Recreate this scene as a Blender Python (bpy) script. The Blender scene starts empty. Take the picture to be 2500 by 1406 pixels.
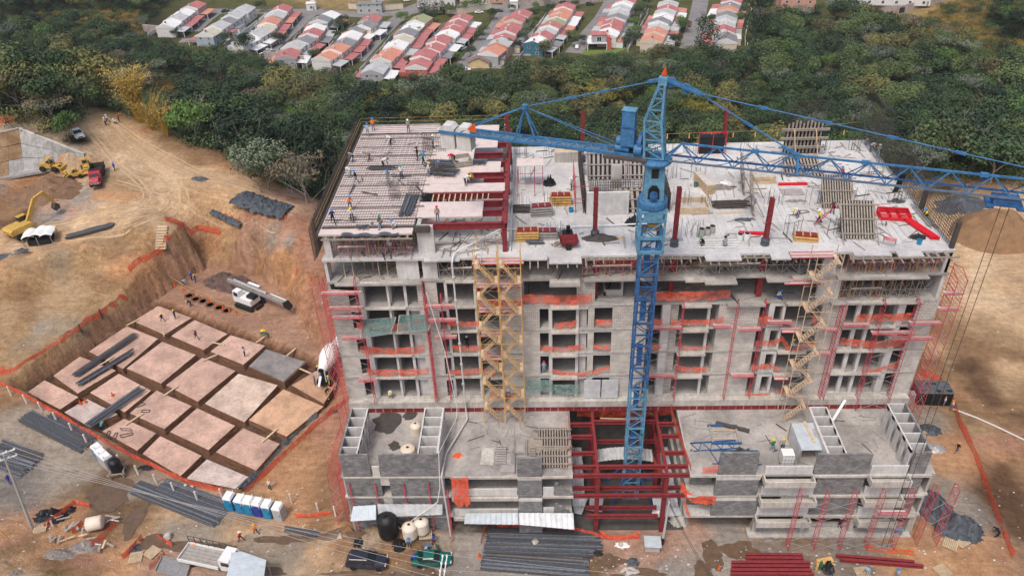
import bpy, bmesh, math, random
import numpy as np
from mathutils import Vector, Matrix, noise
random.seed(7); rnd = random.Random(7)
scene = bpy.context.scene
COL = scene.collection
# ---------------------------------------------------------------- camera
CAM = Vector((0.0, 0.0, 77.0)); FPX = 1938.0; CX, CY = 1250.0, 703.0
def _d(px, py): return Vector((px-CX, -(py-CY), -FPX))
_Z = (-_d(1360, 3490)).normalized(); _Y = _d(1302, -647).normalized()
_Y = (_Y-_Z*_Y.dot(_Z)).normalized(); _X = _Y.cross(_Z)
ROT = Matrix((_X, _Y, _Z))
cam_data = bpy.data.cameras.new('camera'); cam = bpy.data.objects.new('camera', cam_data); COL.objects.link(cam)
cam.matrix_world = Matrix.Translation(CAM) @ ROT.to_4x4()
cam_data.sensor_width = 36.0; cam_data.lens = 36.0*FPX/2500.0
cam_data.clip_start = 0.5; cam_data.clip_end = 4000.0
scene.camera = cam
# ---------------------------------------------------------------- overcast daylight
world = bpy.data.worlds.new("World"); scene.world = world; world.use_nodes = True
wn = world.node_tree; wn.nodes.clear()
sky = wn.nodes.new('ShaderNodeTexSky'); sky.sky_type = 'NISHITA'; sky.sun_disc = False
SUN_EL, SUN_AZ = math.radians(62), math.radians(205)
sky.sun_elevation = SUN_EL; sky.sun_rotation = SUN_AZ; sky.air_density = 1.0; sky.dust_density = 5.0; sky.ozone_density = 0.6
bg = wn.nodes.new('ShaderNodeBackground'); bg.inputs['Strength'].default_value = 0.15
out = wn.nodes.new('ShaderNodeOutputWorld')
wn.links.new(sky.outputs[0], bg.inputs[0]); wn.links.new(bg.outputs[0], out.inputs[0])
sl = bpy.data.lights.new('sun', 'SUN'); sl.energy = 1.5; sl.angle = math.radians(11); sl.color = (1.0, 0.95, 0.88)
sun = bpy.data.objects.new('sun', sl); COL.objects.link(sun)
_sd = Vector((math.sin(SUN_AZ)*math.cos(SUN_EL), math.cos(SUN_AZ)*math.cos(SUN_EL), math.sin(SUN_EL)))
sun.rotation_euler = _sd.to_track_quat('Z', 'Y').to_euler(); sun.location = (0, -40, 150)
scene.view_settings.view_transform = 'Standard'; scene.view_settings.look = 'None'
scene.view_settings.gamma = 1.0; scene.view_settings.use_curve_mapping = False
scene.view_settings.exposure = 0.2
scene.render.engine = 'CYCLES'
scene.cycles.max_bounces = 5; scene.cycles.diffuse_bounces = 3; scene.cycles.transparent_max_bounces = 12
# ---------------------------------------------------------------- place helpers
def _ray(px, py): return ROT @ _d(px, py)
def atz(px, py, z):
 r = _ray(px, py); t = (z-CAM.z)/r.z; return CAM + r*t
def aty(px, py, y):
 r = _ray(px, py); t = (y-CAM.y)/r.y; return CAM + r*t
def proj(p):
 v = ROT.transposed() @ (Vector(p)-CAM)
 return CX+FPX*v.x/-v.z, CY-FPX*v.y/-v.z, -v.z
# ---------------------------------------------------------------- mesh helpers
class MB:
 def __init__(s): s.v = []; s.f = []; s.m = []
 def add(s, vs, fs, mi=0):
  b = len(s.v); s.v += [tuple(p) for p in vs]; s.f += [tuple(b+i for i in f) for f in fs]; s.m += [mi]*len(fs); return s
 def box(s, x0, x1, y0, y1, z0, z1, mi=0):
  return s.add([(x0,y0,z0),(x1,y0,z0),(x1,y1,z0),(x0,y1,z0),(x0,y0,z1),(x1,y0,z1),(x1,y1,z1),(x0,y1,z1)],
   [(0,3,2,1),(4,5,6,7),(0,1,5,4),(1,2,6,5),(2,3,7,6),(3,0,4,7)], mi)
 def bar(s, p, q, w, h=None, mi=0, up=(0,0,1)):
  p = Vector(p); q = Vector(q); d = q-p; h = w if h is None else h
  if d.length < 1e-6: return s
  d.normalize(); u = Vector(up)
  if abs(d.dot(u)) > .98: u = Vector((0,1,0))
  a = d.cross(u).normalized(); b = a.cross(d)
  a = a*(w/2); b = b*(h/2)
  return s.add([p-a-b,p+a-b,p+a+b,p-a+b,q-a-b,q+a-b,q+a+b,q-a+b],[(0,3,2,1),(4,5,6,7),(0,1,5,4),(1,2,6,5),(2,3,7,6),(3,0,4,7)], mi)
 def tube(s, p, q, r, n=8, r2=None, mi=0, caps=True):
  p = Vector(p); q = Vector(q); d = (q-p)
  if d.length < 1e-6: return s
  d.normalize(); u = Vector((0,0,1)) if abs(d.z) < .9 else Vector((1,0,0))
  a = d.cross(u).normalized(); b = a.cross(d); r2 = r if r2 is None else r2
  vs = [p+(a*math.cos(t)+b*math.sin(t))*r for t in [2*math.pi*i/n for i in range(n)]]
  vs += [q+(a*math.cos(t)+b*math.sin(t))*r2 for t in [2*math.pi*i/n for i in range(n)]]
  fs = [(i,(i+1)%n,n+(i+1)%n,n+i) for i in range(n)]
  if caps: fs += [tuple(range(n))[::-1], tuple(range(n,2*n))]
  return s.add(vs, fs, mi)
 def lathe(s, prof, c=(0,0,0), n=14, mi=0):
  vs = []; k = len(prof)
  for r, z in prof:
   for i in range(n):
    t = 2*math.pi*i/n; vs.append((c[0]+r*math.cos(t), c[1]+r*math.sin(t), c[2]+z))
  fs = [(j*n+i, j*n+(i+1)%n, (j+1)*n+(i+1)%n, (j+1)*n+i) for j in range(k-1) for i in range(n)]
  fs += [tuple(range(n))[::-1], tuple(range((k-1)*n, k*n))]
  return s.add(vs, fs, mi)
 def prism(s, poly, z0, z1, mi=0):
  n = len(poly)
  vs = [(p[0],p[1],z0) for p in poly]+[(p[0],p[1],z1) for p in poly]
  return s.add(vs, [tuple(range(n))[::-1], tuple(range(n,2*n))]+[(i,(i+1)%n,n+(i+1)%n,n+i) for i in range(n)], mi)
 def side(s, poly, y0, y1, mi=0):     # profile in x,z extruded along y
  n = len(poly)
  vs = [(p[0],y0,p[1]) for p in poly]+[(p[0],y1,p[1]) for p in poly]
  return s.add(vs, [tuple(range(n)), tuple(range(n,2*n))[::-1]]+[(i,n+i,n+(i+1)%n,(i+1)%n) for i in range(n)], mi)
 def grid(s, fn, nu, nv, mi=0):
  vs = [fn(i/nu, j/nv) for j in range(nv+1) for i in range(nu+1)]
  return s.add(vs, [(j*(nu+1)+i, j*(nu+1)+i+1, (j+1)*(nu+1)+i+1, (j+1)*(nu+1)+i) for j in range(nv) for i in range(nu)], mi)
 def mesh(s, name, mats, smooth=False):
  me = bpy.data.meshes.new(name); me.from_pydata(s.v, [], s.f)
  for m in (mats if isinstance(mats, (list, tuple)) else [mats]): me.materials.append(m)
  if any(s.m): me.polygons.foreach_set('material_index', s.m)
  if smooth: me.polygons.foreach_set('use_smooth', [True]*len(s.f))
  me.update(); return me
 def build(s, name, mats, parent=None, loc=None, rz=0, smooth=False):
  o = bpy.data.objects.new(name, s.mesh(name, mats, smooth)); COL.objects.link(o)
  if parent is not None: o.parent = parent
  if loc is not None: o.location = loc
  if rz: o.rotation_euler = (0,0,rz)
  return o
LABELS = {}
def tag(o, label, cat, group=None):
 o['label'] = label; o['category'] = cat
 if group: o['group'] = group
 LABELS.setdefault(label, []).append(group)
 return o
def T(name, label, cat, loc=(0,0,0), rz=0, group=None):
 o = bpy.data.objects.new(name, None); COL.objects.link(o); o.location = loc; o.rotation_euler = (0,0,rz); o.empty_display_size = .5
 return tag(o, label, cat, group)
def struct(o, kind='structure'): o['kind'] = kind; return o
def inst(name, me, parent=None, loc=(0,0,0), rz=0, sc=None, mats=None):
 o = bpy.data.objects.new(name, me); COL.objects.link(o); o.location = loc; o.rotation_euler = (0,0,rz)
 if parent is not None: o.parent = parent
 if sc is not None: o.scale = sc if isinstance(sc,(tuple,list)) else (sc,sc,sc)
 if mats:
  for i, m in enumerate(mats):
   o.material_slots[i].link = 'OBJECT'; o.material_slots[i].material = m
 return o
def copy_tree(o, loc=None, rz=None, label=None, group=None, parent=None):
 c = o.copy(); COL.objects.link(c); c.parent = parent
 if loc is not None: c.location = loc
 if rz is not None: c.rotation_euler = (0,0,rz)
 if label: tag(c, label, o['category'], group or o.get('group'))
 for ch in list(KIDS.get(o.name, [])) or [x for x in o.children]: copy_tree(ch, parent=c)
 return c
KIDS = {}
# ---------------------------------------------------------------- materials
def mat(name, col, rough=.85, var=.25, scale=1.5, bump=.0, metal=0, spec=.3, col2=None, alpha=None, bscale=None, detail=6):
 m = bpy.data.materials.new(name); m.use_nodes = True; nt = m.node_tree; N = nt.nodes; L = nt.links
 b = N['Principled BSDF']; b.inputs['Roughness'].default_value = rough; b.inputs['Metallic'].default_value = metal
 b.inputs['Specular IOR Level'].default_value = spec
 g = N.new('ShaderNodeNewGeometry'); n1 = N.new('ShaderNodeTexNoise'); n1.inputs['Scale'].default_value = scale; n1.inputs['Detail'].default_value = detail; n1.inputs['Roughness'].default_value = .65
 L.new(g.outputs['Position'], n1.inputs['Vector'])
 r = N.new('ShaderNodeValToRGB'); r.color_ramp.elements[0].position = .3; r.color_ramp.elements[1].position = .7
 c2 = col2 or tuple(min(1,c*(1+var)) for c in col); c1 = col if col2 else tuple(c*(1-var) for c in col)
 r.color_ramp.elements[0].color = (*c1,1); r.color_ramp.elements[1].color = (*c2,1)
 L.new(n1.outputs['Fac'], r.inputs[0]); L.new(r.outputs[0], b.inputs['Base Color'])
 if bump:
  n2 = N.new('ShaderNodeTexNoise'); n2.inputs['Scale'].default_value = bscale or scale*4; n2.inputs['Detail'].default_value = 8
  L.new(g.outputs['Position'], n2.inputs['Vector'])
  bp = N.new('ShaderNodeBump'); bp.inputs['Strength'].default_value = bump; bp.inputs['Distance'].default_value = .3
  L.new(n2.outputs['Fac'], bp.inputs['Height']); L.new(bp.outputs[0], b.inputs['Normal'])
 if alpha is not None: b.inputs['Alpha'].default_value = alpha
 return m
def concrete(name, c1, c2, scale=.35, stain=.5):
 """concrete: broad cloudy tone, fine mottling, vertical streaks"""
 m = bpy.data.materials.new(name); m.use_nodes = True; nt = m.node_tree; N = nt.nodes; L = nt.links
 b = N['Principled BSDF']; b.inputs['Roughness'].default_value = .9; b.inputs['Specular IOR Level'].default_value = .2
 g = N.new('ShaderNodeNewGeometry')
 a = N.new('ShaderNodeTexNoise'); a.inputs['Scale'].default_value = scale; a.inputs['Detail'].default_value = 9; a.inputs['Roughness'].default_value = .62
 L.new(g.outputs['Position'], a.inputs['Vector'])
 r = N.new('ShaderNodeValToRGB'); r.color_ramp.elements[0].position = .36; r.color_ramp.elements[0].color = (*c1,1); r.color_ramp.elements[1].position = .62; r.color_ramp.elements[1].color = (*c2,1)
 L.new(a.outputs['Fac'], r.inputs[0])
 mp = N.new('ShaderNodeMapping'); mp.inputs['Scale'].default_value = (2.2,2.2,.25); L.new(g.outputs['Position'], mp.inputs['Vector'])
 s = N.new('ShaderNodeTexNoise'); s.inputs['Scale'].default_value = 1.3; s.inputs['Detail'].default_value = 6; L.new(mp.outputs[0], s.inputs['Vector'])
 r2 = N.new('ShaderNodeValToRGB'); r2.color_ramp.elements[0].position = .3; r2.color_ramp.elements[0].color = (1-stain,)*3+(1,); r2.color_ramp.elements[1].position = .56; r2.color_ramp.elements[1].color = (1,1,1,1)
 L.new(s.outputs['Fac'], r2.inputs[0])
 mx = N.new('ShaderNodeMixRGB'); mx.blend_type = 'MULTIPLY'; mx.inputs[0].default_value = 1
 L.new(r.outputs[0], mx.inputs[1]); L.new(r2.outputs[0], mx.inputs[2]); L.new(mx.outputs[0], b.inputs['Base Color'])
 return m
def blockwork(name, c1, c2, mortar, bw=.42, bh=.21, ms=.02, stain=.25):
 """masonry on walls facing x or y: bricks in (x+y, z)"""
 m = bpy.data.materials.new(name); m.use_nodes = True; nt = m.node_tree; N = nt.nodes; L = nt.links
 b = N['Principled BSDF']; b.inputs['Roughness'].default_value = .92; b.inputs['Specular IOR Level'].default_value = .15
 g = N.new('ShaderNodeNewGeometry'); sp = N.new('ShaderNodeSeparateXYZ'); L.new(g.outputs['Position'], sp.inputs[0])
 ad = N.new('ShaderNodeMath'); L.new(sp.outputs[0], ad.inputs[0]); L.new(sp.outputs[1], ad.inputs[1])
 cb = N.new('ShaderNodeCombineXYZ'); L.new(ad.outputs[0], cb.inputs[0]); L.new(sp.outputs[2], cb.inputs[1])
 br = N.new('ShaderNodeTexBrick'); br.inputs['Scale'].default_value = 1; br.inputs['Brick Width'].default_value = bw; br.inputs['Row Height'].default_value = bh
 br.inputs['Mortar Size'].default_value = ms; br.inputs['Color1'].default_value = (*c1,1); br.inputs['Color2'].default_value = (*c2,1); br.inputs['Mortar'].default_value = (*mortar,1); br.inputs['Bias'].default_value = 0
 L.new(cb.outputs[0], br.inputs['Vector'])
 a = N.new('ShaderNodeTexNoise'); a.inputs['Scale'].default_value = .9; a.inputs['Detail'].default_value = 8; L.new(g.outputs['Position'], a.inputs['Vector'])
 r2 = N.new('ShaderNodeValToRGB'); r2.color_ramp.elements[0].position = .35; r2.color_ramp.elements[0].color = (1-stain,)*3+(1,); r2.color_ramp.elements[1].position = .6; r2.color_ramp.elements[1].color = (1,1,1,1)
 L.new(a.outputs['Fac'], r2.inputs[0])
 mx = N.new('ShaderNodeMixRGB'); mx.blend_type = 'MULTIPLY'; mx.inputs[0].default_value = 1
 L.new(br.outputs['Color'], mx.inputs[1]); L.new(r2.outputs[0], mx.inputs[2]); L.new(mx.outputs[0], b.inputs['Base Color'])
 bp = N.new('ShaderNodeBump'); bp.inputs['Strength'].default_value = .6; bp.inputs['Distance'].default_value = .03; bp.invert = True
 L.new(br.outputs['Fac'], bp.inputs['Height']); L.new(bp.outputs[0], b.inputs['Normal'])
 return m
def netmat(name, col, a):
 m = bpy.data.materials.new(name); m.use_nodes = True; nt = m.node_tree; N = nt.nodes; L = nt.links
 b = N['Principled BSDF']; b.inputs['Base Color'].default_value = (*col,1); b.inputs['Roughness'].default_value = .7
 g = N.new('ShaderNodeNewGeometry'); n = N.new('ShaderNodeTexNoise'); n.inputs['Scale'].default_value = 1.7; n.inputs['Detail'].default_value = 7; L.new(g.outputs['Position'], n.inputs['Vector'])
 mr = N.new('ShaderNodeMapRange'); mr.inputs[1].default_value = .35; mr.inputs[2].default_value = .65; mr.inputs[3].default_value = a-.3; mr.inputs[4].default_value = min(1,a+.28)
 L.new(n.outputs['Fac'], mr.inputs[0]); L.new(mr.outputs[0], b.inputs['Alpha'])
 return m
def leafmat(name, c, v=.35):
 m = bpy.data.materials.new(name); m.use_nodes = True; nt = m.node_tree; N = nt.nodes; L = nt.links
 b = N['Principled BSDF']; b.inputs['Roughness'].default_value = .75; b.inputs['Specular IOR Level'].default_value = .15
 at = N.new('ShaderNodeAttribute'); at.attribute_name = 'tint'
 oi = N.new('ShaderNodeObjectInfo');
 ad = N.new('ShaderNodeMath'); ad.operation = 'MULTIPLY_ADD'; ad.inputs[1].default_value = .55
 L.new(oi.outputs['Random'], ad.inputs[0]); L.new(at.outputs['Fac'], ad.inputs[2])
 r = N.new('ShaderNodeValToRGB'); e = r.color_ramp.elements
 e[0].position = .15; e[0].color = (c[0]*(1-v),c[1]*(1-v),c[2]*(1-v*.6),1); e[1].position = 1.25 if False else 1.0; e[1].color = (min(1,c[0]*(1+1.5*v)),min(1,c[1]*(1+1.2*v)),c[2]*(1+v*.6),1)
 L.new(ad.outputs[0], r.inputs[0]); L.new(r.outputs[0], b.inputs['Base Color'])
 return m
M = {}
M['conc'] = concrete('concrete', (.38,.36,.335), (.53,.505,.475), .5, .26)
M['roofconc'] = concrete('roof_concrete', (.42,.41,.41), (.60,.59,.58), .22, .16)
M['floorconc'] = concrete('floor_concrete', (.25,.235,.225), (.44,.415,.39), .28, .18)
M['white'] = concrete('pale_render', (.50,.49,.48), (.62,.61,.60), .8, .15)
M['ledge'] = concrete('ledge_concrete', (.40,.37,.33), (.55,.52,.48), .7, .22)
M['facade'] = blockwork('smoothed_blockwork', (.55,.52,.48), (.63,.60,.555), (.50,.47,.43), .6, .25, .012, .27)
M['block'] = blockwork('pale_blockwork', (.56,.53,.49), (.66,.63,.59), (.27,.25,.23), .42, .21, .024, .2)
M['gblock'] = blockwork('grey_blockwork', (.19,.19,.195), (.30,.30,.305), (.15,.15,.15), .42, .21, .018, .3)
M['red'] = mat('red_primer_steel', (.20,.028,.032), .6, .3, 2)
M['redp'] = mat('red_scaffold_paint', (.48,.06,.08), .55, .2, 3)
M['pinkp'] = mat('faded_pink_paint', (.48,.20,.21), .7, .25, 2)
M['bright'] = mat('bright_red_paint', (.62,.012,.025), .4, .15, 3)
M['yel'] = mat('yellow_steel', (.58,.35,.12), .5, .3, 2)
M['yelp'] = mat('pale_yellow_steel', (.60,.45,.31), .6, .3, 2)
M['galv'] = mat('galvanised_tube', (.38,.37,.36), .5, .2, 3, metal=.3)
M['blueL'] = mat('light_blue_crane_paint', (.10,.25,.38), .55, .35, 2.5)
M['blueD'] = mat('dark_blue_crane_paint', (.03,.10,.25), .55, .4, 2.5)
M['blue'] = mat('blue_crane_paint', (.045,.155,.32), .55, .35, 2.5)
M['rebar'] = mat('rusty_dark_rebar', (.075,.065,.06), .8, .3, 4)
M['bar'] = mat('grey_blue_rebar', (.085,.095,.115), .6, .35, 3, metal=.2)
M['wood'] = mat('weathered_timber', (.30,.26,.22), .9, .3, 3)
M['woodl'] = mat('fresh_timber', (.52,.40,.26), .85, .25, 2)
M['ply'] = mat('pink_plywood', (.58,.49,.46), .8, .12, 1.2)
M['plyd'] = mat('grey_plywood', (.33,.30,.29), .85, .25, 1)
M['black'] = mat('black_plastic', (.012,.013,.015), .45, .3, 2, bump=.4, bscale=2)
M['tarp'] = mat('grey_tarpaulin', (.07,.08,.095), .5, .35, 1.2, bump=.9, bscale=1.6)
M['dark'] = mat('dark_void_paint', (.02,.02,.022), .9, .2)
M['tin'] = mat('galvanised_sheet', (.56,.58,.60), .45, .2, 1.2, metal=.1)
M['tinb'] = mat('pale_blue_sheet', (.50,.56,.60), .45, .15, 1.5, metal=.2)
M['cream'] = mat('cream_plastic', (.66,.58,.48), .5, .08, 1)
M['wht'] = mat('white_paint', (.72,.72,.71), .45, .06, 2)
M['tblue'] = mat('toilet_blue', (.02,.22,.42), .45, .15, 2)
M['tnavy'] = mat('toilet_navy', (.03,.05,.30), .45, .15, 2)
M['tgrey'] = mat('toilet_grey', (.42,.43,.44), .45, .1, 2)
M['catyel'] = mat('machine_yellow', (.50,.31,.07), .6, .3, 3)
M['orange'] = mat('orange_paint', (.70,.10,.015), .5, .12, 3)
M['tyre'] = mat('tyre_rubber', (.018,.018,.018), .9, .2, 5)
M['glass'] = mat('dark_window_glass', (.02,.025,.03), .12, .2, 2, spec=.7)
M['carblack'] = mat('black_car_paint', (.02,.024,.042), .3, .2, 2, spec=.7)
M['cargreen'] = mat('green_car_paint', (.0,.105,.085), .25, .2, 2, spec=.6)
M['carwhite'] = mat('white_car_paint', (.70,.71,.72), .3, .05, 2, spec=.5)
M['truckred'] = mat('red_truck_paint', (.42,.035,.06), .35, .1, 2)
M['chrome'] = mat('chrome', (.5,.5,.5), .25, .1, metal=.9)
M['lamp'] = mat('headlamp_glass', (.55,.55,.52), .2, .1)
M['tail'] = mat('tail_lamp_glass', (.45,.02,.02), .3, .1)
M['net'] = netmat('orange_net', (.80,.13,.065), .52)
M['netf'] = netmat('orange_net_fence', (.78,.11,.05), .72)
M['gnet'] = netmat('green_shade_net', (.08,.16,.15), .65)
M['glassp'] = netmat('green_glass_sheet', (.25,.38,.35), .45)
M['post'] = mat('whitewashed_post', (.68,.63,.56), .9, .15, 2)
M['pole'] = mat('pole_concrete', (.42,.41,.40), .8, .12, 1)
M['soil'] = mat('earth_block_soil', (.47,.28,.20), .95, .2, .5, bump=.25, bscale=6)
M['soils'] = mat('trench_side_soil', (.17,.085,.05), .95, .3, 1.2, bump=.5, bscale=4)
M['debris'] = mat('debris', (.25,.22,.20), .9, .5, 3, bump=.6)
M['trunk'] = mat('pale_bark', (.24,.21,.18), .9, .3, 2)
M['trunkw'] = mat('white_bark', (.29,.27,.24), .9, .25, 2)
M['asph'] = mat('street_asphalt', (.20,.19,.19), .95, .2, .2, bump=.1)
# ---------------------------------------------------------------- terrain
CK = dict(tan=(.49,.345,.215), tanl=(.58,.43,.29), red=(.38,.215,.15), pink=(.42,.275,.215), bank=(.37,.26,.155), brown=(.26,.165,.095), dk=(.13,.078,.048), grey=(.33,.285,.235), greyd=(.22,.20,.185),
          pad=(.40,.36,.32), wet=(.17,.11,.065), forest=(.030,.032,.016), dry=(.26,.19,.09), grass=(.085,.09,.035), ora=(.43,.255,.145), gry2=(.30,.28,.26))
TC = [ # px, py, z, colour
 (0,1120,0,'grey'),(60,1060,0,'grey'),(160,1120,0,'grey'),(330,1200,0,'grey'),(420,1260,0,'tan'),(600,1300,0,'tan'),(760,1330,0,'tan'),(900,1330,0,'grey'),(1060,1330,0,'gry2'),(1300,1360,0,'gry2'),(1560,1370,0,'pink'),(1750,1330,0,'gry2'),
 (1900,1340,0,'greyd'),(2100,1345,0,'greyd'),(2250,1330,0,'ora'),(2350,1370,0,'ora'),(2280,1220,0,'greyd'),(2380,1260,0,'greyd'),(2260,1020,0,'grey'),(2330,1100,0,'ora'),(2300,1150,0,'ora'),(2240,960,0,'ora'),(740,1150,0,'ora'),(700,1100,0,'ora'),(800,1200,0,'brown'),(790,1060,0,'red'),(720,1220,0,'ora'),
 (80,1200,0,'greyd'),(30,1180,0,'greyd'),(150,1290,.3,'ora'),(100,1330,1.0,'ora'),(300,1390,.3,'ora'),(420,1380,.1,'pink'),(200,1400,1.2,'brown'),(20,1290,1.2,'ora'),(0,1370,3,'tanl'),(60,1406,3.2,'tanl'),(130,1420,2.2,'dry'),
 (850,1272,2.0,'ora'),(900,1285,2.1,'brown'),(950,1305,2.1,'brown'),(1030,1298,2.0,'brown'),(1080,1300,1.2,'gry2'),(700,1262,.2,'ora'),(950,1345,.1,'brown'),(1040,1340,.1,'brown'),(860,1310,.3,'brown'),
 (260,1180,0,'wet'),(290,1230,0,'wet'),(320,1280,0,'brown'),(880,1280,0,'brown'),(760,1270,0,'brown'),
 # pit-side bank, bench, terrace
 (0,905,1.5,'bank'),(60,885,2.2,'bank'),(170,830,2.4,'bank'),(310,735,2.6,'bank'),(420,668,2.8,'red'),(0,850,3.0,'bank'),(120,800,3.2,'grey'),(250,735,3.2,'bank'),(360,680,4,'red'),
 (0,656,7.5,'brown'),(90,622,7.3,'brown'),(200,605,7.3,'brown'),(320,580,7.5,'brown'),(0,740,4.9,'bank'),(120,710,4.9,'bank'),(240,650,5.5,'bank'),(330,640,6,'ora'),(60,790,4.2,'bank'),(200,740,4.3,'bank'),  # brown just below the terrace edge paints in a shadow line
 (0,636,9.1,'tan'),(90,605,9,'tan'),(200,588,9,'tan'),(320,560,9,'bank'),(400,542,9,'tan'),(450,545,8.5,'pink'),(400,610,6.5,'brown'),(0,590,9,'tan'),(120,560,9.2,'tan'),(250,530,9.4,'tan'),(380,505,9.6,'tan'),
 # right hand / back cut of the pit
 (500,580,7.5,'pink'),(540,590,7,'ora'),(600,600,6.5,'bank'),(680,620,5.5,'ora'),(740,660,4.5,'ora'),(770,740,3,'red'),(800,800,1.5,'red'),(815,870,.5,'red'),(472,600,6.9,'ora'),(430,635,4.8,'ora'),
 (600,560,7.5,'pink'),(680,575,6.5,'pink'),(740,600,5.5,'red'),(760,640,4.6,'red'),(620,530,8,'red'),(700,540,7.6,'red'),(760,560,6.5,'red'),(700,590,6.3,'gry2'),
 (490,648,-.6,'bank'),(560,648,-.8,'bank'),(640,668,-.8,'ora'),(700,715,-.8,'ora'),(735,780,-.6,'red'),(780,850,-.3,'red'),(800,920,0,'red'),(840,960,0,'ora'),
 # road climbing to the back
 (480,470,10,'tan'),(560,480,9.5,'tan'),(640,500,9,'pink'),(720,530,8,'red'),(760,525,7.5,'pink'),(400,440,11,'tanl'),(500,420,11,'tan'),(600,440,10,'tan'),(300,400,12.5,'tanl'),(380,380,12,'tan'),(250,360,14,'tan'),(330,340,13,'tan'),
 (220,310,15.5,'tan'),(300,310,14.5,'tan'),(190,285,16,'tan'),(250,285,16,'dry'),(340,320,14,'ora'),(430,350,12.4,'brown'),(520,390,11,'brown'),(600,410,10,'ora'),(680,480,8.5,'pink'),
 (200,430,12,'tan'),(120,420,12,'tan'),(0,450,12,'gry2'),(60,470,10,'ora'),(20,520,9.5,'brown'),(120,480,11.5,'pink'),(250,470,11.5,'ora'),(330,470,11,'ora'),(170,520,9.5,'pink'),(30,580,9,'brown'),
 (0,305,18.4,'ora'),(0,330,17.6,'grey'),(48,318,17.4,'grey'),(88,335,17,'grey'),(128,350,16.3,'grey'),(168,366,15.4,'grey'),(40,295,18.6,'forest'),(120,310,17.6,'forest'),(180,345,15.8,'forest'),(205,381,14.3,'grey'),(0,385,14.0,'grey'),(62,372,14.0,'grey'),(128,380,13.6,'grey'),(30,350,15.6,'grey'),(90,352,15.3,'grey'),(0,441,12,'ora'),(62,425,12,'ora'),(136,409,12,'ora'),(207,397,13.2,'tan'),
 # slope falling behind the road
 (500,350,7,'forest'),(580,370,6,'forest'),(700,440,5,'forest'),(750,470,4,'forest'),(400,300,10,'forest'),(300,270,13,'forest'),(200,250,15,'forest'),(80,240,16,'forest'),
 # right site
 (2300,560,0,'tan'),(2400,600,0,'tanl'),(2480,620,.3,'tan'),(2480,520,1,'tan'),(2330,650,0,'tan'),(2400,720,0,'tanl'),(2480,780,0,'tan'),(2330,800,0,'brown'),(2400,860,-.3,'brown'),(2480,900,-.4,'tan'),(2290,860,0,'tan'),(2330,920,-.3,'brown'),(2420,980,-.5,'dk'),(2480,1040,-.5,'brown'),
 (2350,1000,-.2,'brown'),(2400,1080,-1,'red'),(2450,1200,-1.5,'dk'),(2490,1300,-2,'dk'),(2380,1020,-.5,'brown'),(2430,1120,-1.3,'ora'),(2300,500,1,'tan'),(2480,460,2,'tan'),(2300,470,2,'forest'),(2400,440,3,'brown'),(2500,440,3,'forest'),(2220,440,1.5,'tan'),
 (2500,1150,-2,'brown'),(2500,1000,-.8,'brown'),(2470,700,0,'tan'),
]
WC = [ # world x, y, z, colour
 (0,0,0,'tan'),(-60,30,4,'ora'),(60,20,0,'ora'),(-150,0,6,'ora'),(150,0,0,'brown'),(-60,55,1,'ora'),(70,50,-2,'dk'),(-110,60,3,'bank'),(-110,80,5,'bank'),(-120,100,10,'bank'),(90,70,-1,'brown'),(110,100,0,'tan'),(100,120,1,'tan'),(0,75,0,'pad'),(20,90,0,'pad'),(-15,100,1,'pink'),(20,102,0,'pink'),(40,104,0,'tan'),(-25,85,0,'red'),(-25,100,2,'red'),
 (0,-60,0,'tan'),(-150,-60,6,'ora'),(150,-60,0,'brown'),
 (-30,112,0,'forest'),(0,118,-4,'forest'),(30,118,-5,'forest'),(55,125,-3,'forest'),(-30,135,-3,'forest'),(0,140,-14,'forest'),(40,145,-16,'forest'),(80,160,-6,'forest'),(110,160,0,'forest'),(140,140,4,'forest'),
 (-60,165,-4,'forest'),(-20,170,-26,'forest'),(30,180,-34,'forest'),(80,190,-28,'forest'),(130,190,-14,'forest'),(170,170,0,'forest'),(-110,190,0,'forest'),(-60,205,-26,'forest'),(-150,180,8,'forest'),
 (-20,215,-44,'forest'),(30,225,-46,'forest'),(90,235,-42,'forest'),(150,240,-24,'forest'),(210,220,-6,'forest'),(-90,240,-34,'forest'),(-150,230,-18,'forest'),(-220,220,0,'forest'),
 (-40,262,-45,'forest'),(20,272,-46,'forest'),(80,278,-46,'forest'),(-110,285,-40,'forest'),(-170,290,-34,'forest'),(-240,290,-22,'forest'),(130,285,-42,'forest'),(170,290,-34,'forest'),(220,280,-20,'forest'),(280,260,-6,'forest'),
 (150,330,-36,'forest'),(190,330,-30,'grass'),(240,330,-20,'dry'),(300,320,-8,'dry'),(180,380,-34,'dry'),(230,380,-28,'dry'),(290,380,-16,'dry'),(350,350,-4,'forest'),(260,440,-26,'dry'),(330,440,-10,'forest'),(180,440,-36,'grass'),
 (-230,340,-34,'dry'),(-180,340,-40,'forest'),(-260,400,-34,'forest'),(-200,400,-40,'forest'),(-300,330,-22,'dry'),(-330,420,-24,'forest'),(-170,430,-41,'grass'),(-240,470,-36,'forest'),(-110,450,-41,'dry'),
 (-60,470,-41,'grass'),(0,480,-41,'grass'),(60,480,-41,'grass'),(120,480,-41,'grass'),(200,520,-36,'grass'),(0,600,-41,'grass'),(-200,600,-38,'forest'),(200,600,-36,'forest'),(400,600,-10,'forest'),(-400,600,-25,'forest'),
 (-400,200,5,'forest'),(-420,0,10,'forest'),(420,0,0,'forest'),(420,200,10,'forest'),(400,400,0,'forest'),(-400,400,-15,'forest')]
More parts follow.
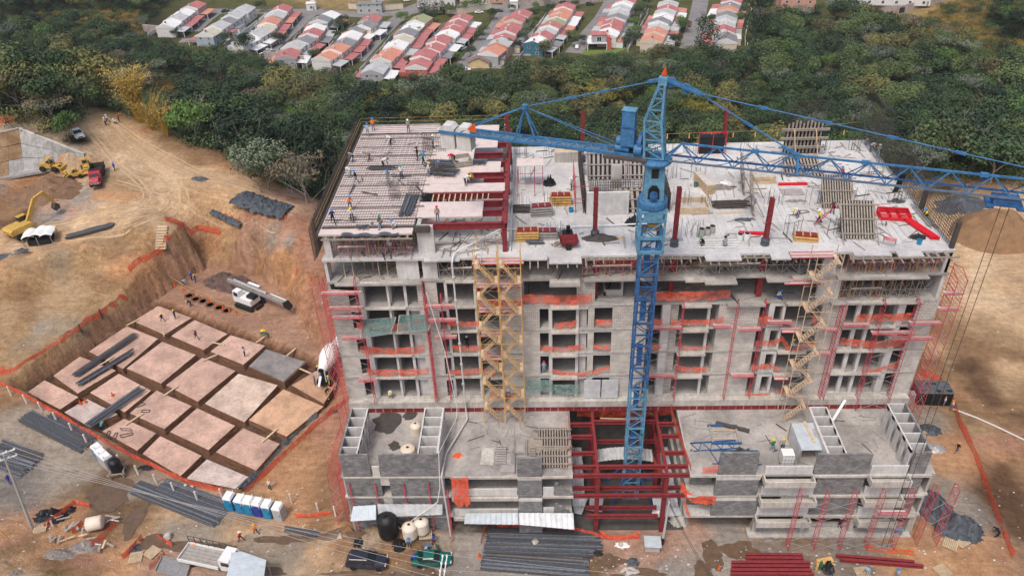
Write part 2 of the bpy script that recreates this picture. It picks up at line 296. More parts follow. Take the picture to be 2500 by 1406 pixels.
# dwelling plateau: flat
_pl = [(-160,345),(-140,325),(-100,305),(-60,292),(-20,288),(20,292),(60,300),(95,310),(115,330),(130,370),(-150,380),(-120,370),(-60,340),(0,340),(60,340),(100,360),(-80,400),(0,400),(80,400),(130,420),(-130,420),(-40,440),(40,440),(100,450)]
PTS = [(atz(a,b,z).x, atz(a,b,z).y, z, c) for a,b,z,c in TC] + [tuple(w) for w in WC] + [(x,y,-40.0,'grass') for x,y in _pl]
P2 = np.array([(p[0],p[1]) for p in PTS]); PZ = np.array([p[2] for p in PTS], float); PC = np.array([CK[p[3]] for p in PTS])
_D = np.linalg.norm(P2[:,None]-P2[None], axis=2); _n = len(PZ)
_A = np.zeros((_n+3,_n+3)); _A[:_n,:_n] = _D + 0.0; _A[:_n,_n:] = np.c_[np.ones(_n),P2]; _A[_n:,:_n] = _A[:_n,_n:].T
_W = np.linalg.solve(_A, np.r_[PZ,0,0,0])
def poly(pts): return np.array([(atz(a,b,z).x, atz(a,b,z).y) for a,b,z in pts])
def inside(X, Y, P):
 r = np.zeros(X.shape, bool); n = len(P)
 for i in range(n):
  x1,y1 = P[i]; x2,y2 = P[(i+1)%n]
  c = ((y1 > Y) != (y2 > Y)); xi = (x2-x1)*(Y-y1)/((y2-y1) if y2 != y1 else 1e-9)+x1
  r ^= c & (X < xi)
 return r
PIT = poly([(45,957,-.8),(190,868,-.8),(330,760,-.8),(420,700,-.8),(452,680,-.8),(500,652,-.8),(560,650,-.8),(640,672,-.8),(700,715,-.8),(738,780,-.8),(785,850,-.8),(838,955,-.8),(790,1010,-.8),(690,1110,-.8),(600,1203,-.8),(460,1178,-.8),(330,1110,-.8),(150,1018,-.8)])
TRENCH = poly([(52,958,-1),(200,872,-1),(345,762,-1),(388,735,-1),(470,765,-1),(560,803,-1),(660,835,-1),(760,878,-1),(826,925,-1),(826,960,-1),(785,1000,-1),(690,1095,-1),(597,1196,-1),(460,1170,-1),(330,1102,-1),(150,1012,-1)])
def hraw(X, Y):
 sh = X.shape; q = np.c_[X.ravel(), Y.ravel()]; o = np.empty(len(q));
 for s in range(0, len(q), 8000):
  d = np.linalg.norm(q[s:s+8000,None]-P2[None], axis=2); o[s:s+8000] = d@_W[:_n]+_W[_n]+q[s:s+8000]@_W[_n+1:]
 return o.reshape(sh)
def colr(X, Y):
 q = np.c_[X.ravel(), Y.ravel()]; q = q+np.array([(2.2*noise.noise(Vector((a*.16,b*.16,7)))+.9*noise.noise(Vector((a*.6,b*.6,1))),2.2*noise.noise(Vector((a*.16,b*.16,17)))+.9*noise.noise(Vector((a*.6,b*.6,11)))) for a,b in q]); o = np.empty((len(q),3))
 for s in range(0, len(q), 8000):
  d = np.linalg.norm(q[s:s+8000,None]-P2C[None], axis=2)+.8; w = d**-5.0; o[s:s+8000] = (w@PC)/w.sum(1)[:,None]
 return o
PLAT = np.array([(-178,352),(-150,322),(-100,300),(-60,287),(-20,283),(20,286),(60,292),(108,300),(126,330),(140,380),(150,470),(-160,470),(-190,400)])
def height(X, Y):
 h = hraw(X, Y)
 pit = inside(X, Y, PIT); h = np.where(pit, -.8, h); tr = inside(X, Y, TRENCH); h = np.where(tr, -1.75, h)
 pl = inside(X, Y, PLAT); h = np.where(pl, -40.0, h)
 site = (X > -23) & (X < 44) & (Y > 60) & (Y < 101); h = np.where(site, 0.0, h)
 return h
def gz(x, y): return float(height(np.array([x*1.0]), np.array([y*1.0]))[0])
def onground(px, py, dz=0.0):
 """first point along the sight line that meets the terrain"""
 r = _ray(px, py); r = r/abs(r.z); ts = np.arange(20, 170, .5);
 X = CAM.x+r.x*ts; Y = CAM.y+r.y*ts; Zz = CAM.z-ts; H = height(X, Y)
 k = np.argmax(Zz <= H); t0, t1 = ts[max(k-1,0)], ts[k]
 for _ in range(12):
  t = (t0+t1)/2
  if CAM.z-t <= gz(CAM.x+r.x*t, CAM.y+r.y*t): t1 = t
  else: t0 = t
 return Vector((CAM.x+r.x*t1, CAM.y+r.y*t1, CAM.z-t1+dz))
def axis(segs):
 o = []
 for a,b,st in segs: o += list(np.arange(a,b,st))
 return np.array(o+[segs[-1][1]])
CP = '''260 330 tanl,320 400 tanl,400 470 tanl,500 470 tan,430 420 tan,350 350 tan,230 300 tanl,450 500 tanl,300 535 tanl,180 556 tanl,60 600 tanl,420 345 brown,500 385 brown,560 405 ora,620 425 brown,100 450 brown,60 470 dk,30 540 dk,20 500 brown,130 520 gry2,200 480 gry2,280 470 ora,330 450 bank,270 445 bank,150 570 ora,230 505 grey,370 460 tan,100 680 bank,200 640 bank,300 605 brown,335 590 bank,60 720 brown,150 650 pad2,260 690 brown,60 765 brown,0 780 bank,385 600 brown,350 645 ora,430 640 pink,290 650 ora,80 855 pad2,180 805 pad2,260 752 bank,30 930 brown,120 880 brown,250 800 brown,350 720 brown,420 672 red,520 610 ora,560 625 bank,600 600 bank,650 625 ora,700 650 ora,740 700 red,460 600 bank,620 560 pink,700 560 red,740 620 red,680 600 pink,660 580 gry2,560 780 pink,650 790 pink,700 810 red,740 860 red,480 730 grey,430 722 greyd,760 800 ora,600 815 gry2,800 740 red,790 680 red,760 560 red,700 520 pink,640 480 tan,100 1100 grey,200 1170 grey,60 1060 grey,330 1220 wet,250 1190 wet,500 1300 grey,600 1330 grey,420 1290 grey,700 1350 grey,620 1270 brown,60 1290 red,120 1370 brown,200 1380 red,300 1350 ora,40 1340 brown,2300 620 tan,2380 660 tanl,2440 740 tanl,2350 760 tan,2300 900 brown,2350 850 brown,2420 880 brown,2480 940 bank,2450 1000 brown,2400 940 dk,2310 830 brown,2380 880 dk,2440 910 brown,2490 870 brown,2430 975 dk,2480 1010 dk,2360 900 dk,2300 780 bank,2380 800 bank,2460 830 bank,2340 820 brown,2480 1080 red,2450 1160 dk,2490 1250 dk,2380 1030 bank,2330 960 ora,2310 1180 grey,2350 1240 grey,2380 1320 ora,2250 1350 ora,2200 1395 ora,1700 1300 pink,1750 1280 gry2,1600 1350 pink,1640 1400 gry2,1150 1310 gry2,1120 1390 gry2,1900 1300 brown,1400 1400 wet,740 1180 ora,700 1140 ora,760 1090 ora,790 1000 red,820 1150 brown'''
CK['pad2'] = (.30,.245,.18); _c = [(onground(int(a), int(b)), k) for a,b,k in (q.split() for q in CP.split(','))]
P2C = np.r_[P2, [(p.x,p.y) for p,_ in _c]]; PC = np.r_[PC, [CK[k] for _,k in _c]]
gx = axis([(-450,-130,8),(-130,-95,2),(-95,60,.75),(60,110,1.5),(110,200,5),(200,450,8)])
gy = axis([(-80,40,6),(40,50,2),(50,128,.75),(128,175,1.6),(175,330,4),(330,700,8)])
GX, GY = np.meshgrid(gx, gy); GZ = height(GX, GY)
nz = np.array([noise.fractal(Vector((x*.22,y*.22,3)), .9, 2.1, 4) for x,y in zip(GX.ravel(), GY.ravel())]).reshape(GX.shape)
_gy, _gx = np.gradient(GZ); _sl = np.clip(np.hypot(_gx,_gy)*1.2, 0, 1.2)
_keep = ~((GX > -25) & (GX < 45) & (GY > 58) & (GY < 101)) & ~inside(GX, GY, PLAT)
GZ = GZ + np.where(_keep, nz*(.08+.75*_sl), 0)
nv, nu = GX.shape
V = np.c_[GX.ravel(), GY.ravel(), GZ.ravel()]
F = [(j*nu+i, j*nu+i+1, (j+1)*nu+i+1, (j+1)*nu+i) for j in range(nv-1) for i in range(nu-1)]
me = bpy.data.meshes.new('ground'); me.from_pydata(V.tolist(), [], F)
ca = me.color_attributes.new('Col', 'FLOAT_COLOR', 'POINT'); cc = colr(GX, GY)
# bare trench sides and floor get one darker brown
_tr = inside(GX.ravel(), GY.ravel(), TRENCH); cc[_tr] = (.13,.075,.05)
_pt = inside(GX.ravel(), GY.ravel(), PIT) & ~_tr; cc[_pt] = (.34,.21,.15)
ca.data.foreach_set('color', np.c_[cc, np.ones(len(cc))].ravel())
me.polygons.foreach_set('use_smooth', [True]*len(F))
def groundmat():
 m = bpy.data.materials.new('ground_soil'); m.use_nodes = True; nt = m.node_tree; N = nt.nodes; L = nt.links
 b = N['Principled BSDF']; b.inputs['Roughness'].default_value = .97; b.inputs['Specular IOR Level'].default_value = .1
 a = N.new('ShaderNodeAttribute'); a.attribute_name = 'Col'; g = N.new('ShaderNodeNewGeometry')
 def nz(sc, det=9, ro=.65, vec=None, dist=0):
  n = N.new('ShaderNodeTexNoise'); n.inputs['Scale'].default_value = sc; n.inputs['Detail'].default_value = det; n.inputs['Roughness'].default_value = ro; n.inputs['Distortion'].default_value = dist
  L.new(vec or g.outputs['Position'], n.inputs['Vector']); return n.outputs['Fac']
 def ramp(src, p0, c0, p1, c1):
  r = N.new('ShaderNodeValToRGB'); e = r.color_ramp.elements; e[0].position = p0; e[0].color = (*c0,1); e[1].position = p1; e[1].color = (*c1,1); L.new(src, r.inputs[0]); return r.outputs[0]
 def mul(x, y, t='MULTIPLY', f=1):
  k = N.new('ShaderNodeMixRGB'); k.blend_type = t; k.inputs[0].default_value = f; L.new(x, k.inputs[1]); L.new(y, k.inputs[2]); return k.outputs[0]
 c = mul(a.outputs['Color'], ramp(nz(.13), .33, (.78,.76,.74), .66, (1.18,1.17,1.15)))
 c = mul(c, ramp(nz(1.1, 10, .7), .3, (.70,.68,.66), .68, (1.22,1.22,1.22)))
 c = mul(c, ramp(nz(6.0, 6, .75), .3, (.78,.77,.76), .7, (1.18,1.18,1.18)))
 # wheel tracks: stretched noise
 mp = N.new('ShaderNodeMapping'); mp.inputs['Rotation'].default_value = (0,0,.62); mp.inputs['Scale'].default_value = (.10,.75,.2); L.new(g.outputs['Position'], mp.inputs['Vector'])
 c = mul(c, ramp(nz(1.0, 5, .55, mp.outputs[0], 2.2), .36, (.88,.87,.86), .6, (1.05,1.05,1.04)))
 # excavator-scraped faces: streaks down the steep cuts
 sx = N.new('ShaderNodeSeparateXYZ'); L.new(g.outputs['True Normal'], sx.inputs[0]); m2 = N.new('ShaderNodeMapping'); m2.inputs['Scale'].default_value = (1.1,1.1,.12); L.new(g.outputs['Position'], m2.inputs['Vector'])
 mr = N.new('ShaderNodeMapRange'); mr.inputs[1].default_value = .98; mr.inputs[2].default_value = .88; L.new(sx.outputs[2], mr.inputs[0])
 k = N.new('ShaderNodeMixRGB'); k.blend_type = 'MULTIPLY'; L.new(mr.outputs[0], k.inputs[0]); L.new(c, k.inputs[1]); L.new(ramp(nz(.9, 9, .75, m2.outputs[0], 1.2), .36, (.70,.64,.58), .62, (1.14,1.08,1.0)), k.inputs[2]); c = k.outputs[0]
 L.new(c, b.inputs['Base Color'])
 bp = N.new('ShaderNodeBump'); bp.inputs['Strength'].default_value = .8; bp.inputs['Distance'].default_value = .45
 L.new(nz(1.6, 11, .7), bp.inputs['Height']); L.new(bp.outputs[0], b.inputs['Normal'])
 return m
me.materials.append(groundmat()); me.update()
def height(X, Y):   # from here on: the finished surface, bilinear between its grid points
 X = np.asarray(X, float); Y = np.asarray(Y, float)
 i = np.clip(np.searchsorted(gx, X)-1, 0, len(gx)-2); j = np.clip(np.searchsorted(gy, Y)-1, 0, len(gy)-2)
 u = np.clip((X-gx[i])/(gx[i+1]-gx[i]),0,1); v = np.clip((Y-gy[j])/(gy[j+1]-gy[j]),0,1)
 return (GZ[j,i]*(1-u)+GZ[j,i+1]*u)*(1-v)+(GZ[j+1,i]*(1-u)+GZ[j+1,i+1]*u)*v
ground = bpy.data.objects.new('ground', me); COL.objects.link(ground); struct(ground)
# ================================================================ dwellings across the ravine
ZH = -40.0
RC = dict(W=mat('white_sheet_roof',(.68,.68,.67),.7,.1,.6), L=mat('light_grey_roof',(.42,.43,.43),.8,.18,.5), G=mat('dark_grey_roof',(.21,.21,.22),.85,.2,.5),
          R=mat('rose_red_roof',(.40,.15,.145),.8,.18,.5), O=mat('orange_red_roof',(.52,.235,.165),.8,.16,.5), N=mat('olive_green_roof',(.27,.30,.17),.8,.15,.5), T=mat('tan_grey_roof',(.46,.43,.36),.8,.15,.5))
RN = dict(W='white', L='light grey', G='dark grey', R='rose red', O='orange red', N='olive green', T='tan grey')
WALLC = [mat('cream_wall',(.62,.55,.44),.9,.08,.5), mat('white_wall',(.68,.67,.65),.9,.08,.5), mat('salmon_wall',(.55,.30,.22),.9,.08,.5), mat('ochre_wall',(.60,.45,.25),.9,.08,.5), mat('grey_wall',(.38,.38,.40),.9,.1,.5), mat('aqua_wall',(.35,.50,.46),.9,.08,.5)]
TEAL = mat('teal_wall',(.05,.16,.22),.9,.12,.4); CORAL = mat('coral_wall',(.52,.12,.09),.9,.12,.4); MURO = concrete('stained_retaining_wall',(.34,.28,.26),(.46,.39,.36),.3,.45); BLUG = mat('blue_grey_wall',(.36,.41,.48),.9,.1,.4)
ORD = ['nearest the ravine','second back','third back','fourth back','fifth back','sixth back','seventh back','eighth back']
ROWS = [ # name, carport side (+1 = toward +x), wall colours, ridge points near -> far
 ('row ending at the stained boundary wall', 1, 'WLWR', [(410,51),(430,38),(446,25),(470,9)], [1,1,1,4]),
 ('row behind the blue-grey gable', -1, 'TLGLL', [(507,72),(530,58),(551,44),(569,32),(590,16)], [1,1,1,1,1]),
 ('row ending in the dark brick porch', 1, 'WLTOLR', [(595,90),(625,76),(643,62),(657,47),(671,30),(685,16)], [1,1,1,1,4,1]),
 ('row behind the blank grey gable', 1, 'RLGRWGW', [(703,123),(717,104),(741,90),(758,76),(768,62),(780,42),(798,30)], [4,1,1,2,2,4,5]),
 ('row with the big blank white gable', 1, 'OOGWGGR', [(795,128),(819,113),(837,97),(853,82),(863,66),(890,55),(904,40)], [1,0,0,0,2,0,5]),
 ('row ending in patched sheet roofs', 1, 'LOOWTGWN', [(916,158),(935,135),(951,120),(965,104),(979,88),(993,74),(1004,59),(1025,42)], [4,1,1,1,0,1,5,2]),
 ('row led by the coral house', 1, 'RRRRWRRR', [(1022,146),(1036,127),(1057,109),(1074,93),(1090,76),(1106,65),(1115,53),(1127,39)], [2,1,1,1,1,0,0,0]),
 ('row behind the small ochre cottage', -1, 'OLRRRRR', [(1202,116),(1223,99),(1230,85),(1238,70),(1248,58),(1258,41),(1270,27)], [4,2,0,1,1,0,1]),
 ('row led by the teal gable', 1, 'WRLRNOOR', [(1307,94),(1322,82),(1334,67),(1345,57),(1354,46),(1363,35),(1372,24),(1381,12)], [1,1,1,0,0,5,0,1]),
 ('row behind the modern terrace house', -1, 'WRRGLLWR', [(1481,73),(1490,62),(1498,50),(1505,38),(1511,27),(1516,16),(1521,7),(1527,-4)], [1,1,0,1,1,1,1,1]),
 ('row led by the wide cream gable', 1, 'OOLGWLRL', [(1595,86),(1601,71),(1606,57),(1610,47),(1618,36),(1623,25),(1629,14),(1633,3)], [0,0,1,4,1,1,1,1]),
 ('row beside the towering dark trees', -1, 'GRLLGOGR', [(1771,84),(1770,66),(1771,52),(1773,41),(1775,30),(1778,18),(1783,8),(1787,-3)], [0,0,1,1,1,0,1,0]),
]
winM = MB().box(-.55,.55,-.06,.06,-.6,.6).box(-.65,.65,-.03,.09,.6,.7).box(-.65,.65,-.03,.12,-.72,-.6)
WIN = winM.mesh('house_window', [M['glass']])
frM = MB()
for a in (-.62,.62): frM.box(a-.06,a+.06,-.09,.02,-.66,.66)
for a in (-.64,.64): frM.box(-.62,.62,-.09,.02,a-.05,a+.05)
frM.box(-.03,.03,-.09,.02,-.6,.6); WFR = frM.mesh('window_frame', [M['wht']])
DOOR = MB().box(-.45,.45,-.07,.07,0,2.1).mesh('house_door', [M['wood']])
hi = 0; HOUSE_XY = []
for (rowname, side, cols, pts, wc) in ROWS:
 P = [atz(a,b,ZH+6.9) for a,b in pts]
 for k, (c, p) in enumerate(zip(cols, P)):
  q0 = P[max(k-1,0)]; q1 = P[min(k+1,len(P)-1)]; u = (q1-q0); u.z = 0
  ln = ((P[k+1]-p).length if k+1 < len(P) else (p-P[k-1]).length); ln = min(max(ln, 5.0), 11)
  if k: ln = min(ln, 1.03*(p-P[k-1]).length + .6)
  ang = math.atan2(u.y, u.x)-math.pi/2
  HOUSE_XY.append((p.x,p.y)); lat = rnd.uniform(-.5,.5); zo = (.35 if k%2 else -.1)+rnd.uniform(-.15,.2); w = 4.7; e = 4.8+zo; rz = 6.4+zo+rnd.uniform(-.1,.15)
  t = T('row_house', f"{RN[c]}-roofed house, {ORD[k]}, in the {rowname}", 'house', (p.x+lat,p.y,ZH), ang, 'row houses across the ravine')
  wm = WALLC[wc[k]]
  if 'teal' in rowname and k == 0: wm = TEAL
  if 'coral' in rowname and k == 0: wm = CORAL
  if 'blue-grey' in rowname and k == 0: wm = BLUG
  MB().side([(-w,-.3),(w,-.3),(w,e),(0,rz),(-w,e)], -ln/2, ln/2).build('wall', wm, t)
  rf = MB(); oh = .35; th = .16
  for s in (-1,1):
   x1 = s*(w+oh); z1 = e-(rz-e)/w*oh
   rf.side([(0,rz+.02),(x1,z1+.02),(x1,z1+th+.02),(0,rz+th+.02)][::s], -ln/2-.02, ln/2+.02)
  roof = rf.build('roof', RC[c], t)
  if rnd.random() < .6: MB().box(-.35,.35,-.3,.3,0,1.1).box(-.45,.45,-.4,.4,1.1,1.22).build('chimney', wm if k else RC['R'], roof, (rnd.uniform(-.5,.5), -ln*.3, rz-.2))
  MB().side([(-w-.1,e-.3),(w+.1,e-.3),(w+.1,e+.42),(0,rz+.42),(-w-.1,e+.42)],-ln/2-.13,-ln/2+.1).build('party_parapet', M['wht'] if rnd.random() < .6 else wm, roof)
  for s in (-1,1):
   for zz in (1.5,3.9):
    for yy in (-ln*.22, ln*.22):
     if zz < 2 and yy > 0 and s == side: continue
     wd = inst('window', WIN, t, (s*(w+.02), yy, zz), s*math.pi/2); inst('frame', WFR, wd, (0,-.0,0))
  inst('door', DOOR, t, (side*(w+.02), ln*.22, 0), math.pi/2)
  if k == 0 and cols[k] in 'TL' or 'teal' in rowname and k == 0 or 'coral' in rowname and k == 0 or 'modern' in rowname and k == 0:
   for xx, zz in ((-2,4.0),(2.2,4.0),(2.0,1.5)):
    wd = inst('window', WIN, t, (xx,-ln/2-.02,zz), 0); inst('frame', WFR, wd, (0,0,0))
  # single-storey carport on the street side
  cc = rnd.choice('RRGLWO') if c != 'W' else rnd.choice('LRW')
  x0, x1 = sorted((side*(w+.1), side*(w+4.6)))
  cp = MB(); zz0, zz1 = (2.9,2.5) if side > 0 else (2.5,2.9)
  cp.side([(x0,zz0),(x1,zz1),(x1,zz1+.18),(x0,zz0+.18)], -ln/2+.1, ln/2-.5)
  cr = cp.build('carport_roof', RC[cc], t)
  ps = MB()
  for yy in (-ln/2+.3, ln/2-.8): MB().box(side*(w+4.3)-.12, side*(w+4.3)+.12, yy-.12, yy+.12, 0, 2.5).build('carport_post', M['wht'], cr)
  if rnd.random() < .62:   # rear wing
   xa, xb = sorted((-side*(w+.1), -side*(w+3.2))); MB().box(xa,xb,-ln/2+.4,ln/2-.9,0,2.7).build('rear_wing', wm, t); MB().side([(xa-.1,2.72),(xb+.1,2.72),(xb+.1,2.95),(xa-.1,2.95)],-ln/2+.25,ln/2-.75).build('wing_roof', RC[rnd.choice('RRGLWO')], t)
  MB().box(-side*(w+5.2)-.1, -side*(w+5.2)+.1, -ln/2, ln/2, 0, 2.0).build('yard_wall', M['wht'] if rnd.random()<.5 else WALLC[4], t)
  hi += 1
# streets between the rows
def strip(name, pts, wdt, z, m, kind='structure'):
 mb = MB(); L = [Vector(p) for p in pts]; vs = []
 for i, p in enumerate(L):
  d = (L[min(i+1,len(L)-1)]-L[max(i-1,0)]); d.normalize(); nrm = Vector((-d.y,d.x,0))*(wdt/2)
  vs += [tuple(Vector((p.x,p.y,z))+nrm), tuple(Vector((p.x,p.y,z))-nrm)]
 mb.add(vs, [(2*i,2*i+1,2*i+3,2*i+2) for i in range(len(L)-1)])
 return struct(mb.build(name, m), kind)
for a in ([(470,78),(500,50),(540,22)], [(655,125),(700,85),(745,45),(775,22)], [(870,150),(920,95),(960,55),(1000,25)], [(1130,165),(1175,110),(1215,60),(1240,20),(1260,-20)],
          [(1400,130),(1440,80),(1470,45),(1490,10),(1500,-10)], [(1680,120),(1695,70),(1705,30),(1712,-5)]):
 strip('street', [atz(x,y,ZH) for x,y in a], 8.0, ZH+.02, M['asph'])
strip('street', [atz(x,y,ZH) for x,y in [(520,30),(740,28),(900,38),(1000,30),(1100,8),(1260,22),(1380,-4),(1480,-8),(1600,-14),(1740,-12)]], 9.0, ZH+.03, M['asph'])
strip('street', [atz(x,y,ZH) for x,y in [(960,40),(1010,20),(1060,0),(1090,-20)]], 9.0, ZH+.04, M['asph'])
strip('street', [atz(x,y,ZH) for x,y in [(440,100),(480,98),(530,108)]], 7.0, ZH+.05, M['asph'])
# retaining / boundary walls along the plateau edge
def wallrun(label, pts, h, th, m, name='retaining_wall', z0=ZH, down=0):
 mb = MB(); L = [atz(x,y,z0) for x,y in pts]; o = T(name, label, 'wall', (0,0,0))
 for i in range(len(L)-1):
  d = (L[i+1]-L[i]).normalized(); nr = Vector((-d.y,d.x,0))*th/2; a, b = L[i], L[i+1]
  mb.add([(a.x-nr.x,a.y-nr.y,z0-down),(b.x-nr.x,b.y-nr.y,z0-down),(b.x+nr.x,b.y+nr.y,z0-down),(a.x+nr.x,a.y+nr.y,z0-down),(a.x-nr.x,a.y-nr.y,z0+h),(b.x-nr.x,b.y-nr.y,z0+h),(b.x+nr.x,b.y+nr.y,z0+h),(a.x+nr.x,a.y+nr.y,z0+h)],
               [(0,3,2,1),(4,5,6,7),(0,1,5,4),(1,2,6,5),(2,3,7,6),(3,0,4,7)])
 mb.build('wall_face', m, o); cp = MB()
 for i in range(len(L)-1): cp.bar((L[i].x,L[i].y,z0+h+.06),(L[i+1].x,L[i+1].y,z0+h+.06), th+.15, .12)
 cp.build('coping', M['conc'], o); return o
wallrun('long grey stained retaining wall below the teal gabled house', [(1239,137),(1348,137)], .6, .5, MURO, down=6)
wallrun('pinkish stained retaining wall below the coral house and the ochre cottage', [(985,170),(1062,172),(1130,170),(1234,168)], .5, .5, MURO, down=5)
wallrun('pale grey boundary wall in front of the white roofed houses farthest up the valley', [(352,78),(400,82),(448,88)], 3.5, .4, MURO, down=1)
wallrun('blank grey boundary wall beside the parked white cars', [(648,150),(690,155),(745,162)], 4.5, .4, MURO, down=1)
wallrun('cream boundary wall along the upper street', [(852,22),(925,28),(985,22)], 2.6, .3, WALLC[0], 'boundary_wall')
wallrun('long cream boundary wall behind the row of cypresses', [(1040,30),(1120,36),(1200,22)], 2.8, .3, WALLC[0], 'boundary_wall')
wallrun('long pinkish boundary wall at the top of the rose roofed rows', [(1262,14),(1370,16),(1480,4)], 3.0, .3, MURO, 'boundary_wall')
_pw = T('boundary_wall', 'grey boundary wall with a dark gateway on the grassy hillside', 'wall'); _m = MB()
_L = [onground(x,y) for x,y in [(2045,24),(2110,30),(2200,32),(2260,16),(2330,-6)]]
for i in range(4): _m.bar(_L[i]+Vector((0,0,1.2)), _L[i+1]+Vector((0,0,1.2)), .4, 4.2)
_m.build('wall_face', MURO, _pw); _m = MB(); _m.bar(_L[2]+Vector((-1.2,-.3,.9)), _L[2]+Vector((1.2,-.3,.9)), .15, 3.2); _m.build('gateway', M['dark'], _pw)
def bigbox(label, px, py, w, d, h, wm, rc, rot=0, z=ZH, wins=3):
 p = atz(px,py,z); t = T('house', label, 'house', (p.x,p.y,z), rot)
 MB().box(-w/2,w/2,-d/2,d/2,0,h).build('wall', wm, t)
 r = MB().box(-w/2-.2,w/2+.2,-d/2-.2,d/2+.2,h,h+.3).build('roof', RC[rc], t)
 MB().box(-1,1,-1,1,0,1.4).build('water_tank_housing', wm, r, (w*.2, d*.2, h+.3))
 for i in range(wins):
  for zz in (1.6,4.4)[:1 if h < 4 else 2]:
   wd = inst('window', WIN, t, (-w/2+w*(i+.5)/wins, -d/2-.03, zz)); inst('frame', WFR, wd)
 inst('door', DOOR, t, (w/2-1.2,-d/2-.04,0)); return t
bigbox('big white block of a house beyond the cream boundary wall', 945,-6, 16,12,8, WALLC[1],'W', .1)
bigbox('big white block of a house behind the row of cypresses', 1068,10, 20,12,9, WALLC[1],'W', 0)
bigbox('cream house beside the tall palm', 1160,4, 16,12,8, WALLC[0],'W', .05)
bigbox('orange walled house with a red lean-to by the top street corner', 1212,2, 12,10,6, WALLC[2],'O', .1)
bigbox('small white pump house at the far end of the vacant lot', 762,24, 5,4,3.4, WALLC[1],'W', .1, wins=1)
bigbox('small grey gatehouse under a flat sheet roof above the row of cars', 905,30, 13,6,4.5, M['tgrey'],'G', 0)
bigbox('little white guard hut on the corner of the top street', 1255,20, 4,4,3.6, WALLC[1],'W', 0, wins=1)
bigbox('pink roofed house at the edge of the hillside wood', 1940,18, 16,14,6, WALLC[2],'R', -.1, -36)
bigbox('white house half hidden by trees beside the hillside wood', 2085,8, 22,12,5.5, WALLC[1],'W', -.1, -34)
bigbox('long white hall with a low roof behind the hillside wall', 2180,6, 30,12,5, WALLC[1],'L', -.15, -33, 5)
# special near houses
t = T('cottage', 'small single-storey ochre cottage with a brown roof on the edge of the plateau', 'house', tuple(atz(1172,163,ZH)), -.15)
MB().side([(-4.5,0),(4.5,0),(4.5,2.4),(0,4.4),(-4.5,2.4)], -2.5, 2.5).build('wall', WALLC[3], t)
_r = MB()
for s in (-1,1): _r.side([(0,4.45),(s*5,2.25),(s*5,2.45),(0,4.7)][::s], -2.8, 2.8)
_r.build('roof', mat('brown_roof',(.20,.14,.13),.85,.2,.6), t)
t = T('cottage', 'grey-brown roofed terrace house with white garden tables beside the ochre cottage', 'house', tuple(atz(1215,160,ZH)), -.1)
MB().box(-3,3,-1,3,0,3).build('wall', WALLC[0], t); MB().side([(-3.4,3.0),(3.4,3.0),(3.4,3.2),(-3.4,3.9)], -1.4, 3.6).build('roof', mat('grey_brown_roof',(.20,.16,.16),.85,.2,.6), t)
_g = MB();
for k in range(4): _g.lathe([(.06,0),(.06,.7),(.5,.72),(.5,.76)], (-3+k*2, -2.6, 0), 8)
_g.build('garden_table', M['wht'], t)
t = T('modern_house', 'modern grey house with a framed upper window and a wide open terrace above the lawn', 'house', tuple(atz(1462,122,ZH)), -.02)
MB().box(-3.2,3.2,-.2,5,3.1,6.4).build('upper_storey', WALLC[4], t)
MB().side([(-3.4,6.4),(3.4,6.4),(3.4,6.7),(-3.4,6.7)], -.4, 5.2).build('roof', RC['R'], t)
MB().box(-5.2,3.6,-1.0,-.7,2.9,3.25).box(-5.2,-4.9,-1,-.7,0,2.9).box(3.3,3.6,-1,-.7,0,2.9).box(-5.2,3.6,-.7,4.8,2.9,3.2).build('terrace_frame', M['wht'], t)
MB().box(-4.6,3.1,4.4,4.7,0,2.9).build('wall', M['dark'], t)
wd = inst('window', WIN, t, (0,-.25,4.8), 0, (1.7,1,1.6)); inst('frame', WFR, wd)
MB().side([(3.3,0),(5.5,0),(5.5,2.4),(5.0,5.6),(3.3,5.6)], 0, 5).build('side_wing', CORAL, t)
struct(MB().add([tuple(atz(x,y,ZH+.03)) for x,y in [(1418,134),(1490,136),(1530,120),(1520,105),(1500,122),(1425,124)]], [(0,1,2,3,4,5)]).build('lawn', mat('lawn_grass',(.12,.17,.04),.9,.3,.8)))
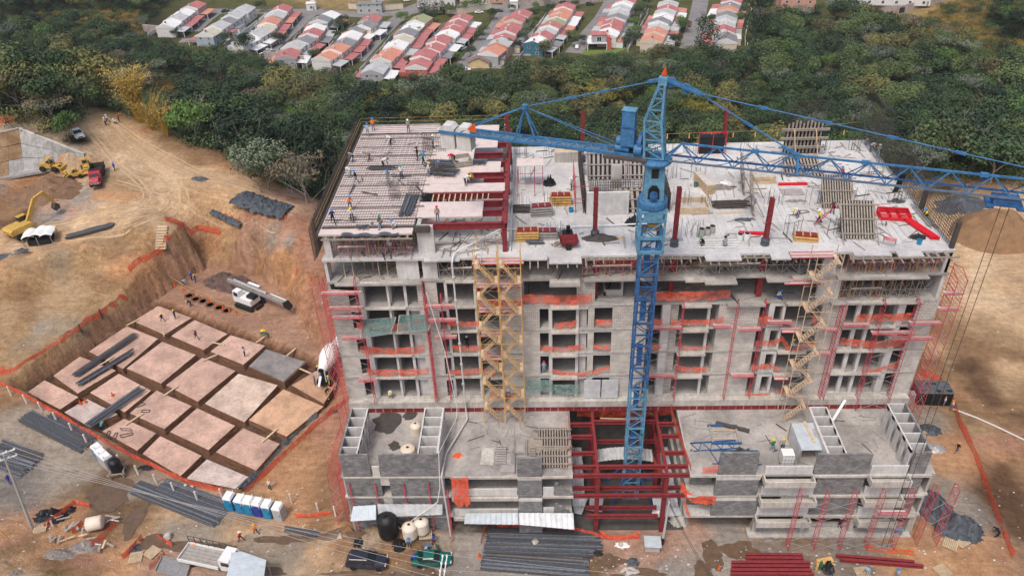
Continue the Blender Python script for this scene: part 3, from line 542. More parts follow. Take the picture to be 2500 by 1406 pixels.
# ================================================================ plants
LM = dict(dark=leafmat('dark_leaves',(.038,.070,.036),.6), mid=leafmat('mid_green_leaves',(.070,.106,.048),.6), oliv=leafmat('olive_leaves',(.122,.130,.055),.55), lite=leafmat('fresh_green_leaves',(.075,.14,.04)), silv=leafmat('silvery_leaves',(.12,.155,.115)), brn=leafmat('brownish_leaves',(.15,.13,.085)), yel=leafmat('yellow_blossom',(.42,.36,.03)), bam=leafmat('bamboo_leaves',(.18,.175,.04)), cyp=leafmat('cypress_leaves',(.03,.055,.032)), gold=leafmat('golden_bamboo_leaves',(.34,.25,.07)), wine=leafmat('wine_red_leaves',(.12,.035,.04)))
def crown_mesh(name, seed, shape='round', n=1900, R=4.5, H=4.0, base=3.0, leaf=.42):
 r = random.Random(seed); mb = MB(); tint = []
 blobs = []
 nb = 22 if shape != 'umbrella' else 15
 for i in range(nb):
  a = r.uniform(0,6.283); d = R*math.sqrt(r.random())*.78
  if shape == 'umbrella': z = base+H*.75-d*d/R/R*H*.35+r.uniform(-.3,.3); br = r.uniform(.7,1.25)
  elif shape == 'tall': d *= .6; z = base+r.random()*H*1.5; br = r.uniform(.9,1.6)
  else: z = base+H*(.25+.75*math.sqrt(max(0,1-(d/R)**2)))*r.uniform(.55,1); br = r.uniform(.8,1.9)
  blobs.append((d*math.cos(a), d*math.sin(a), z, br, r.random()))
 tot = sum(b[3]**2 for b in blobs)
 for bx,by,bz,br,tn in blobs:
  for k in range(int(n*br*br/tot)):
   v = Vector((r.gauss(0,1), r.gauss(0,1), r.gauss(.25,.9))).normalized()
   q = Vector((bx,by,bz))+Vector((v.x*br, v.y*br, v.z*br*.72))*r.uniform(.72,1.08)
   a = (v+Vector((r.uniform(-.9,.9),r.uniform(-.9,.9),r.uniform(-.2,.9)))).normalized()
   u = a.cross(Vector((r.random(),r.random(),.3))).normalized(); w = a.cross(u); s = leaf*r.uniform(.55,1.25)
   mb.add([q-u*s*.5, q-w*s*.32, q+u*s*.5, q+w*s*.32], [(0,1,2,3)]); tint.append(min(1,max(0,.42*tn+.2*r.random())))
 me = mb.mesh(name, [LM['mid']]); at = me.attributes.new('tint','FLOAT','FACE'); at.data.foreach_set('value', tint); return me
def branches(name, seed, h=6, spread=3.5, m=None, r0=.22, fine=False, levels=3):
 r = random.Random(seed); mb = MB()
 def grow(p, d, ln, rad, lv):
  q = p+d*ln; mb.tube(p, q, rad, 5, rad*.62, caps=False)
  if lv == 0: return
  for i in range(r.randint(2,3) + (1 if fine else 0)):
   nd = (d*.75+Vector((r.uniform(-1,1),r.uniform(-1,1),r.uniform(-.15,.6)))*.75).normalized()
   grow(p+d*ln*r.uniform(.7,1) , nd, ln*r.uniform(.55,.8), rad*.58, lv-1)
 grow(Vector((0,0,-2.5)), Vector((r.uniform(-.12,.12),r.uniform(-.12,.12),1)).normalized(), h*.45+2.5, r0, levels)
 return mb.mesh(name, [m or M['trunk']])
def bamboo_mesh(name, seed, n=34, h=9, leafy=13, spr=.5, cr=.05):
 r = random.Random(seed); mb = MB(); tint = []
 for i in range(n):
  a = r.uniform(0,6.283); sp = r.uniform(.15,1)**.8*h*spr; p = Vector((math.cos(a)*.6*r.random(), math.sin(a)*.6*r.random(), -1)); hh = h*r.uniform(.7,1.1); prev = p
  for k in range(1,8):
   f = k/7; q = p+Vector((math.cos(a)*sp*f**2.0, math.sin(a)*sp*f**2.0, hh*(f-.28*f**3)))
   mb.tube(prev, q, cr*(1-f*.7), 3, cr*(1-(f+.14)*.7), mi=1, caps=False); tint += [.3]*3; prev = q
   if leafy and k > 2:
    for _ in range(leafy):
     c = q+Vector((r.uniform(-.6,.6),r.uniform(-.6,.6),r.uniform(-.6,.3))); u = Vector((r.uniform(-1,1),r.uniform(-1,1),r.uniform(-.7,.3))).normalized(); w = u.cross(Vector((0,0,1))).normalized()*.09; s = r.uniform(.3,.6)
     mb.add([c-u*s/2, c-w, c+u*s/2, c+w],[(0,1,2,3)]); tint.append(.4*r.random()+.1*f)
 me = mb.mesh(name, [LM['bam'], mat(name+'_cane',(.48,.30,.05) if cr > .06 else (.30,.26,.08),.6,.3,2)]); at = me.attributes.new('tint','FLOAT','FACE'); at.data.foreach_set('value', tint); return me
CR = [crown_mesh('round_crown_leaves', 10+i, 'round', 1900, 4.3, 5.2, 2.8, .5) for i in range(5)]
CU = [crown_mesh('umbrella_crown_leaves', 30+i, 'umbrella', 1050, 4.8, 2.6, 4.2, .40) for i in range(3)]
CT = [crown_mesh('tall_crown_leaves', 40+i, 'tall', 1500, 3.6, 5.0, 2.2) for i in range(2)]
CS = [crown_mesh('shrub_leaves', 50+i, 'round', 420, 2.6, 1.9, .2, .40) for i in range(3)]
TR = [branches('trunk_and_limbs', 60+i, 7.5) for i in range(3)]; TU = [branches('pale_trunk_and_limbs', 70+i, 8.5, m=M['trunkw'], r0=.13, levels=4) for i in range(2)]
BB = [bamboo_mesh('bamboo_culms', 80+i) for i in range(2)]; BT = [branches('bare_branches', 90+i, 8, m=M['trunk'], r0=.10, fine=True, levels=4) for i in range(2)]
FPOLY = [(-25,-10),(330,-30),(420,-5),(352,60),(352,95),(440,118),(470,124),(540,120),(645,146),(650,168),(760,175),(930,178),(985,186),(1240,182),(1250,154),(1350,150),(1540,135),(1700,118),(1860,140),(1880,60),(2060,45),(2240,50),(2330,0),(2540,-20),(2560,460),(2400,435),(2330,440),(2230,440),(1500,470),(850,470),(770,480),(700,460),(640,430),(560,380),(460,345),(330,285),(290,262),(210,262),(180,300),(205,370),(190,360),(120,320),(40,300),(-30,285)]
FP = np.array(FPOLY, float)
CLEAR = [np.array(p,float) for p in ([(-20,70),(0,42),(140,28),(345,26),(355,112),(300,100),(200,62),(60,80)],[(355,205),(430,195),(560,212),(540,240),(400,232)],[(2040,28),(2240,50),(2330,0),(2420,-30),(2560,-30),(2560,40),(2420,40),(2400,66),(2560,130),(2560,190),(2440,160),(2330,112),(2240,84),(2100,62)])]
def in_forest(px, py):
 X = np.array([px*1.0]); Y = np.array([py*1.0])
 return bool(inside(X,Y,FP)[0]) and not any(inside(X,Y,c)[0] for c in CLEAR)
# candidate stems on the ravine floor: jittered grid
cand = []
st = 6.8
for iy in range(0, 57):
 for ix in range(-46, 56):
  y = 100+iy*st; x = ix*st*(1+max(0,(y-250))/900)
  x += rnd.uniform(-2.4,2.4); y += rnd.uniform(-2.4,2.4)
  cand.append((x,y))
XA = np.array([c[0] for c in cand]); YA = np.array([c[1] for c in cand]); HA = height(XA, YA)
stems = []
for x,y,h in zip(XA,YA,HA):
 px,py,dz = proj((x,y,h+1));
 if not in_forest(px,py) or not (-150 < px < 2650): continue
 if 270 < px < 470 and 235 < py < 390 or 150 < px < 270 and 290 < py < 420: continue
 if dz > 200:
  tx,ty,_ = proj((x,y,h+8))
  if 330 < tx < 1840 and not inside(np.array([tx]),np.array([ty]),FP)[0]: continue
 if any(abs(x-a)<8 and abs(y-b)<8 for a,b in HOUSE_XY): continue
 if -40 < x < 50 and y < 105: continue
 stems.append((x,y,h,px,py,dz))
stems.sort(key=lambda s: s[5])
KIND = { # key: (phrase, crown meshes, trunk meshes, leaf key)
 'dark':('dark green dense tree',CR,TR,'dark'),'mid':('mid green bushy tree',CR,TR,'mid'),'oliv':('olive green loose tree',CR,TR,'oliv'),'lite':('bright fresh green tree',CR,TR,'lite'),
 'silv':('silvery umbrella tree',CU,TU,'silv'),'brn':('brownish dry-leaved tree',CU,TR,'brn'),'tall':('tall dark green tree',CT,TR,'dark')}
ZC = ['beyond the lined bank','behind the dirt road bend','behind the tall golden bamboo','beside the low golden bamboo','above the roadside bank','above the large tarpaulin','off the tower\'s pit corner','behind the deck\'s far corner','above the counterweights','above the counter-jib tip','above the counter-jib mast','above the hoist ropes','behind the crane cabinets','just past the crane apex','beyond the far red column','above the timber tower','above the far roof corner','behind the tallest cage','above the jib\'s free end','above the jib trolley']
def zone(px, py):
 return ('high up' if py < 110 else 'part-way down' if py < 200 else 'low down' if py < 290 else 'nearest the site')+' '+ZC[min(19,max(0,int(px//125)))]
spec_rng = random.Random(5); nobj = 0; far_pts = []
def pick(px, py):
 v = noise.noise(Vector((px/170, py/60, 1.7))); r = spec_rng.random()
 if r < .10: return 'silv'
 if r < .13: return 'brn'
 if r < .20: return 'tall'
 if r < .24: return 'lite'
 if v > .22: return 'oliv' if spec_rng.random() < .5 else 'mid'
 if v < -.12: return 'dark'
 return 'mid' if spec_rng.random() < .55 else 'dark'
def tree(x, y, z, kind, s, label, group='trees in the wooded ravine', lk=None):
 ph, cm, tm, lf = KIND[kind]; r = spec_rng
 t = T('tree', label, 'tree', (x,y,z-.3), r.uniform(0,6.28), group)
 sc = (s*r.uniform(.9,1.15), s*r.uniform(.9,1.15), s*r.uniform(.85,1.15))
 inst('crown', r.choice(cm), t, sc=sc, mats=[LM[lk or lf]]); inst('trunk', r.choice(tm), t, sc=(s*.9,s*.9,s*(.66 if tm is TU else .8))); return t
nearst = [s for s in stems if -40 < s[3] < 2540 and s[4] > -10]
NT = 275
for i,(x,y,h,px,py,dz) in enumerate(nearst[:NT]):
 k = pick(px,py); s = spec_rng.uniform(.8,1.6)
 size = 'large ' if s > 1.35 else 'small ' if s < 1.0 else ''
 tree(x,y,h,k,s, f"{size}{KIND[k][0]} {zone(px,py)}")
rest = nearst[NT:]
# everything farther off is one wood nobody could count: instanced by geometry nodes
def scatter(name, pts, meshes_mats):
 """pts: (x,y,z,kind index,scale,rot)"""
 me = bpy.data.meshes.new(name); me.from_pydata([p[:3] for p in pts], [], [])
 for nm, i, ty in (('kind',3,'INT'),('size',4,'FLOAT'),('turn',5,'FLOAT')):
  a = me.attributes.new(nm, ty, 'POINT'); a.data.foreach_set('value', [p[i] for p in pts])
 o = bpy.data.objects.new(name, me); COL.objects.link(o); struct(o, 'stuff')
 ng = bpy.data.node_groups.new(name+'_nodes','GeometryNodeTree'); ng.interface.new_socket('Geometry', in_out='INPUT', socket_type='NodeSocketGeometry'); ng.interface.new_socket('Geometry', in_out='OUTPUT', socket_type='NodeSocketGeometry')
 N = ng.nodes; L = ng.links; gi = N.new('NodeGroupInput'); go = N.new('NodeGroupOutput'); iop = N.new('GeometryNodeInstanceOnPoints'); iop.inputs['Pick Instance'].default_value = True
 g2i = N.new('GeometryNodeGeometryToInstance')
 for me2, ml in reversed(meshes_mats):
  o2 = bpy.data.objects.new(name+'_source', me2);
  if ml: o2.material_slots[0].link = 'OBJECT'; o2.material_slots[0].material = ml
  oi = N.new('GeometryNodeObjectInfo'); oi.inputs['Object'].default_value = o2; oi.inputs['As Instance'].default_value = False
  sm = N.new('GeometryNodeSetMaterial')
  if ml: sm.inputs['Material'].default_value = ml; L.new(oi.outputs['Geometry'], sm.inputs['Geometry']); L.new(sm.outputs[0], g2i.inputs[0])
  else: L.new(oi.outputs['Geometry'], g2i.inputs[0])
 def na(nm, ty):
  n = N.new('GeometryNodeInputNamedAttribute'); n.data_type = ty; n.inputs[0].default_value = nm; return n.outputs['Attribute']
 cb = N.new('ShaderNodeCombineXYZ'); L.new(na('turn','FLOAT'), cb.inputs[2])
 L.new(gi.outputs[0], iop.inputs['Points']); L.new(g2i.outputs[0], iop.inputs['Instance']); L.new(na('kind','INT'), iop.inputs['Instance Index'])
 L.new(cb.outputs[0], iop.inputs['Rotation']); L.new(na('size','FLOAT'), iop.inputs['Scale']); L.new(iop.outputs[0], go.inputs[0])
 md = o.modifiers.new('scatter','NODES'); md.node_group = ng; return o
SRC = [(CR[0],LM['dark']),(CR[1],LM['mid']),(CR[2],LM['oliv']),(CR[3],LM['dark']),(CU[0],LM['silv']),(CU[1],LM['brn']),(CT[0],LM['dark']),(CR[4],LM['lite']),(CS[0],LM['dark']),(CS[1],LM['mid']),(CS[2],LM['oliv']),(CS[0],LM['brn'])]
KI = dict(dark=[0,3],mid=[1],oliv=[2],silv=[4],brn=[5],tall=[6],lite=[7])
pts = [(x,y,h-.3,spec_rng.choice(KI[pick(px,py)]),spec_rng.uniform(.75,1.6),spec_rng.uniform(0,6.28)) for (x,y,h,px,py,dz) in rest]
scatter('distant_woodland', pts, SRC)
# undergrowth over the whole ravine
us = []
UX = [];
for iy in range(0, 150):
 for ix in range(-100, 125):
  y = 100+iy*2.6; x = ix*3.0*(1+max(0,(y-200))/500)
  UX.append((x+rnd.uniform(-1.6,1.6), y+rnd.uniform(-1.6,1.6)))
XA = np.array([c[0] for c in UX]); YA = np.array([c[1] for c in UX]); HA = height(XA, YA)
for x,y,h in zip(XA,YA,HA):
 px,py,dz = proj((x,y,h))
 if not (-60 < px < 2560 and -40 < py < 520) or (-40 < x < 50 and y < 106): continue
 inf = bool(inside(np.array([px]),np.array([py]),FP)[0])
 if not inf: continue
 cl = any(inside(np.array([px]),np.array([py]),c)[0] for c in CLEAR)
 if cl and rnd.random() < .8: continue
 v = noise.noise(Vector((x/30,y/30,5))); k = 8 if v < 0 else 9
 if rnd.random() < .25: k = rnd.choice([10,11,9])
 us.append((x,y,h-.4,k,rnd.uniform(.6,1.3),rnd.uniform(0,6.28)))
scatter('undergrowth', us, SRC)
# dry grass tufts on the bare slopes
gm = MB(); gr = random.Random(3); tint = []
for i in range(70):
 a = gr.uniform(0,6.28); d = gr.uniform(0,1.6); x0 = math.cos(a)*d; y0 = math.sin(a)*d; b = gr.uniform(0,6.28); l = gr.uniform(.5,1.2)
 gm.add([(x0-.06,y0,0),(x0+.06,y0,0),(x0+.4*math.cos(b)*l,y0+.4*math.sin(b)*l,l)],[(0,1,2)]); tint.append(gr.random()*.4)
TUFT = gm.mesh('dry_grass_tuft',[LM['gold']]); _a = TUFT.attributes.new('tint','FLOAT','FACE'); _a.data.foreach_set('value',tint)
gp = []
for c in CLEAR:
 x0,y0 = c.min(0); x1,y1 = c.max(0)
 for _ in range(int((x1-x0)*(y1-y0)/22)):
  px,py = rnd.uniform(x0,x1), rnd.uniform(y0,y1)
  if inside(np.array([px]),np.array([py]),c)[0] and py > -5:
   p = onground(px,py); gp.append((p.x,p.y,p.z-.1,rnd.choice([0,0,1]),rnd.uniform(.7,1.5),rnd.uniform(0,6.28)))
scatter('dry_grass', gp, [(TUFT,LM['gold']),(TUFT,LM['oliv'])])
# hand-placed plants
def gtree(px, py, kind, s, label, lk=None, base=True, group=None):
 p = onground(px,py); return tree(p.x,p.y,p.z,kind,s,label,group,lk)
gtree(1922,175,'mid',.95,'small round tree covered in yellow blossom on the hillside','yel')
gtree(2290,185,'lite',1.25,'bright green tree right of the big silvery umbrella tree, on the hillside')
gtree(2130,180,'silv',1.9,'largest silvery umbrella tree with a tall white trunk, on the hillside')
gtree(2380,265,'silv',1.7,'broad silvery umbrella tree with a leaning white trunk above the jib tie rods')
gtree(2465,180,'oliv',1.2,'flat-topped tree with yellow-green blossom at the edge of the far hillside','yel')
gtree(1885,225,'silv',1.3,'silvery tree with a forked white trunk below the yellow blossom tree')
gtree(1720,150,'tall',2.1,'tall dark conifer-like tree at the end of the last street','dark')
gtree(1835,115,'tall',2.5,'towering dark tree beside the veranda house','cyp')
gtree(1850,85,'tall',2.1,'dark tall tree behind the veranda house','cyp')
gtree(1333,140,'lite',1.0,'round garden tree in front of the teal gabled house','oliv')
gtree(600,140,'dark',1.3,'dark bushy tree hiding the house with the brick porch')
gtree(640,470,'silv',1.25,'big silvery umbrella tree beside the dirt road, with pale limbs')
gtree(655,462,'lite',1.1,'light green young tree with a white trunk beside the dirt road','mid')
gtree(720,470,'silv',1.15,'silvery tree leaning over the earth bank behind the rebar deck')
gtree(750,500,'brn',1.4,'brown sparse tree against the edge of the scaffolded tower')
gtree(790,430,'dark',1.4,'dark tree behind the corner of the rebar deck')
gtree(800,350,'mid',1.4,'wide mid green tree close behind the rebar deck')
gtree(30,270,'oliv',1.5,'yellow-green tree above the concrete-lined bank','oliv')
gtree(90,280,'oliv',1.3,'olive tree overhanging the end of the concrete-lined bank')
gtree(140,300,'silv',1.1,'thin-leaved grey tree beside the parked white pickup','brn')
gtree(170,345,'mid',.7,'low bush beside the parked white pickup','lite')
gtree(10,230,'dark',1.6,'dark tree at the picture edge above the lined bank')
for (px,py,s,lab) in [(745,300,1.0,'bare grey tree standing in the ravine behind the rebar deck'),(1085,292,1.2,'bare grey tree just above the counterweights'),(2230,215,1.0,'leafless pinkish tree beside the bright green hillside tree'),(1750,215,1.1,'bare spreading tree below the jib tie rods'),(530,260,.8,'leafless tree by the clearing in the valley'),(2010,190,1.1,'tangled leafless tree beside the yellow blossom tree'),(770,530,1.1,'bare branching tree leaning against the earth bank by the rebar deck'),(2090,90,.9,'leafless tree on the grassy hillside')]:
 p = onground(px,py); t = T('bare_tree', lab, 'tree', (p.x,p.y,p.z), rnd.uniform(0,6)); inst('branches', rnd.choice(BT), t, sc=s*.8)
bi = 0
for (px,py,s,lk,lab) in [(1460,255,1.5,'bam','bamboo clump in the ravine left of the crane mast'),(1500,245,1.4,'bam','second bamboo clump in the ravine beside the crane mast'),(880,275,1.4,'bam','bamboo clump just behind the rebar deck'),(960,265,1.4,'bam','bamboo clump behind the far edge of the rebar deck'),(1110,225,1.2,'bam','bamboo clump above the counterweights'),(1690,285,1.5,'bam','broad bamboo clump right of the crane tower head'),(1740,300,1.5,'bam','bamboo clump behind the black wrapped frame'),(1790,310,1.4,'bam','bamboo clump behind the far red column'),(1660,270,1.3,'bam','bamboo clump against the crane tower head'),(2050,330,1.2,'bam','yellow-green bamboo behind the tied timber tower'),(30,215,1.3,'bam','yellowish bamboo above the lined bank at the picture edge')]:
 p = onground(px,py+12); t = T('bamboo_clump', lab, 'bamboo', (p.x,p.y,p.z), rnd.uniform(0,6), 'bamboo clumps in the ravine'); inst('culms', rnd.choice(BB), t, sc=s, mats=[LM[lk]])
# the golden bamboo beside the road
gb = bamboo_mesh('golden_bamboo_culms', 200, 70, 13, 5, .26, .085); gb2 = bamboo_mesh('leaning_golden_culms', 201, 30, 11, 4, .5, .075)
for (px,py,s,me_,lab) in [(345,300,1.35,gb,'tall golden bamboo clump rising beside the dirt road'),(375,318,1.1,gb2,'thinner golden bamboo clump next to the tall one by the road'),(405,330,.95,gb2,'lowest arching golden bamboo at the edge of the dirt road')]:
 p = onground(px,py); t = T('golden_bamboo', lab, 'bamboo', (p.x,p.y,p.z), rnd.uniform(0,6), 'golden bamboo by the road'); inst('culms', me_, t, sc=s, mats=[LM['gold']])
# cypresses and garden shrubs among the houses
cy = crown_mesh('cypress_leaves_mesh', 300, 'tall', 700, 1.1, 4.2, .6, .4)
for k,(px,py) in enumerate([(1030,33),(1043,38),(1055,40),(1067,38),(1081,36)]):
 p = atz(px,py,ZH); t = T('cypress', f"{['first','second','third','fourth','last'][k]} dark cypress before the white house, counted from the green roof", 'tree', (p.x,p.y,ZH), k, 'cypress row'); inst('crown', cy, t, sc=1.25, mats=[LM['cyp']]); MB().tube((0,0,0),(0,0,1.6),.18,6).build('trunk', M['trunk'], t)
pm = MB()
for k in range(11):
 a = k*.57; prev = Vector((0,0,7.5))
 for j in range(1,5):
  q = Vector((math.cos(a)*j*.75, math.sin(a)*j*.75, 7.5+.5*j-.17*j*j)); w = Vector((-math.sin(a),math.cos(a),0))*(.45-.07*j)
  pm.add([prev-w,prev+w,q+w*.8,q-w*.8],[(0,1,2,3)]); prev = q
for (px,py,lab) in [(1118,32,'tall palm in front of the cream house'),(1330,20,'palm in the garden above the rose roofs'),(1341,22,'second palm in the garden above the rose roofs')]:
 p = atz(px,py,ZH); t = T('palm_tree', lab, 'palm', (p.x,p.y,ZH), 0); me_ = pm.mesh('palm_fronds',[LM['mid']]); _a = me_.attributes.new('tint','FLOAT','FACE'); _a.data.foreach_set('value',[.2]*len(me_.polygons)); inst('fronds', me_, t); MB().tube((0,0,0),(0,0,7.6),.22,7,.14).build('trunk', M['trunk'], t)
shr = [(560,62),(585,52),(600,40),(640,30),(840,60),(835,78),(848,100),(820,95),(985,120),(1000,108),(1015,95),(985,60),(1010,75),(1040,60),(1055,55),(1275,60),(1290,70),(1265,80),(1285,88),(1275,105),(1300,50),(1330,40),(1345,36),(1545,70),(1552,60),(1560,45),(1548,90),(1570,28),(1580,20),(1540,105),(1530,115),(1665,72),(1670,80),(1650,112),(1560,110),(1400,115),(1395,100),(1120,150),(1150,140),(1085,120),(1000,160),(960,165),(1170,100),(1180,88),(860,128),(770,150),(680,110),(1235,130),(1260,125),(1420,110),(1740,60),(1800,60),(1806,40),(1810,20),(430,92),(560,112),(1100,40),(1140,30),(1165,28),(1200,50),(1250,30),(1310,28),(1380,28),(1405,20)]
for k,(px,py) in enumerate(shr):
 p = atz(px,py,ZH); kk = rnd.choice(['dark','mid','lite','dark']);
 near = min(range(len(ROWS)), key=lambda i: min((a-px)**2+(b-py)**2 for a,b in ROWS[i][3]))
 t = T('garden_tree', f"{dict(dark='dark',mid='mid green',lite='bright green')[kk]} garden tree beside the {ROWS[near][0]}", 'tree', (p.x,p.y,ZH), rnd.uniform(0,6), 'garden trees between the row houses'); s = rnd.uniform(.55,.95)
 inst('crown', rnd.choice(CR), t, sc=(s,s,s*.8), mats=[LM[kk]]); inst('trunk', rnd.choice(TR), t, sc=s*.7)
# ================================================================ the apartment block under construction
X0, X1, YF, YB = -23.45, 43.25, 71.0, 98.4
FZ = [11.7, 15.1, 18.5, 21.9, 25.3, 28.7, 31.6, 35.0]
DZ = 10.05; PF = 60.0
blk = T('apartment_block', 'unfinished grey concrete apartment tower standing on a wide two-storey podium', 'building')
def P(name, mb, m, parent=None, smooth=False): return mb.build(name, m, parent if parent is not None else blk, smooth=smooth)
# ---- podium slabs and decks
OX0, OX1 = 3.2, 16.0
for z, th in ((DZ,.3),(6.8,.28),(3.4,.28)):
 P('podium_slab', MB().box(X0+.9, OX0, PF, 97, z-th, z), M['floorconc'] if z == DZ else M['conc'])
 P('podium_slab', MB().box(OX1, 42.4, PF, 97, z-th, z), M['floorconc'] if z == DZ else M['conc'])
P('podium_slab', MB().box(OX0+.01, OX1-.01, 73.5, 97, DZ-.3, DZ-.005), M['floorconc'])
P('atrium_floor', MB().box(OX0-.3, OX1+.3, 60.6, 73.1, .02, .1), mat('shade_painted_floor',(.075,.07,.065),.7,.3,.8))  # basement shade painted into the floor's dark colour
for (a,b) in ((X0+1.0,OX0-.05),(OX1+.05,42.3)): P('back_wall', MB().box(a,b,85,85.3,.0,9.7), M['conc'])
P('back_wall', MB().box(OX0,OX1,73.2,73.5,.1,9.75), mat('shade_painted_wall',(.10,.095,.09),.9,.3,1))  # dark wall colour stands in for the shade deep in the opening
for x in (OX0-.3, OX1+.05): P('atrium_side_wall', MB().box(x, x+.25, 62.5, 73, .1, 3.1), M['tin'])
for x in (OX0-.6, OX1+.32): P('light_blocking_wall', MB().box(x, x+.25, 63, 84.9, .12, DZ-.31), M['conc'])  # walls added to keep atrium light out of the podium storeys
# curbs round the opening
P('opening_kerb', MB().box(OX0-.15, OX0, PF+.1, 70, DZ, DZ+.18).box(OX1, OX1+.15, PF+.1, 70, DZ, DZ+.18), M['ledge'])
# ---- ledge and the exposed red edge beam
P('ledge', MB().box(X0, 43.1, 70.15, 71.0, 11.35, 11.62).box(X0, 43.1, 70.15, 70.3, 10.72, 11.35).box(X0, 43.1, 70.95, 71.25, 11.62, 11.75), M['ledge'])
eb = MB().box(X0+.2, 42.9, 70.2, 70.24, DZ+.06, 10.7).box(X0+.2, 42.9, 70.14, 70.4, 10.66, 10.715).box(X0+.2, 42.9, 70.14, 70.4, DZ+.03, DZ+.07)
P('edge_beam', eb, M['red'])
for i in range(72): P('beam_stiffener', MB().box(-23+i*.92+rnd.uniform(-.1,.1), -22.94+i*.92, 70.12, 70.2, DZ+.07, 10.66), M['pinkp'])
# ---- tower slabs
def slab(x0,x1,y0,y1,z,m='floorconc',th=.24): return P('floor_slab', MB().box(x0,x1,y0,y1,z-th,z), M[m])
for k, z in enumerate(FZ[:6]):
 slab(X0+.02, X1-.02, YF+.02, YB, z-.001*k)
slab(X0, X1, YF, YB, FZ[6], 'roofconc', .28)
# balcony lips
for z in FZ[1:6]:
 for (a,b,d) in ((-19.7,-15.0,.35),(-10.4,-7.2,.3),(1.0,4.1,.75),(15.4,18.6,.75),(26.8,30.0,.6),(33.3,39.2,.45)):
  P('balcony_lip', MB().box(a,b,YF-d,YF+.018,z-.2,z+.012), M['ledge'])
for (a,b,d,zz) in ((-12.4,-8.6,.45,31.6),(.9,4.3,1.25,31.6),(17.2,20.9,1.15,31.6),(-2.0,0.7,.5,31.6),(24.0,26.0,1.1,31.6),(32.6,36.4,.75,31.6),(37.0,39.6,.95,31.6),(-22.4,-12.9,.6,28.7),(17.4,20.8,1.3,28.7),(.9,4.2,1.3,28.7),(24.0,26.4,1.0,28.7),(31.5,41,.8,28.7),(4.6,16,.4,28.7),(26.6,31,.4,25.3),(31.5,41.4,.6,25.3),(20.3,24.4,.7,25.3)):
 P('slab_lip', MB().box(a,b,YF-d,YF-.003,zz-.18,zz+.004), M['roofconc'] if zz > 31 else M['floorconc'])
# ---- facade panels of the five walled storeys
SOL = [(-23.45,-21.3,'w'),(-20.2,-19.6,'p'),(-17.0,-16.75,'p'),(-15.1,-14.8,'p'),(-13.6,-12.95,'w'),(-12.7,-11.4,'w'),(-10.6,-10.3,'p'),(-7.4,-7.1,'p'),(-4.5,-2.15,'w'),
       (-2.1,-.2,'w'),(.8,1.2,'p'),(3.85,4.2,'p'),(5.2,5.9,'w'),(7.9,11.8,'w'),(13.4,14.3,'p'),(18.4,18.7,'p'),(19.6,24.1,'w'),(25.1,25.7,'p'),(26.6,26.9,'p'),(30.8,33.2,'w'),(33.2,33.6,'p'),(34.65,35.1,'p'),(36.1,36.45,'p'),(39.1,39.9,'p'),(41.1,43.25,'w')]
for f in range(5):
 z0 = FZ[f]+.013; z1 = FZ[f+1]-.241
 for a,b,t in SOL:
  if f == 4 and a > -2.15: continue
  if t == 'w':
   m = 'block' if f >= 3 else 'facade'
   if f == 4 and a == -23.45: z1b = z1-.9
   else: z1b = z1
   P('wall_panel', MB().box(a,b,YF+.03 if a not in (-4.5,) else YF-.12,YF+.25,z0,z1b), M[m])
  else:
   P('pillar', MB().box(a,b,YF+.02,YF+.9 if b-a > .5 else YF+.35,z0,z1), M['white'])
 # lintels and sills: each opening closed down to its own height
 if f < 4:
  for a,b,s,l in ((-21.3,-20.2,.35,.45),(-14.8,-13.6,.0,.35),(-11.4,-10.6,.1,.45),(-6.1,-4.5,.0,.5),(-.2,.8,.05,.35),(4.2,5.2,.0,.45),(5.9,7.9,.0,.3),(25.7,26.6,.3,.4),(33.6,34.65,.2,.4),(35.1,36.1,.0,.3)):
   if s: P('sill', MB().box(a+.002,b-.002,YF+.04,YF+.24,z0,z0+s), M['facade'])
   P('lintel', MB().box(a+.002,b-.002,YF+.04,YF+.24,z1-l,z1), M['white'])
  P('edge_band', MB().box(X0+.01,-12.95,YF-.05,YF+.019,z1,FZ[f+1]+.008), M['conc'])
  for a,b in ((-2.1,11.8),(18.4,24.1),(30.8,43.24)): P('edge_band', MB().box(a,b,YF-.05,YF+.019,z1,FZ[f+1]+.008), M['conc'])
 # inner cross walls and party walls seen through the openings
 for a in (-20.2,-16.9,-13.0,-7.3,-4.6,-2.1,.95,5.5,10,14,19.6,24.0,26.7,31,36.3,39.5):
  if f < 4 or a < -2: P('cross_wall', MB().box(a,a+.2,YF+.9,YF+5.0,z0+.003,z1-.003), M['conc'])
 P('inner_wall', MB().box(X0+.3,-2.2,YF+5.0,YF+5.2,z0,z1).box(-2.0 if f<4 else 30.9, X1-.3,YF+5.0,YF+5.2,z0,z1) if f < 4 else MB().box(X0+.3,-2.2,YF+5.0,YF+5.2,z0,z1), M['conc'])
 for a,b in ((-14.7,-13.7),(4.3,5.1),(14.4,15.3)):
  if f < 4: P('inset_wall', MB().box(a,b,YF+.6,YF+.75,z0,z1-.2), M['block'] if f == 3 or a > 14 else M['white'])
 for x in (X0+.05, X1-.3): P('gable_wall', MB().box(x,x+.25,YF+.26,YB-.1,z0,z1), M['facade'])
P('wall_panel', MB().box(3.9,5.9,YF+.3,YF+.52,25.32,28.42), M['block'])
P('wall_panel', MB().box(-2.0,0.2,YF+5.2,YF+5.4,25.32,28.42), M['block'])
P('inner_wall', MB().box(-2.0,30.5,YF+11,YF+11.2,25.32,28.42), M['conc'])
P('inner_wall', MB().box(8.9,9.1,YF+1.5,YF+7,25.32,28.42).box(7.0,8.9,YF+1.5,YF+1.7,25.32,26.1).box(7.0,7.2,YF+1.5,YF+4,25.32,25.9), M['block'])
P('inner_wall', MB().box(X0+.3,X1-.3,YF+9.5,YF+9.7,28.71,31.3), M['conc'])
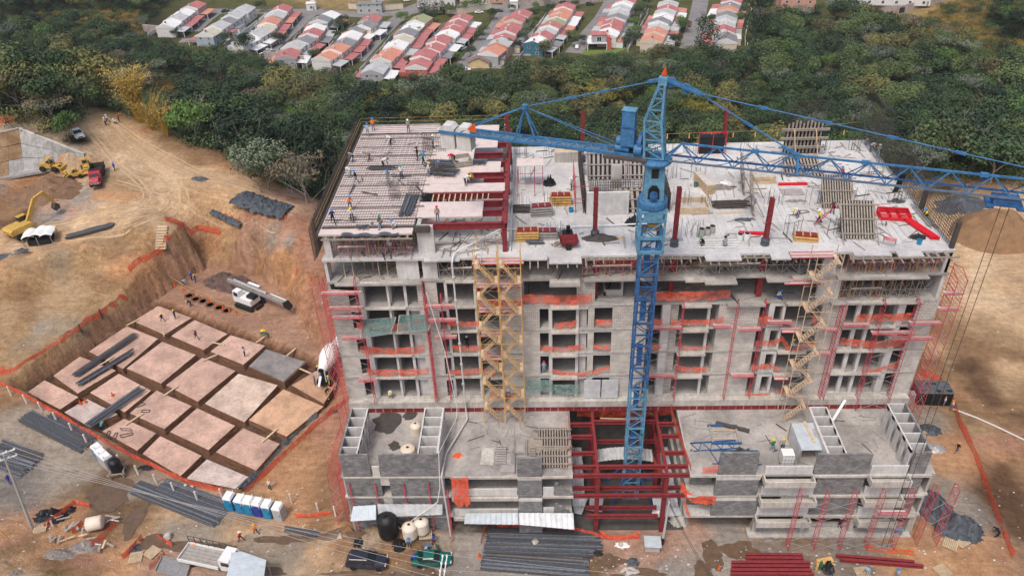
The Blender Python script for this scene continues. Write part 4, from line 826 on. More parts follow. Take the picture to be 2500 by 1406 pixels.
# ---- open storey 28.7 - 31.6 : pale shear walls, steel columns
for a,b,y in ((-15.6,-13.2,.4),(-12.8,-11.2,.5),(29.9,31.4,.3),(42.5,43.1,.2)): P('shear_wall', MB().box(a,b,YF+y,YF+y+.3,28.705,31.31), M['white'])
P('shear_wall', MB().box(29.95,32.4,YF+.35,YF+.65,25.31,28.45), M['white'])
P('gable_wall', MB().box(X1-.45,X1-.15,YF+.2,YF+3.0,25.31,31.31), M['white'])
P('gable_wall', MB().box(X0+.1,X0+.4,YF+.2,YF+1.6,28.71,31.31), M['white'])
def icol(x, y, z0, z1, m, w=.42, cut=()):
 mb = MB().box(x-w/2,x+w/2,y-w/2,y-w/2+.06,z0,z1).box(x-w/2,x+w/2,y+w/2-.06,y+w/2,z0,z1).box(x-.05,x+.05,y-w/2+.06,y+w/2-.06,z0,z1)
 for c in cut: mb.box(x-w/2-.03,x+w/2+.03,y-w/2-.03,y+w/2+.03,c,c+.09)
 return P('steel_column', mb, m)
for x,y,h in ((5.97,74.9,37.6),(14.3,72.8,38.6),(23.91,72.75,37.2),(5.5,93.6,38.4),(24.4,98.0,36.5),(-4.0,93.4,38.4)):
 icol(x,y,FZ[6],h,M['red'],.46,(FZ[6]+2.6,h-2.0))
 wrap = P('column_wrap', MB().lathe([(.5,0),(.42,.3),(.5,.6),(.33,.9)],(x,y,FZ[6]),9), M['tarp'])
for x,y in ((5.97,72.3),(14.3,72.3),(23.9,72.2),(-3.9,72.2)): icol(x,y,25.32,28.4,M['red'],.6); icol(x,y,28.72,31.3,M['red'],.6)
# ---- core on the roof
P('core_wall', MB().box(5.3,10.1,79.6,79.9,FZ[6],34.5), M['white'])
P('core_wall', MB().box(5.3,5.6,79.9,84.6,FZ[6],34.2).box(13.9,14.2,79.9,92,FZ[6],33.6).box(8.6,9.8,86.2,86.4,FZ[6],34.6), M['conc'])
# ---- raised deck at one end (z = 35)
DKZ = 35.0
P('deck_slab', MB().box(-23.2,-13.3,70.6,98.2,DKZ-.2,DKZ), M['ply'])
for (a,b,y0,y1) in ((-13.28,-6.2,73.9,77.3),(-13.28,-3.95,79.6,81.6),(-13.28,-8.4,81.65,84.3),(-13.28,-4.6,84.35,87.2),(-13.28,-8.0,87.25,91.2),(-13.28,-5.2,91.25,98.1)):
 P('plywood_deck', MB().box(a,b,y0,y1,DKZ-.16,DKZ-.03), M['ply'])
for i,(y,a) in enumerate(((72.6,-12.2),(75.3,-6.2),(77.35,-6.2),(79.3,-12.0),(82.9,-6.5),(84.3,-8.4),(87.2,-4.9),(89.7,-7.9),(92.6,-8.0),(94.8,-5.5))):
 P('steel_beam', MB().box(a,-3.9,y-.05,y+.05,DKZ-.72,DKZ-.1).box(a,-3.9,y-.17,y+.17,DKZ-.1,DKZ-.04).box(a,-3.9,y-.17,y+.17,DKZ-.76,DKZ-.7), M['red'])
P('steel_beam', MB().box(-4.1,-3.5,72.4,97,DKZ-.1,DKZ-.04).box(-3.86,-3.74,72.4,97,DKZ-.72,DKZ-.1).box(-4.1,-3.5,72.4,97,DKZ-.78,DKZ-.72), M['red'])
icol(-3.8,72.3,FZ[6],DKZ-.8,M['red'],.5); icol(-3.8,85,FZ[6],DKZ-.8,M['red'],.4)
P('kerb', MB().box(-3.35,-3.15,72,97.5,FZ[6],FZ[6]+.35), M['white'])
P('column', MB().box(-22.95,-22.25,71.2,72.0,FZ[6],DKZ-.2), M['white'])
P('shear_wall', MB().box(-13.1,-11.3,72.0,72.4,FZ[6],DKZ-.05).box(-13.1,-12.7,72.4,76,FZ[6],DKZ-.2), M['white'])
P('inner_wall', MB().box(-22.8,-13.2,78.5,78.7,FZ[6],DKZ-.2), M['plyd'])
P('slab_rim', MB().box(-23.35,-23.15,70.6,98.2,DKZ-.5,DKZ+.12), M['rebar'])
P('slab_rim', MB().box(-23.3,-13.0,98.2,98.4,DKZ-.3,DKZ+.2), M['plyd'])
P('slab_rim', MB().box(-23.0,-13.2,71.7,71.95,DKZ,DKZ+.16).box(-13.2,-11.6,71.6,72.0,DKZ-.6,DKZ+.1), M['rebar'])
P('slab_rim', MB().box(-23.0,-3.9,95.6,95.8,DKZ,DKZ+.14), M['rebar'])
# timber joists along the edges, each one on its own
def joist(x,y0,y1,z,m='wood',w=.13): P('joist', MB().box(x-w/2,x+w/2,y0,y1,z-.16,z), M[m])
for i in range(46):
 x = -2.2+i*.99+rnd.uniform(-.12,.12)
 if 7.8 < x < 12: continue
 d = 1.0 if (-2 < x < 4.8 or 17 < x < 21 or 32 < x < 43) else .45
 joist(x, YF-d-.55+rnd.uniform(-.15,.15), YF+.0, FZ[6]-.3)
for (a,b,y) in ((4.8,16.4,-.42),(20.9,24,-.5),(26,31,-.5),(-22.8,-13.2,-.95),(32,43.2,-1.0)):
 z = DKZ-.22 if b < -13 else FZ[6]-.1
 P('edge_form', MB().box(a,b,YF+y-.06,YF+y,z-.18,z), M['wood'])
 n = int((b-a)/.95)
 for i in range(n): P('joist', MB().box(a+.4+i*.95,a+.55+i*.95,YF+y,YF-.004,z-.15,z-.02), M['wood'])
P('edge_cover', MB().grid(lambda u,v: (-20.7+u*6.0, 70.1+v*.65, DKZ+.02+.08*math.sin(u*19)+.05*math.sin(v*7+u*9)), 24, 4), M['tarp'])
for i in range(11): P('joist', MB().box(-12.0+i*.62,-11.88+i*.62,77.5,79.1,DKZ-.18,DKZ-.05), M['woodl'])
# ---- podium front
def gb(a,b,z0,z1,y0=PF,y1=PF+.2,m='gblock'): return P('block_wall', MB().box(a,b,y0,y1,z0,z1), M[m])
gb(-22.2,-19.1,DZ,13.5); gb(-18.0,-11.45,DZ,13.5); gb(-22.2,-18.2,6.8,DZ-.3); gb(-17.2,-11.0,6.8,DZ-.3); gb(-22.2,-18.2,3.4,6.52); gb(-17.2,-11.0,3.4,6.52); gb(-22.2,-11,0,3.12)
gb(-18.2,-17.2,8.6,9.74,m='facade') ; gb(-18.2,-17.2,5.0,6.5,m='facade'); gb(-18.9,-18.1,DZ,11.6,PF,PF+.2,'facade')
for z in (DZ,6.8,3.4): P('slab_edge', MB().box(-22.3,-10.9,PF-.09,PF-.005,z-.22,z-.02), M['ledge'])
# planter beams between the block piers
def planter(a,b,z):
 P('planter', MB().box(a,b,PF-1.2,PF-1.05,z-.9,z-.05).box(a,a+.15,PF-1.05,PF-.0,z-.9,z-.05).box(b-.15,b,PF-1.05,PF-.0,z-.9,z-.05).box(a+.15,b-.15,PF-1.05,PF-.02,z-.9,z-.78), M['ledge'])
 P('parapet', MB().box(a+.16,b-.16,PF+.01,PF+.2,z-.3,z+1.1), M['white'])
for z in (6.8,3.4):
 P('parapet', MB().box(-10.3,-3.0,PF,PF+.2,z-.3,z+1.05), M['white']); P('slab_edge', MB().box(-10.4,-2.9,PF-.35,PF-.01,z-.5,z-.05), M['ledge'])
P('slab_edge', MB().box(-10.3,3.2,PF-.2,PF-.01,DZ-.3,DZ-.01), M['ledge'])
for z,h in ((DZ,2.9),(6.8,2.7),(3.4,2.6)):
 gb(-2.9,-.2,z if z==DZ else z+.01,z+h, PF-.15, PF+.1)
 P('pier_cap', MB().box(-2.9,-.2,PF-.15,PF+.1,z+h+.005,z+h+.35), M['white']) if z < DZ else None
gb(-2.9,-.2,.0,3.1,PF-.15,PF+.1)
for z in (6.8,3.4):
 for k in range(5): gb(1.2+k*.42,1.62+k*.42,z,z+2.0-k*.4)
 P('slab_edge', MB().box(-.15,3.3,PF-.2,PF-.01,z-.28,z-.01), M['ledge']); P('parapet', MB().box(-.1,1.1,PF,PF+.15,z,z+1.3), M['white'])
gb(19.0,23.1,DZ+.0,13.4,PF+.0,PF+.25); gb(18.9,23.6,6.8,9.3,PF-.1,PF+.2); gb(18.9,23.9,3.4,5.9,PF-.1,PF+.2)
for z in (9.31,5.91): P('pier_cap', MB().box(18.9,23.7,PF-.1,PF+.2,z,z+.42), M['white'])
for z in (6.8,3.4):
 for k in range(7): gb(16.5+k*.34,16.84+k*.34,z,z+2.2-(k%3)*.5+rnd.uniform(-.3,.2),PF+1.5,PF+1.7)
for z in (DZ,6.8,3.4): P('slab_edge', MB().box(16.0,23.8,PF-.12,PF-.105,z-.3,z-.01), M['ledge']) ; P('slab_edge', MB().box(16.05,23.8,PF-.1,PF-.005,z-.3,z-.01), M['ledge'])
for z in (DZ,6.8,3.4):
 planter(23.9,29.3 if z==DZ else 30.0,z+.1);
 if z > 4 or True: planter(35.2,39.5,z+.1)
gb(29.3,35.1,DZ,13.1); gb(39.5,41.2,DZ,13.3)
gb(29.9,35.0,6.8,DZ-.31); gb(39.5,41.2,6.8,DZ-.31); gb(29.9,35.0,3.4,6.5); gb(39.5,41.2,3.4,6.5)
for z in (DZ,6.8,3.4): P('slab_edge', MB().box(29.4,41.9,PF-.25,PF-.005,z-.32,z-.02), M['ledge'])
P('ground_wall', MB().box(24,42,PF+.9,PF+1.1,0,.9), M['conc']); P('ground_strip', MB().box(23.5,42,PF-.6,PF+.8,.0,.22), M['conc'])
for x in (24.0,29.5,35,41.5): P('ground_pier', MB().box(x,x+.5,PF+.1,PF+.7,.22,3.1), M['conc'])
for x in (X0+1.0, 42.1): P('end_wall', MB().box(x,x+.25,PF+.25,97,.05,DZ-.32), M['conc'])
# storage cells on the podium roof
def cells(xo, xi, zt, outer):
 P('cell_wall', MB().box(xo-.1,xo+.12,PF+.21,67.3,DZ,zt), M['gblock'] if outer else M['white'])
 x_a, x_b = sorted((xo,xi))
 for k in range(5):
  y = PF+1.15+k*1.53
  if y < 69.9: P('cell_wall', MB().box(x_a+.12,x_b-.1,y,y+.14,DZ,zt-.05), M['white'])
 mb = MB(); y = PF+.21
 while y < 67: mb.box(xi-.08,xi+.08,y,min(y+.75,67.3),DZ,zt); y += 1.55
 mb.box(xi-.08,xi+.08,PF+.21,67.3,zt-.45,zt-.001)
 P('cell_front', mb, M['white'])
cells(-22.2,-20.3,13.5,True); cells(-11.5,-13.6,13.5,False); cells(30.4,32.3,13.1,False); cells(41.1,39.1,13.5,True)
# ---- red steel of the atrium
def beam(x0,y0,x1,y1,z,m='red',h=.5,w=.3,top='pinkp'):
 d = Vector((x1-x0,y1-y0,0)).normalized();
 mb = MB().bar((x0,y0,z-h/2),(x1,y1,z-h/2),.07,h-.08); mb.bar((x0,y0,z-.03),(x1,y1,z-.03),w,.06); mb.bar((x0,y0,z-h+.03),(x1,y1,z-h+.03),w,.06)
 P('steel_beam', mb, M[m])
for y in (61.5,60.25): beam(OX0-.5,y,OX1+.3,y,DZ-.05)
for y in (61.3,60.2): beam(OX0+.1,y,OX1+.3,y,6.75)
for y in (61.3,60.1): beam(OX0+1.6,y,13.0,y,3.4)
for x in (6.0,13.6):
 beam(x,60.3,x-.1,73,DZ-.07); beam(x,60.3,x,73,6.75)
 for y in (60.5,66.5,72.4): icol(x,y,.12,DZ-.6,M['red'],.5)
for y in (63.6,66.2,68.2,71): beam(OX0,y,6.0,y,DZ-.1); beam(13.6,y,OX1,y,DZ-.1);
for y in (68.6,72.9): beam(6,y,13.6,y,DZ-.1); beam(6,y,13.6,y,6.7)
for x,a,b in ((3.9,.0,1.3),(14.6,0,1.6)): P('ramp_sheet', MB().grid(lambda u,v:(x-.6+u*(1.5)+.05*math.sin(v*30), 61.5+v*9, 3.3+v*.2+.08*math.sin(u*20)),10,14), M['tin'])
P('cross_plank', MB().bar((6.2,72,8.4),(13.4,71.4,8.4),.3,.06).bar((7,70.8,8.2),(12,70.5,8.2),.25,.06), M['woodl'])
P('roof_sheet', MB().grid(lambda u,v:(6.2+u*7, 66.6+v*2.0, 5.0+.5*math.sin(u*3.1)+.05*math.sin(u*90)),60,2), M['tin'])
pass
def cage(mb, x0,x1,y, z0, z1, step=.2, along='x', r=.014, tall=0):
 n = int((x1-x0)/step)
 for i in range(n+1):
  a = x0+i*step; zt = z1+tall*rnd.random()
  if along == 'x': mb.bar((a,y,z0),(a+rnd.uniform(-.05,.05),y+rnd.uniform(-.05,.05),zt),r*2)
  else: mb.bar((y,a,z0),(y+rnd.uniform(-.05,.05),a+rnd.uniform(-.05,.05),zt),r*2)
 z = z0+.3
 while z < z1:
  mb.bar((x0,y,z),(x1,y,z),r*2) if along == 'x' else mb.bar((y,x0,z),(y,x1,z),r*2); z += .35
m_ = MB(); cage(m_,6.2,13.4,73,6.9,8.0,.22); P('rebar_screen', m_, M['rebar'])
# ---- starter-bar cages
def cagething(label, mb, m='rebar', cat='rebar cage', name='rebar_cage'): return tag(mb.build(name, M[m]), label, cat)
mb = MB(); cage(mb,71.3,97.8,43.0,FZ[6],36.2,.3,'y',.014,.6); cage(mb,71.3,90,42.7,FZ[6],35.9,.4,'y',.012,.5)
mb.box(42.7,43.1,71.3,71.7,FZ[6],34.6).box(42.7,43.1,79.3,79.7,FZ[6],34.6)
cagething('long tall curtain of dark starter bars along the sand-heap side of the roof', mb)
mb = MB(); cage(mb,90,98.2,42.4,FZ[6],38.8,.42,'y',.012,.8); cage(mb,40.6,42.4,98.2,FZ[6],38.6,.4,'x',.012,.8); cagething('highest fan of thin starter bars at the far corner of the roof', mb)
mb = MB(); cage(mb,32.4,37.4,98.3,FZ[6],37.4,.22,'x',.015,.6); cagething('thin starter bars rising behind the timber-braced panel at the back of the roof', mb)
mb = MB(); cage(mb,6.2,14.0,92.2,FZ[6],35.6,.22,'x',.016,.6); cagething('row of bent-topped starter bars behind the crane counter-jib', mb)
mb = MB(); cage(mb,6.0,13.2,84.9,FZ[6],33.6,.22,'x',.024); cage(mb,6.0,13.2,84.5,FZ[6],33.4,.3,'x',.02); cagething('dark rebar mat fence across the stair core beside the crane mast', mb)
mb = MB(); cage(mb,80,93,5.2,FZ[6],34.4,.16,'y',.03); cage(mb,80.2,93,5.0,FZ[6],34.4,.2,'y',.03); cagething('dense dark rebar wall on the near side of the stair core', mb)
mb = MB(); cage(mb,80,92,14.5,FZ[6],34.3,.17,'y',.03); cage(mb,80,92,14.8,FZ[6],34.1,.2,'y',.025); cagething('dense dark rebar wall just past the crane mast on the roof', mb)
mb = MB(); cage(mb,71,98,-23.9,31.8,36.0,.22,'y',.02,.5); cage(mb,71,98,-24.2,31.4,35.4,.25,'y',.018,.5); cagething('black curtain of starter bars along the ravine end of the pink deck', mb)
for (x,y,lab) in ((-16.2,77.8,'rebar column cage standing on the pink deck near its front'),(-14.0,77.8,'second rebar column cage by the bent grey bar bundle'),(-12.2,90.2,'rebar column cage beside the tall workers at the middle of the deck'),(-13.9,90.4,'rebar column cage with black sleeves at the middle of the deck'),(-11.7,83,'low rebar column cage beside the grey bar stacks')):
 mb = MB()
 for a in range(5):
  for b in (0,1): mb.bar((x+a*.28-.5,y+b*.7,DKZ),(x+a*.28-.5,y+b*.7,DKZ+2.0+.3*rnd.random()),.035)
 for z in (.3,.8,1.3,1.8): mb.bar((x-.5,y,DKZ+z),(x+.62,y,DKZ+z),.03).bar((x-.5,y+.7,DKZ+z),(x+.62,y+.7,DKZ+z),.03)
 cagething(lab, mb)
mb = MB();
for i in range(6): mb.bar((-3.6+rnd.uniform(-.25,.25),90.5,FZ[6]+0),(-3.6+rnd.uniform(-.2,.2),90.5,38.2),.05)
mb.box(-4.4,-3.9,88,89.6,FZ[6],35.6); cagething('dark netting-wrapped bars beside the red column at the deck end', mb)
# mat of bars laid on the pink deck
mb = MB()
for i in range(44): y = 72.3+i*.59; mb.bar((-23,y,DKZ+.05),(-13.4+rnd.uniform(-.3,.9),y,DKZ+.05),.035,.03)
for i in range(34): x = -22.9+i*.29; mb.bar((x,72.1,DKZ+.075),(x+rnd.uniform(-.08,.08),95.4,DKZ+.075),.022,.02)
for i in range(9): y = 73.4+i*2.6; mb.bar((-23,y,DKZ+.14),(-12.6,y+rnd.uniform(-.1,.1),DKZ+.12),.055,.06)
_o = mb.build('rebar_mat', M['rebar']); tag(_o, 'wide grid of steel bars laid over the pink plywood deck', 'rebar mat')
mb = MB()
for i in range(60): x = -2.8+i*.75; mb.bar((x,73,FZ[6]+.03),(x+rnd.uniform(-.2,.2),rnd.uniform(78,92),FZ[6]+.03),.022,.02)
_o = mb.build('rebar_mat', M['galv']); tag(_o, 'sparse thin bars lying across the pale roof slab', 'rebar mat')
# ---- yellow props under the slabs
pr_ = MB().tube((0,0,0),(0,0,1.5),.05,6).tube((0,0,1.4),(0,0,2.55),.035,6).box(-.12,.12,-.12,.12,0,.03).box(-.12,.12,-.12,.12,2.55,2.58)
PROP = pr_.mesh('shoring_prop', [M['yel']])
def prop(x,y,z,lab,m=None):
 o = inst('shoring_prop', PROP, None, (x,y,z), rnd.uniform(0,3), (1,1,rnd.uniform(.98,1.02)), [m] if m else None); tag(o, lab, 'prop', 'adjustable steel props under the slabs')
for i in range(16): prop(-22.2+i*.6+rnd.uniform(-.2,.2), 71.8+rnd.choice([0,1.2,2.5]), FZ[6], 'yellow prop under the front edge of the pink deck', M['yelp'] if i%3==0 else None)
for i in range(8): prop(-11.6+i*.95, 73+rnd.choice([0,3,6]), FZ[6], 'yellow prop below the plywood panels and red beams')
for i in range(9): prop(-21.5+i*.95, 72+rnd.choice([0,1.5]), FZ[5], 'prop in the open storey under the deck end', M['yelp'])
for i in range(12): prop(-10+i*.8, 71.6+rnd.choice([0,1.5,3]), FZ[5], 'yellow prop in the open top storey beside the twin stair towers')
for i in range(16): prop(5+i*.95, 71.8+rnd.choice([0,1.5,3]), FZ[5], 'prop in the open top storey behind the crane mast', M['yelp'] if i%2 else None)
for i in range(26): prop(32.5+i*.38, 71.7+rnd.choice([0,1.0,2.2]), FZ[5], 'yellow prop crowded under the sand-heap end of the roof')
for i in range(14): prop(33+i*.6, 71.7+rnd.choice([0,1.2]), FZ[4], 'prop among the loose planks one storey below the roof end', M['yel'] if i%3 else M['orange'])
# loose planks in the open storeys
def planks(label, x0,x1,y0,y1,z, n, m='wood', L=(1.5,3.5), name='plank_pile', spread=1.0):
 mb = MB()
 for i in range(n):
  a = rnd.uniform(-spread,spread); l = rnd.uniform(*L); cx = rnd.uniform(x0,x1); cy = rnd.uniform(y0,y1); zz = z+.05+.9*rnd.random()**2*(.9 if n>20 else .3)
  d = Vector((math.cos(a)*l/2, math.sin(a)*l/2, rnd.uniform(-.15,.15))); c = Vector((cx,cy,zz)); mb.bar(c-d,c+d,.16,.06)
 return tag(mb.build(name, M[m]), label, 'planks')
planks('tangle of loose planks one storey below the roof, at the sand-heap end', 32.8,40.5,71.8,74,FZ[4],46)
planks('fan of loose boards on the storey under the pink deck', -20,-14,72,73.5,FZ[5],16)
planks('brown boards heaped in the open storey under the deck', -16,-14,72.5,74.5,FZ[5],14,'woodl')
planks('long planks stacked in the open top storey beyond the crane mast', 17.2,21,72.6,74,FZ[5],22,'woodl',(2.5,4),spread=.1)
planks('scattered offcuts behind the crane mast in the top storey', 6.8,9,72,74,FZ[5],12)
planks('stored timber behind the orange net beyond the crane', 17,19,74,76,FZ[4],14,'woodl')
# ================================================================ foundation pit: earth blocks between trenches
EB = [ # corners in the photograph (left, top, right, bottom), what sets it apart
 ([(326,784),(386,747),(468,776),(401,817)],'earth block where two workers push a barrow over spilled mortar'),
 ([(418,820),(475,781),(555,815),(497,854)],'clean pink earth block with one worker and a barrow on it'),
 ([(514,858),(563,818),(647,844),(594,890)],'earth block strewn with tools and one worker, beside the grey slab'),
 ([(217,858),(309,796),(386,827),(300,900)],'earth block crossed by two long bundles of dark rebar'),
 ([(309,899),(396,834),(478,866),(393,936)],'largest bare pink earth block, at the middle of the pit'),
 ([(405,940),(494,873),(575,905),(483,980)],'bare pale pink earth block diagonal to the grey slab'),
 ([(500,985),(582,912),(678,940),(597,1030)],'whitish and orange earth block with a few stray bars'),
 ([(607,1025),(692,950),(790,992),(700,1065)],'orange earth block at the corner nearest the tower'),
 ([(130,917),(195,870),(283,904),(190,960)],'earth block under the ends of the rebar bundles, by the dark trench'),
 ([(220,958),(290,912),(369,953),(304,1006)],'earth block with a small red cone and rebar over one edge'),
 ([(317,1008),(382,953),(468,991),(401,1047)],'earth block with two thin rectangular frames lying on it'),
 ([(415,1054),(481,996),(574,1039),(509,1098)],'smooth pink earth block just below the whitish one'),
 ([(527,1103),(594,1045),(683,1083),(625,1148)],'earth block with a plank bridge, beside the black rolled sheet'),
 ([(67,957),(109,928),(191,969),(147,999)],'corner earth block closest to the dark rebar-filled trench end'),
 ([(157,1006),(213,974),(287,1011),(219,1042)],'white-dusted earth block with two red cones'),
 ([(250,1052),(304,1022),(381,1057),(335,1100)],'earth block with bent wire loops lying on it'),
 ([(348,1107),(391,1064),(492,1112),(440,1162)],'earth block next to the post fence, below the one with wire loops'),
 ([(454,1168),(505,1121),(611,1165),(580,1194)],'whitish half block at the lower tip of the pit'),
 ([(712,940),(772,905),(822,935),(790,985)],'partly cut earth block where a crew stands beside the mixer truck'),
]
KV = [1,.94,1.04,.97,1.02,.92,1.06]
PADM = concrete('fresh_grey_screed',(.16,.15,.15),(.27,.25,.24),.5,.2)
for i,(cs,lab) in enumerate(EB):
 c = [atz(x,y,-.7) for x,y in cs]; ctr = sum(c,Vector())/4
 mc = tuple(v*KV[i%7] for v in ((.52,.345,.275) if i not in (6,7,14,17,18) else {6:(.56,.43,.35),7:(.54,.34,.22),14:(.56,.46,.42),17:(.56,.46,.42),18:(.46,.28,.18)}[i])); mt = concrete('earth_block_top_%d'%i, tuple(v*.74 for v in mc), tuple(min(1,v*1.12) for v in mc), .45, .22)
 t = T('earth_block', lab, 'earth block', (ctr.x,ctr.y,-.7), 0, 'earth blocks between the foundation trenches'); mb = MB(); n = 9
 p = [(q-ctr) for q in c]
 def bl(u,v): return p[0]*(1-u)*(1-v)+p[3]*u*(1-v)+p[2]*u*v+p[1]*(1-u)*v
 top = [tuple(bl(a/n,b/n)+Vector((0,0,.05*noise.noise(Vector((a*.9+i*7,b*.9,0)))))) for b in range(n+1) for a in range(n+1)]
 mb.add(top, [(b*(n+1)+a,b*(n+1)+a+1,(b+1)*(n+1)+a+1,(b+1)*(n+1)+a) for b in range(n) for a in range(n)], 0)
 mb.build('block_top', mt, t, smooth=True)
 edge = [bl(k/n,0) for k in range(n)]+[bl(1,k/n) for k in range(n)]+[bl(1-k/n,1) for k in range(n)]+[bl(0,1-k/n) for k in range(n)]
 sb = MB(); E = len(edge); vs = []
 for r,z in enumerate((0,-.35,-.7,-1.1)):
  for k,e in enumerate(edge):
   o = e.normalized()*(.06*r+.12*noise.noise(Vector((k*.8,r*1.3,i)))*(r>0)); vs.append((e.x+o.x,e.y+o.y,z+.0+(vs[k][2] if False else 0)))
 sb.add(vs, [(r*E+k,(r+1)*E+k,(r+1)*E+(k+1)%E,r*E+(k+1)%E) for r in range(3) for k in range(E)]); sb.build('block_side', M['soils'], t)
gsl = [atz(x,y,-.4) for x,y in [(608,894),(650,853),(746,883),(693,931)]]; gc = sum(gsl,Vector())/4
t = T('screed_slab', 'square dark grey screed slab among the pink earth blocks', 'slab', (gc.x,gc.y,-.5))
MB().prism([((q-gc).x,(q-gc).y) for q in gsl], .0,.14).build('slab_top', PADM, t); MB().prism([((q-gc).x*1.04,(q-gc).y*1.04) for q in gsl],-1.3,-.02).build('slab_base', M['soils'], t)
# boards across the trenches
def board(a, b, z, lab, w=.28, m='woodl', name='plank'):
 A = atz(*a,z); B = atz(*b,z); return tag(MB().bar(A,B,w,.05).build(name, M[m]), lab, 'plank')
for a,b,lab in [((400,965),(434,942),'short board on the pit block next to the wire rectangles'),((306,1036),(350,1008),'board bridging to the block with wire loops'),((640,1078),(677,1046),'pale board bridging onto the orange corner block'),((515,835),(548,842),'board bridging between the tool block and the barrow block'),((340,778),(308,795),'board at the edge of the dark lined trench'),((700,868),(722,850),'board bridging behind the grey screed slab'),((729,898),(760,912),'board resting at the corner of the grey screed slab'),((245,890),(275,872),'board at the end of the rebar bundles'),((495,880),(530,865),'thin board near the middle trench crossing'),((625,836),(648,820),'board crossing the upper trench by the ladder')]:
 board(a,b,-.52,lab)
# dark lined trench with a rebar cage
A = atz(70,950,-1.1); B = atz(250,822,-1.1); d = (B-A).normalized(); nn = Vector((-d.y,d.x,0))
t = T('trench_cage', 'long black reinforcement cage lying in the outer trench of the pit', 'rebar cage', (0,0,0)); mb = MB()
for o in (-.6,-.2,.2,.6):
 for zz in (-1.9,-1.0): mb.bar(A+nn*o+Vector((0,0,zz+1.1)), B+nn*o+Vector((0,0,zz+1.1)), .05)
mb.build('long_bar', M['rebar'], t); mb = MB(); L = (B-A).length
for k in range(int(L/.35)):
 c = A+d*(k*.35); a = c-nn*.65; b = c+nn*.65
 mb.bar(a+Vector((0,0,.12)),b+Vector((0,0,.12)),.035).bar(a+Vector((0,0,.12)),a-Vector((0,0,.8)),.035).bar(b+Vector((0,0,.12)),b-Vector((0,0,.8)),.035)
mb.build('stirrup', M['rebar'], t)
mb = MB(); mb.add([tuple(A-nn*1.0-Vector((0,0,.95))),tuple(B-nn*1.0-Vector((0,0,.95))),tuple(B+nn*1.0-Vector((0,0,.95))),tuple(A+nn*1.0-Vector((0,0,.95)))],[(0,1,2,3)]); mb.build('liner', M['black'], t)
# bundles of rebar ------------------------------------------------
BRL = mat('pale_bar',(.17,.185,.21),.55,.25,3,metal=.2)
def bundle(label, a, b, w, z=None, n=26, m='bar', name='rebar_bundle', h=.28, r=.035, cat='rebar bundle', fan=.12, ground=True):
 A = onground(*a) if z is None else atz(*a,z); B = onground(*b) if z is None else atz(*b,z); d = (B-A).normalized(); q = Vector((-d.y,d.x,0)); mb = MB(); L = (B-A).length
 for i in range(n):
  o = (i/(n-1)-.5)*w; s = rnd.uniform(-.25,.35); e = rnd.uniform(-.9,.1); k = rnd.uniform(0,h)
  mi_ = rnd.choice((0,0,2,3)); p0 = A+q*o*(1-fan*rnd.random())+d*s+Vector((0,0,.08+k*(1-abs(o)/w))); p1 = B+q*(o*(1+fan*rnd.uniform(-1,1)))+d*e+Vector((0,0,.08+k*(1-abs(o)/w)))
  mb.bar(p0,p1,r*2,r*2,mi=mi_)
 if z is None or True:
  for f in (.15,.5,.85):
   c = A.lerp(B,f); mb.bar(c-q*(w*.55)+Vector((0,0,.03)),c+q*(w*.55)+Vector((0,0,.03)),.12,.1,mi=1)
 o = mb.build(name, [M[m],M['wood'],BRL if m == 'bar' else M[m],M['rebar']]); return tag(o, label, cat)
bundle('long rebar bundle across two earth blocks, the upper of two',(182,918),(335,815),1.3,-.45,22)
bundle('long rebar bundle across two earth blocks, the lower of two',(190,940),(330,855),1.2,-.45,20)
bundle('rebar bundle reaching from the post fence onto the coned block',(215,1040),(352,945),1.6,-.4,22)
bundle('wide flat rebar bundle beside the road, above the three toilets',(62,1016),(215,1095),2.4,None,46,r=.045)
bundle('shorter rebar bundle tucked against the long one near the post fence',(118,1018),(232,1082),1.8,None,34,r=.045)
bundle('rebar pile at the picture edge behind the utility pole',(-20,1100),(85,1140),4.2,None,60,r=.05)
bundle('long rebar bundle between the toilets, nearest the road',(330,1190),(540,1272),2.2,None,46,r=.05)
bundle('long rebar bundle beside the six toilets, nearest the pit fence',(395,1185),(560,1246),2.2,None,44,r=.05)
bundle('small rebar bundle on boards left of the black car',(696,1292),(782,1306),.7,None,10,r=.06)
bundle('large stack of rebar below the corrugated sheets, upper half',(1190,1312),(1470,1322),2.6,None,56,r=.05)
bundle('middle layer of rebar with a pale rock on it',(1185,1338),(1450,1348),1.4,None,26,r=.05)
bundle('large stack of rebar below the corrugated sheets, lower half',(1180,1366),(1438,1386),2.8,None,60,r=.055)
bundle('dark pipes bundle on the terrace above the excavated bank',(163,580),(282,548),1.5,None,18,'bar',r=.09,cat='pipes')
bundle('dark pipes bundle at the picture edge on the terrace',(-10,634),(68,610),1.8,None,16,'bar',r=.09,cat='pipes')
bundle('grey bar bundle lying slantwise on the pink deck', (988,528),(1008,478),1.3,DKZ+.1,22,'bar',r=.05)
bundle('grey bar bundle between the kneeling workers on the deck',(898,412),(972,411),.9,DKZ+.1,14,'bar')
bundle('upper stack of grey bars on the plywood deck',(1045,400),(1118,404),1.9,DKZ+.1,26,'bar',r=.05)
bundle('lower fan of grey bars on the plywood deck',(1052,420),(1120,424),1.7,DKZ+.1,22,'bar')
bundle('short stack of grey bars at the end of the plywood deck',(1145,398),(1189,398),1.1,DKZ+.1,16,'bar')
bundle('small bundle of bars on the tarpaulin lip of the deck',(872,556),(904,556),.7,DKZ+.1,12,'bar')
bundle('dark bar bundle on the roof in front of the first yellow frames',(1285,594),(1330,594),.6,FZ[6]+.05,10,'bar')
bundle('dark bars lying beyond the timber box on the roof',(1740,502),(1830,500),1.8,FZ[6]+.05,22,'rebar')
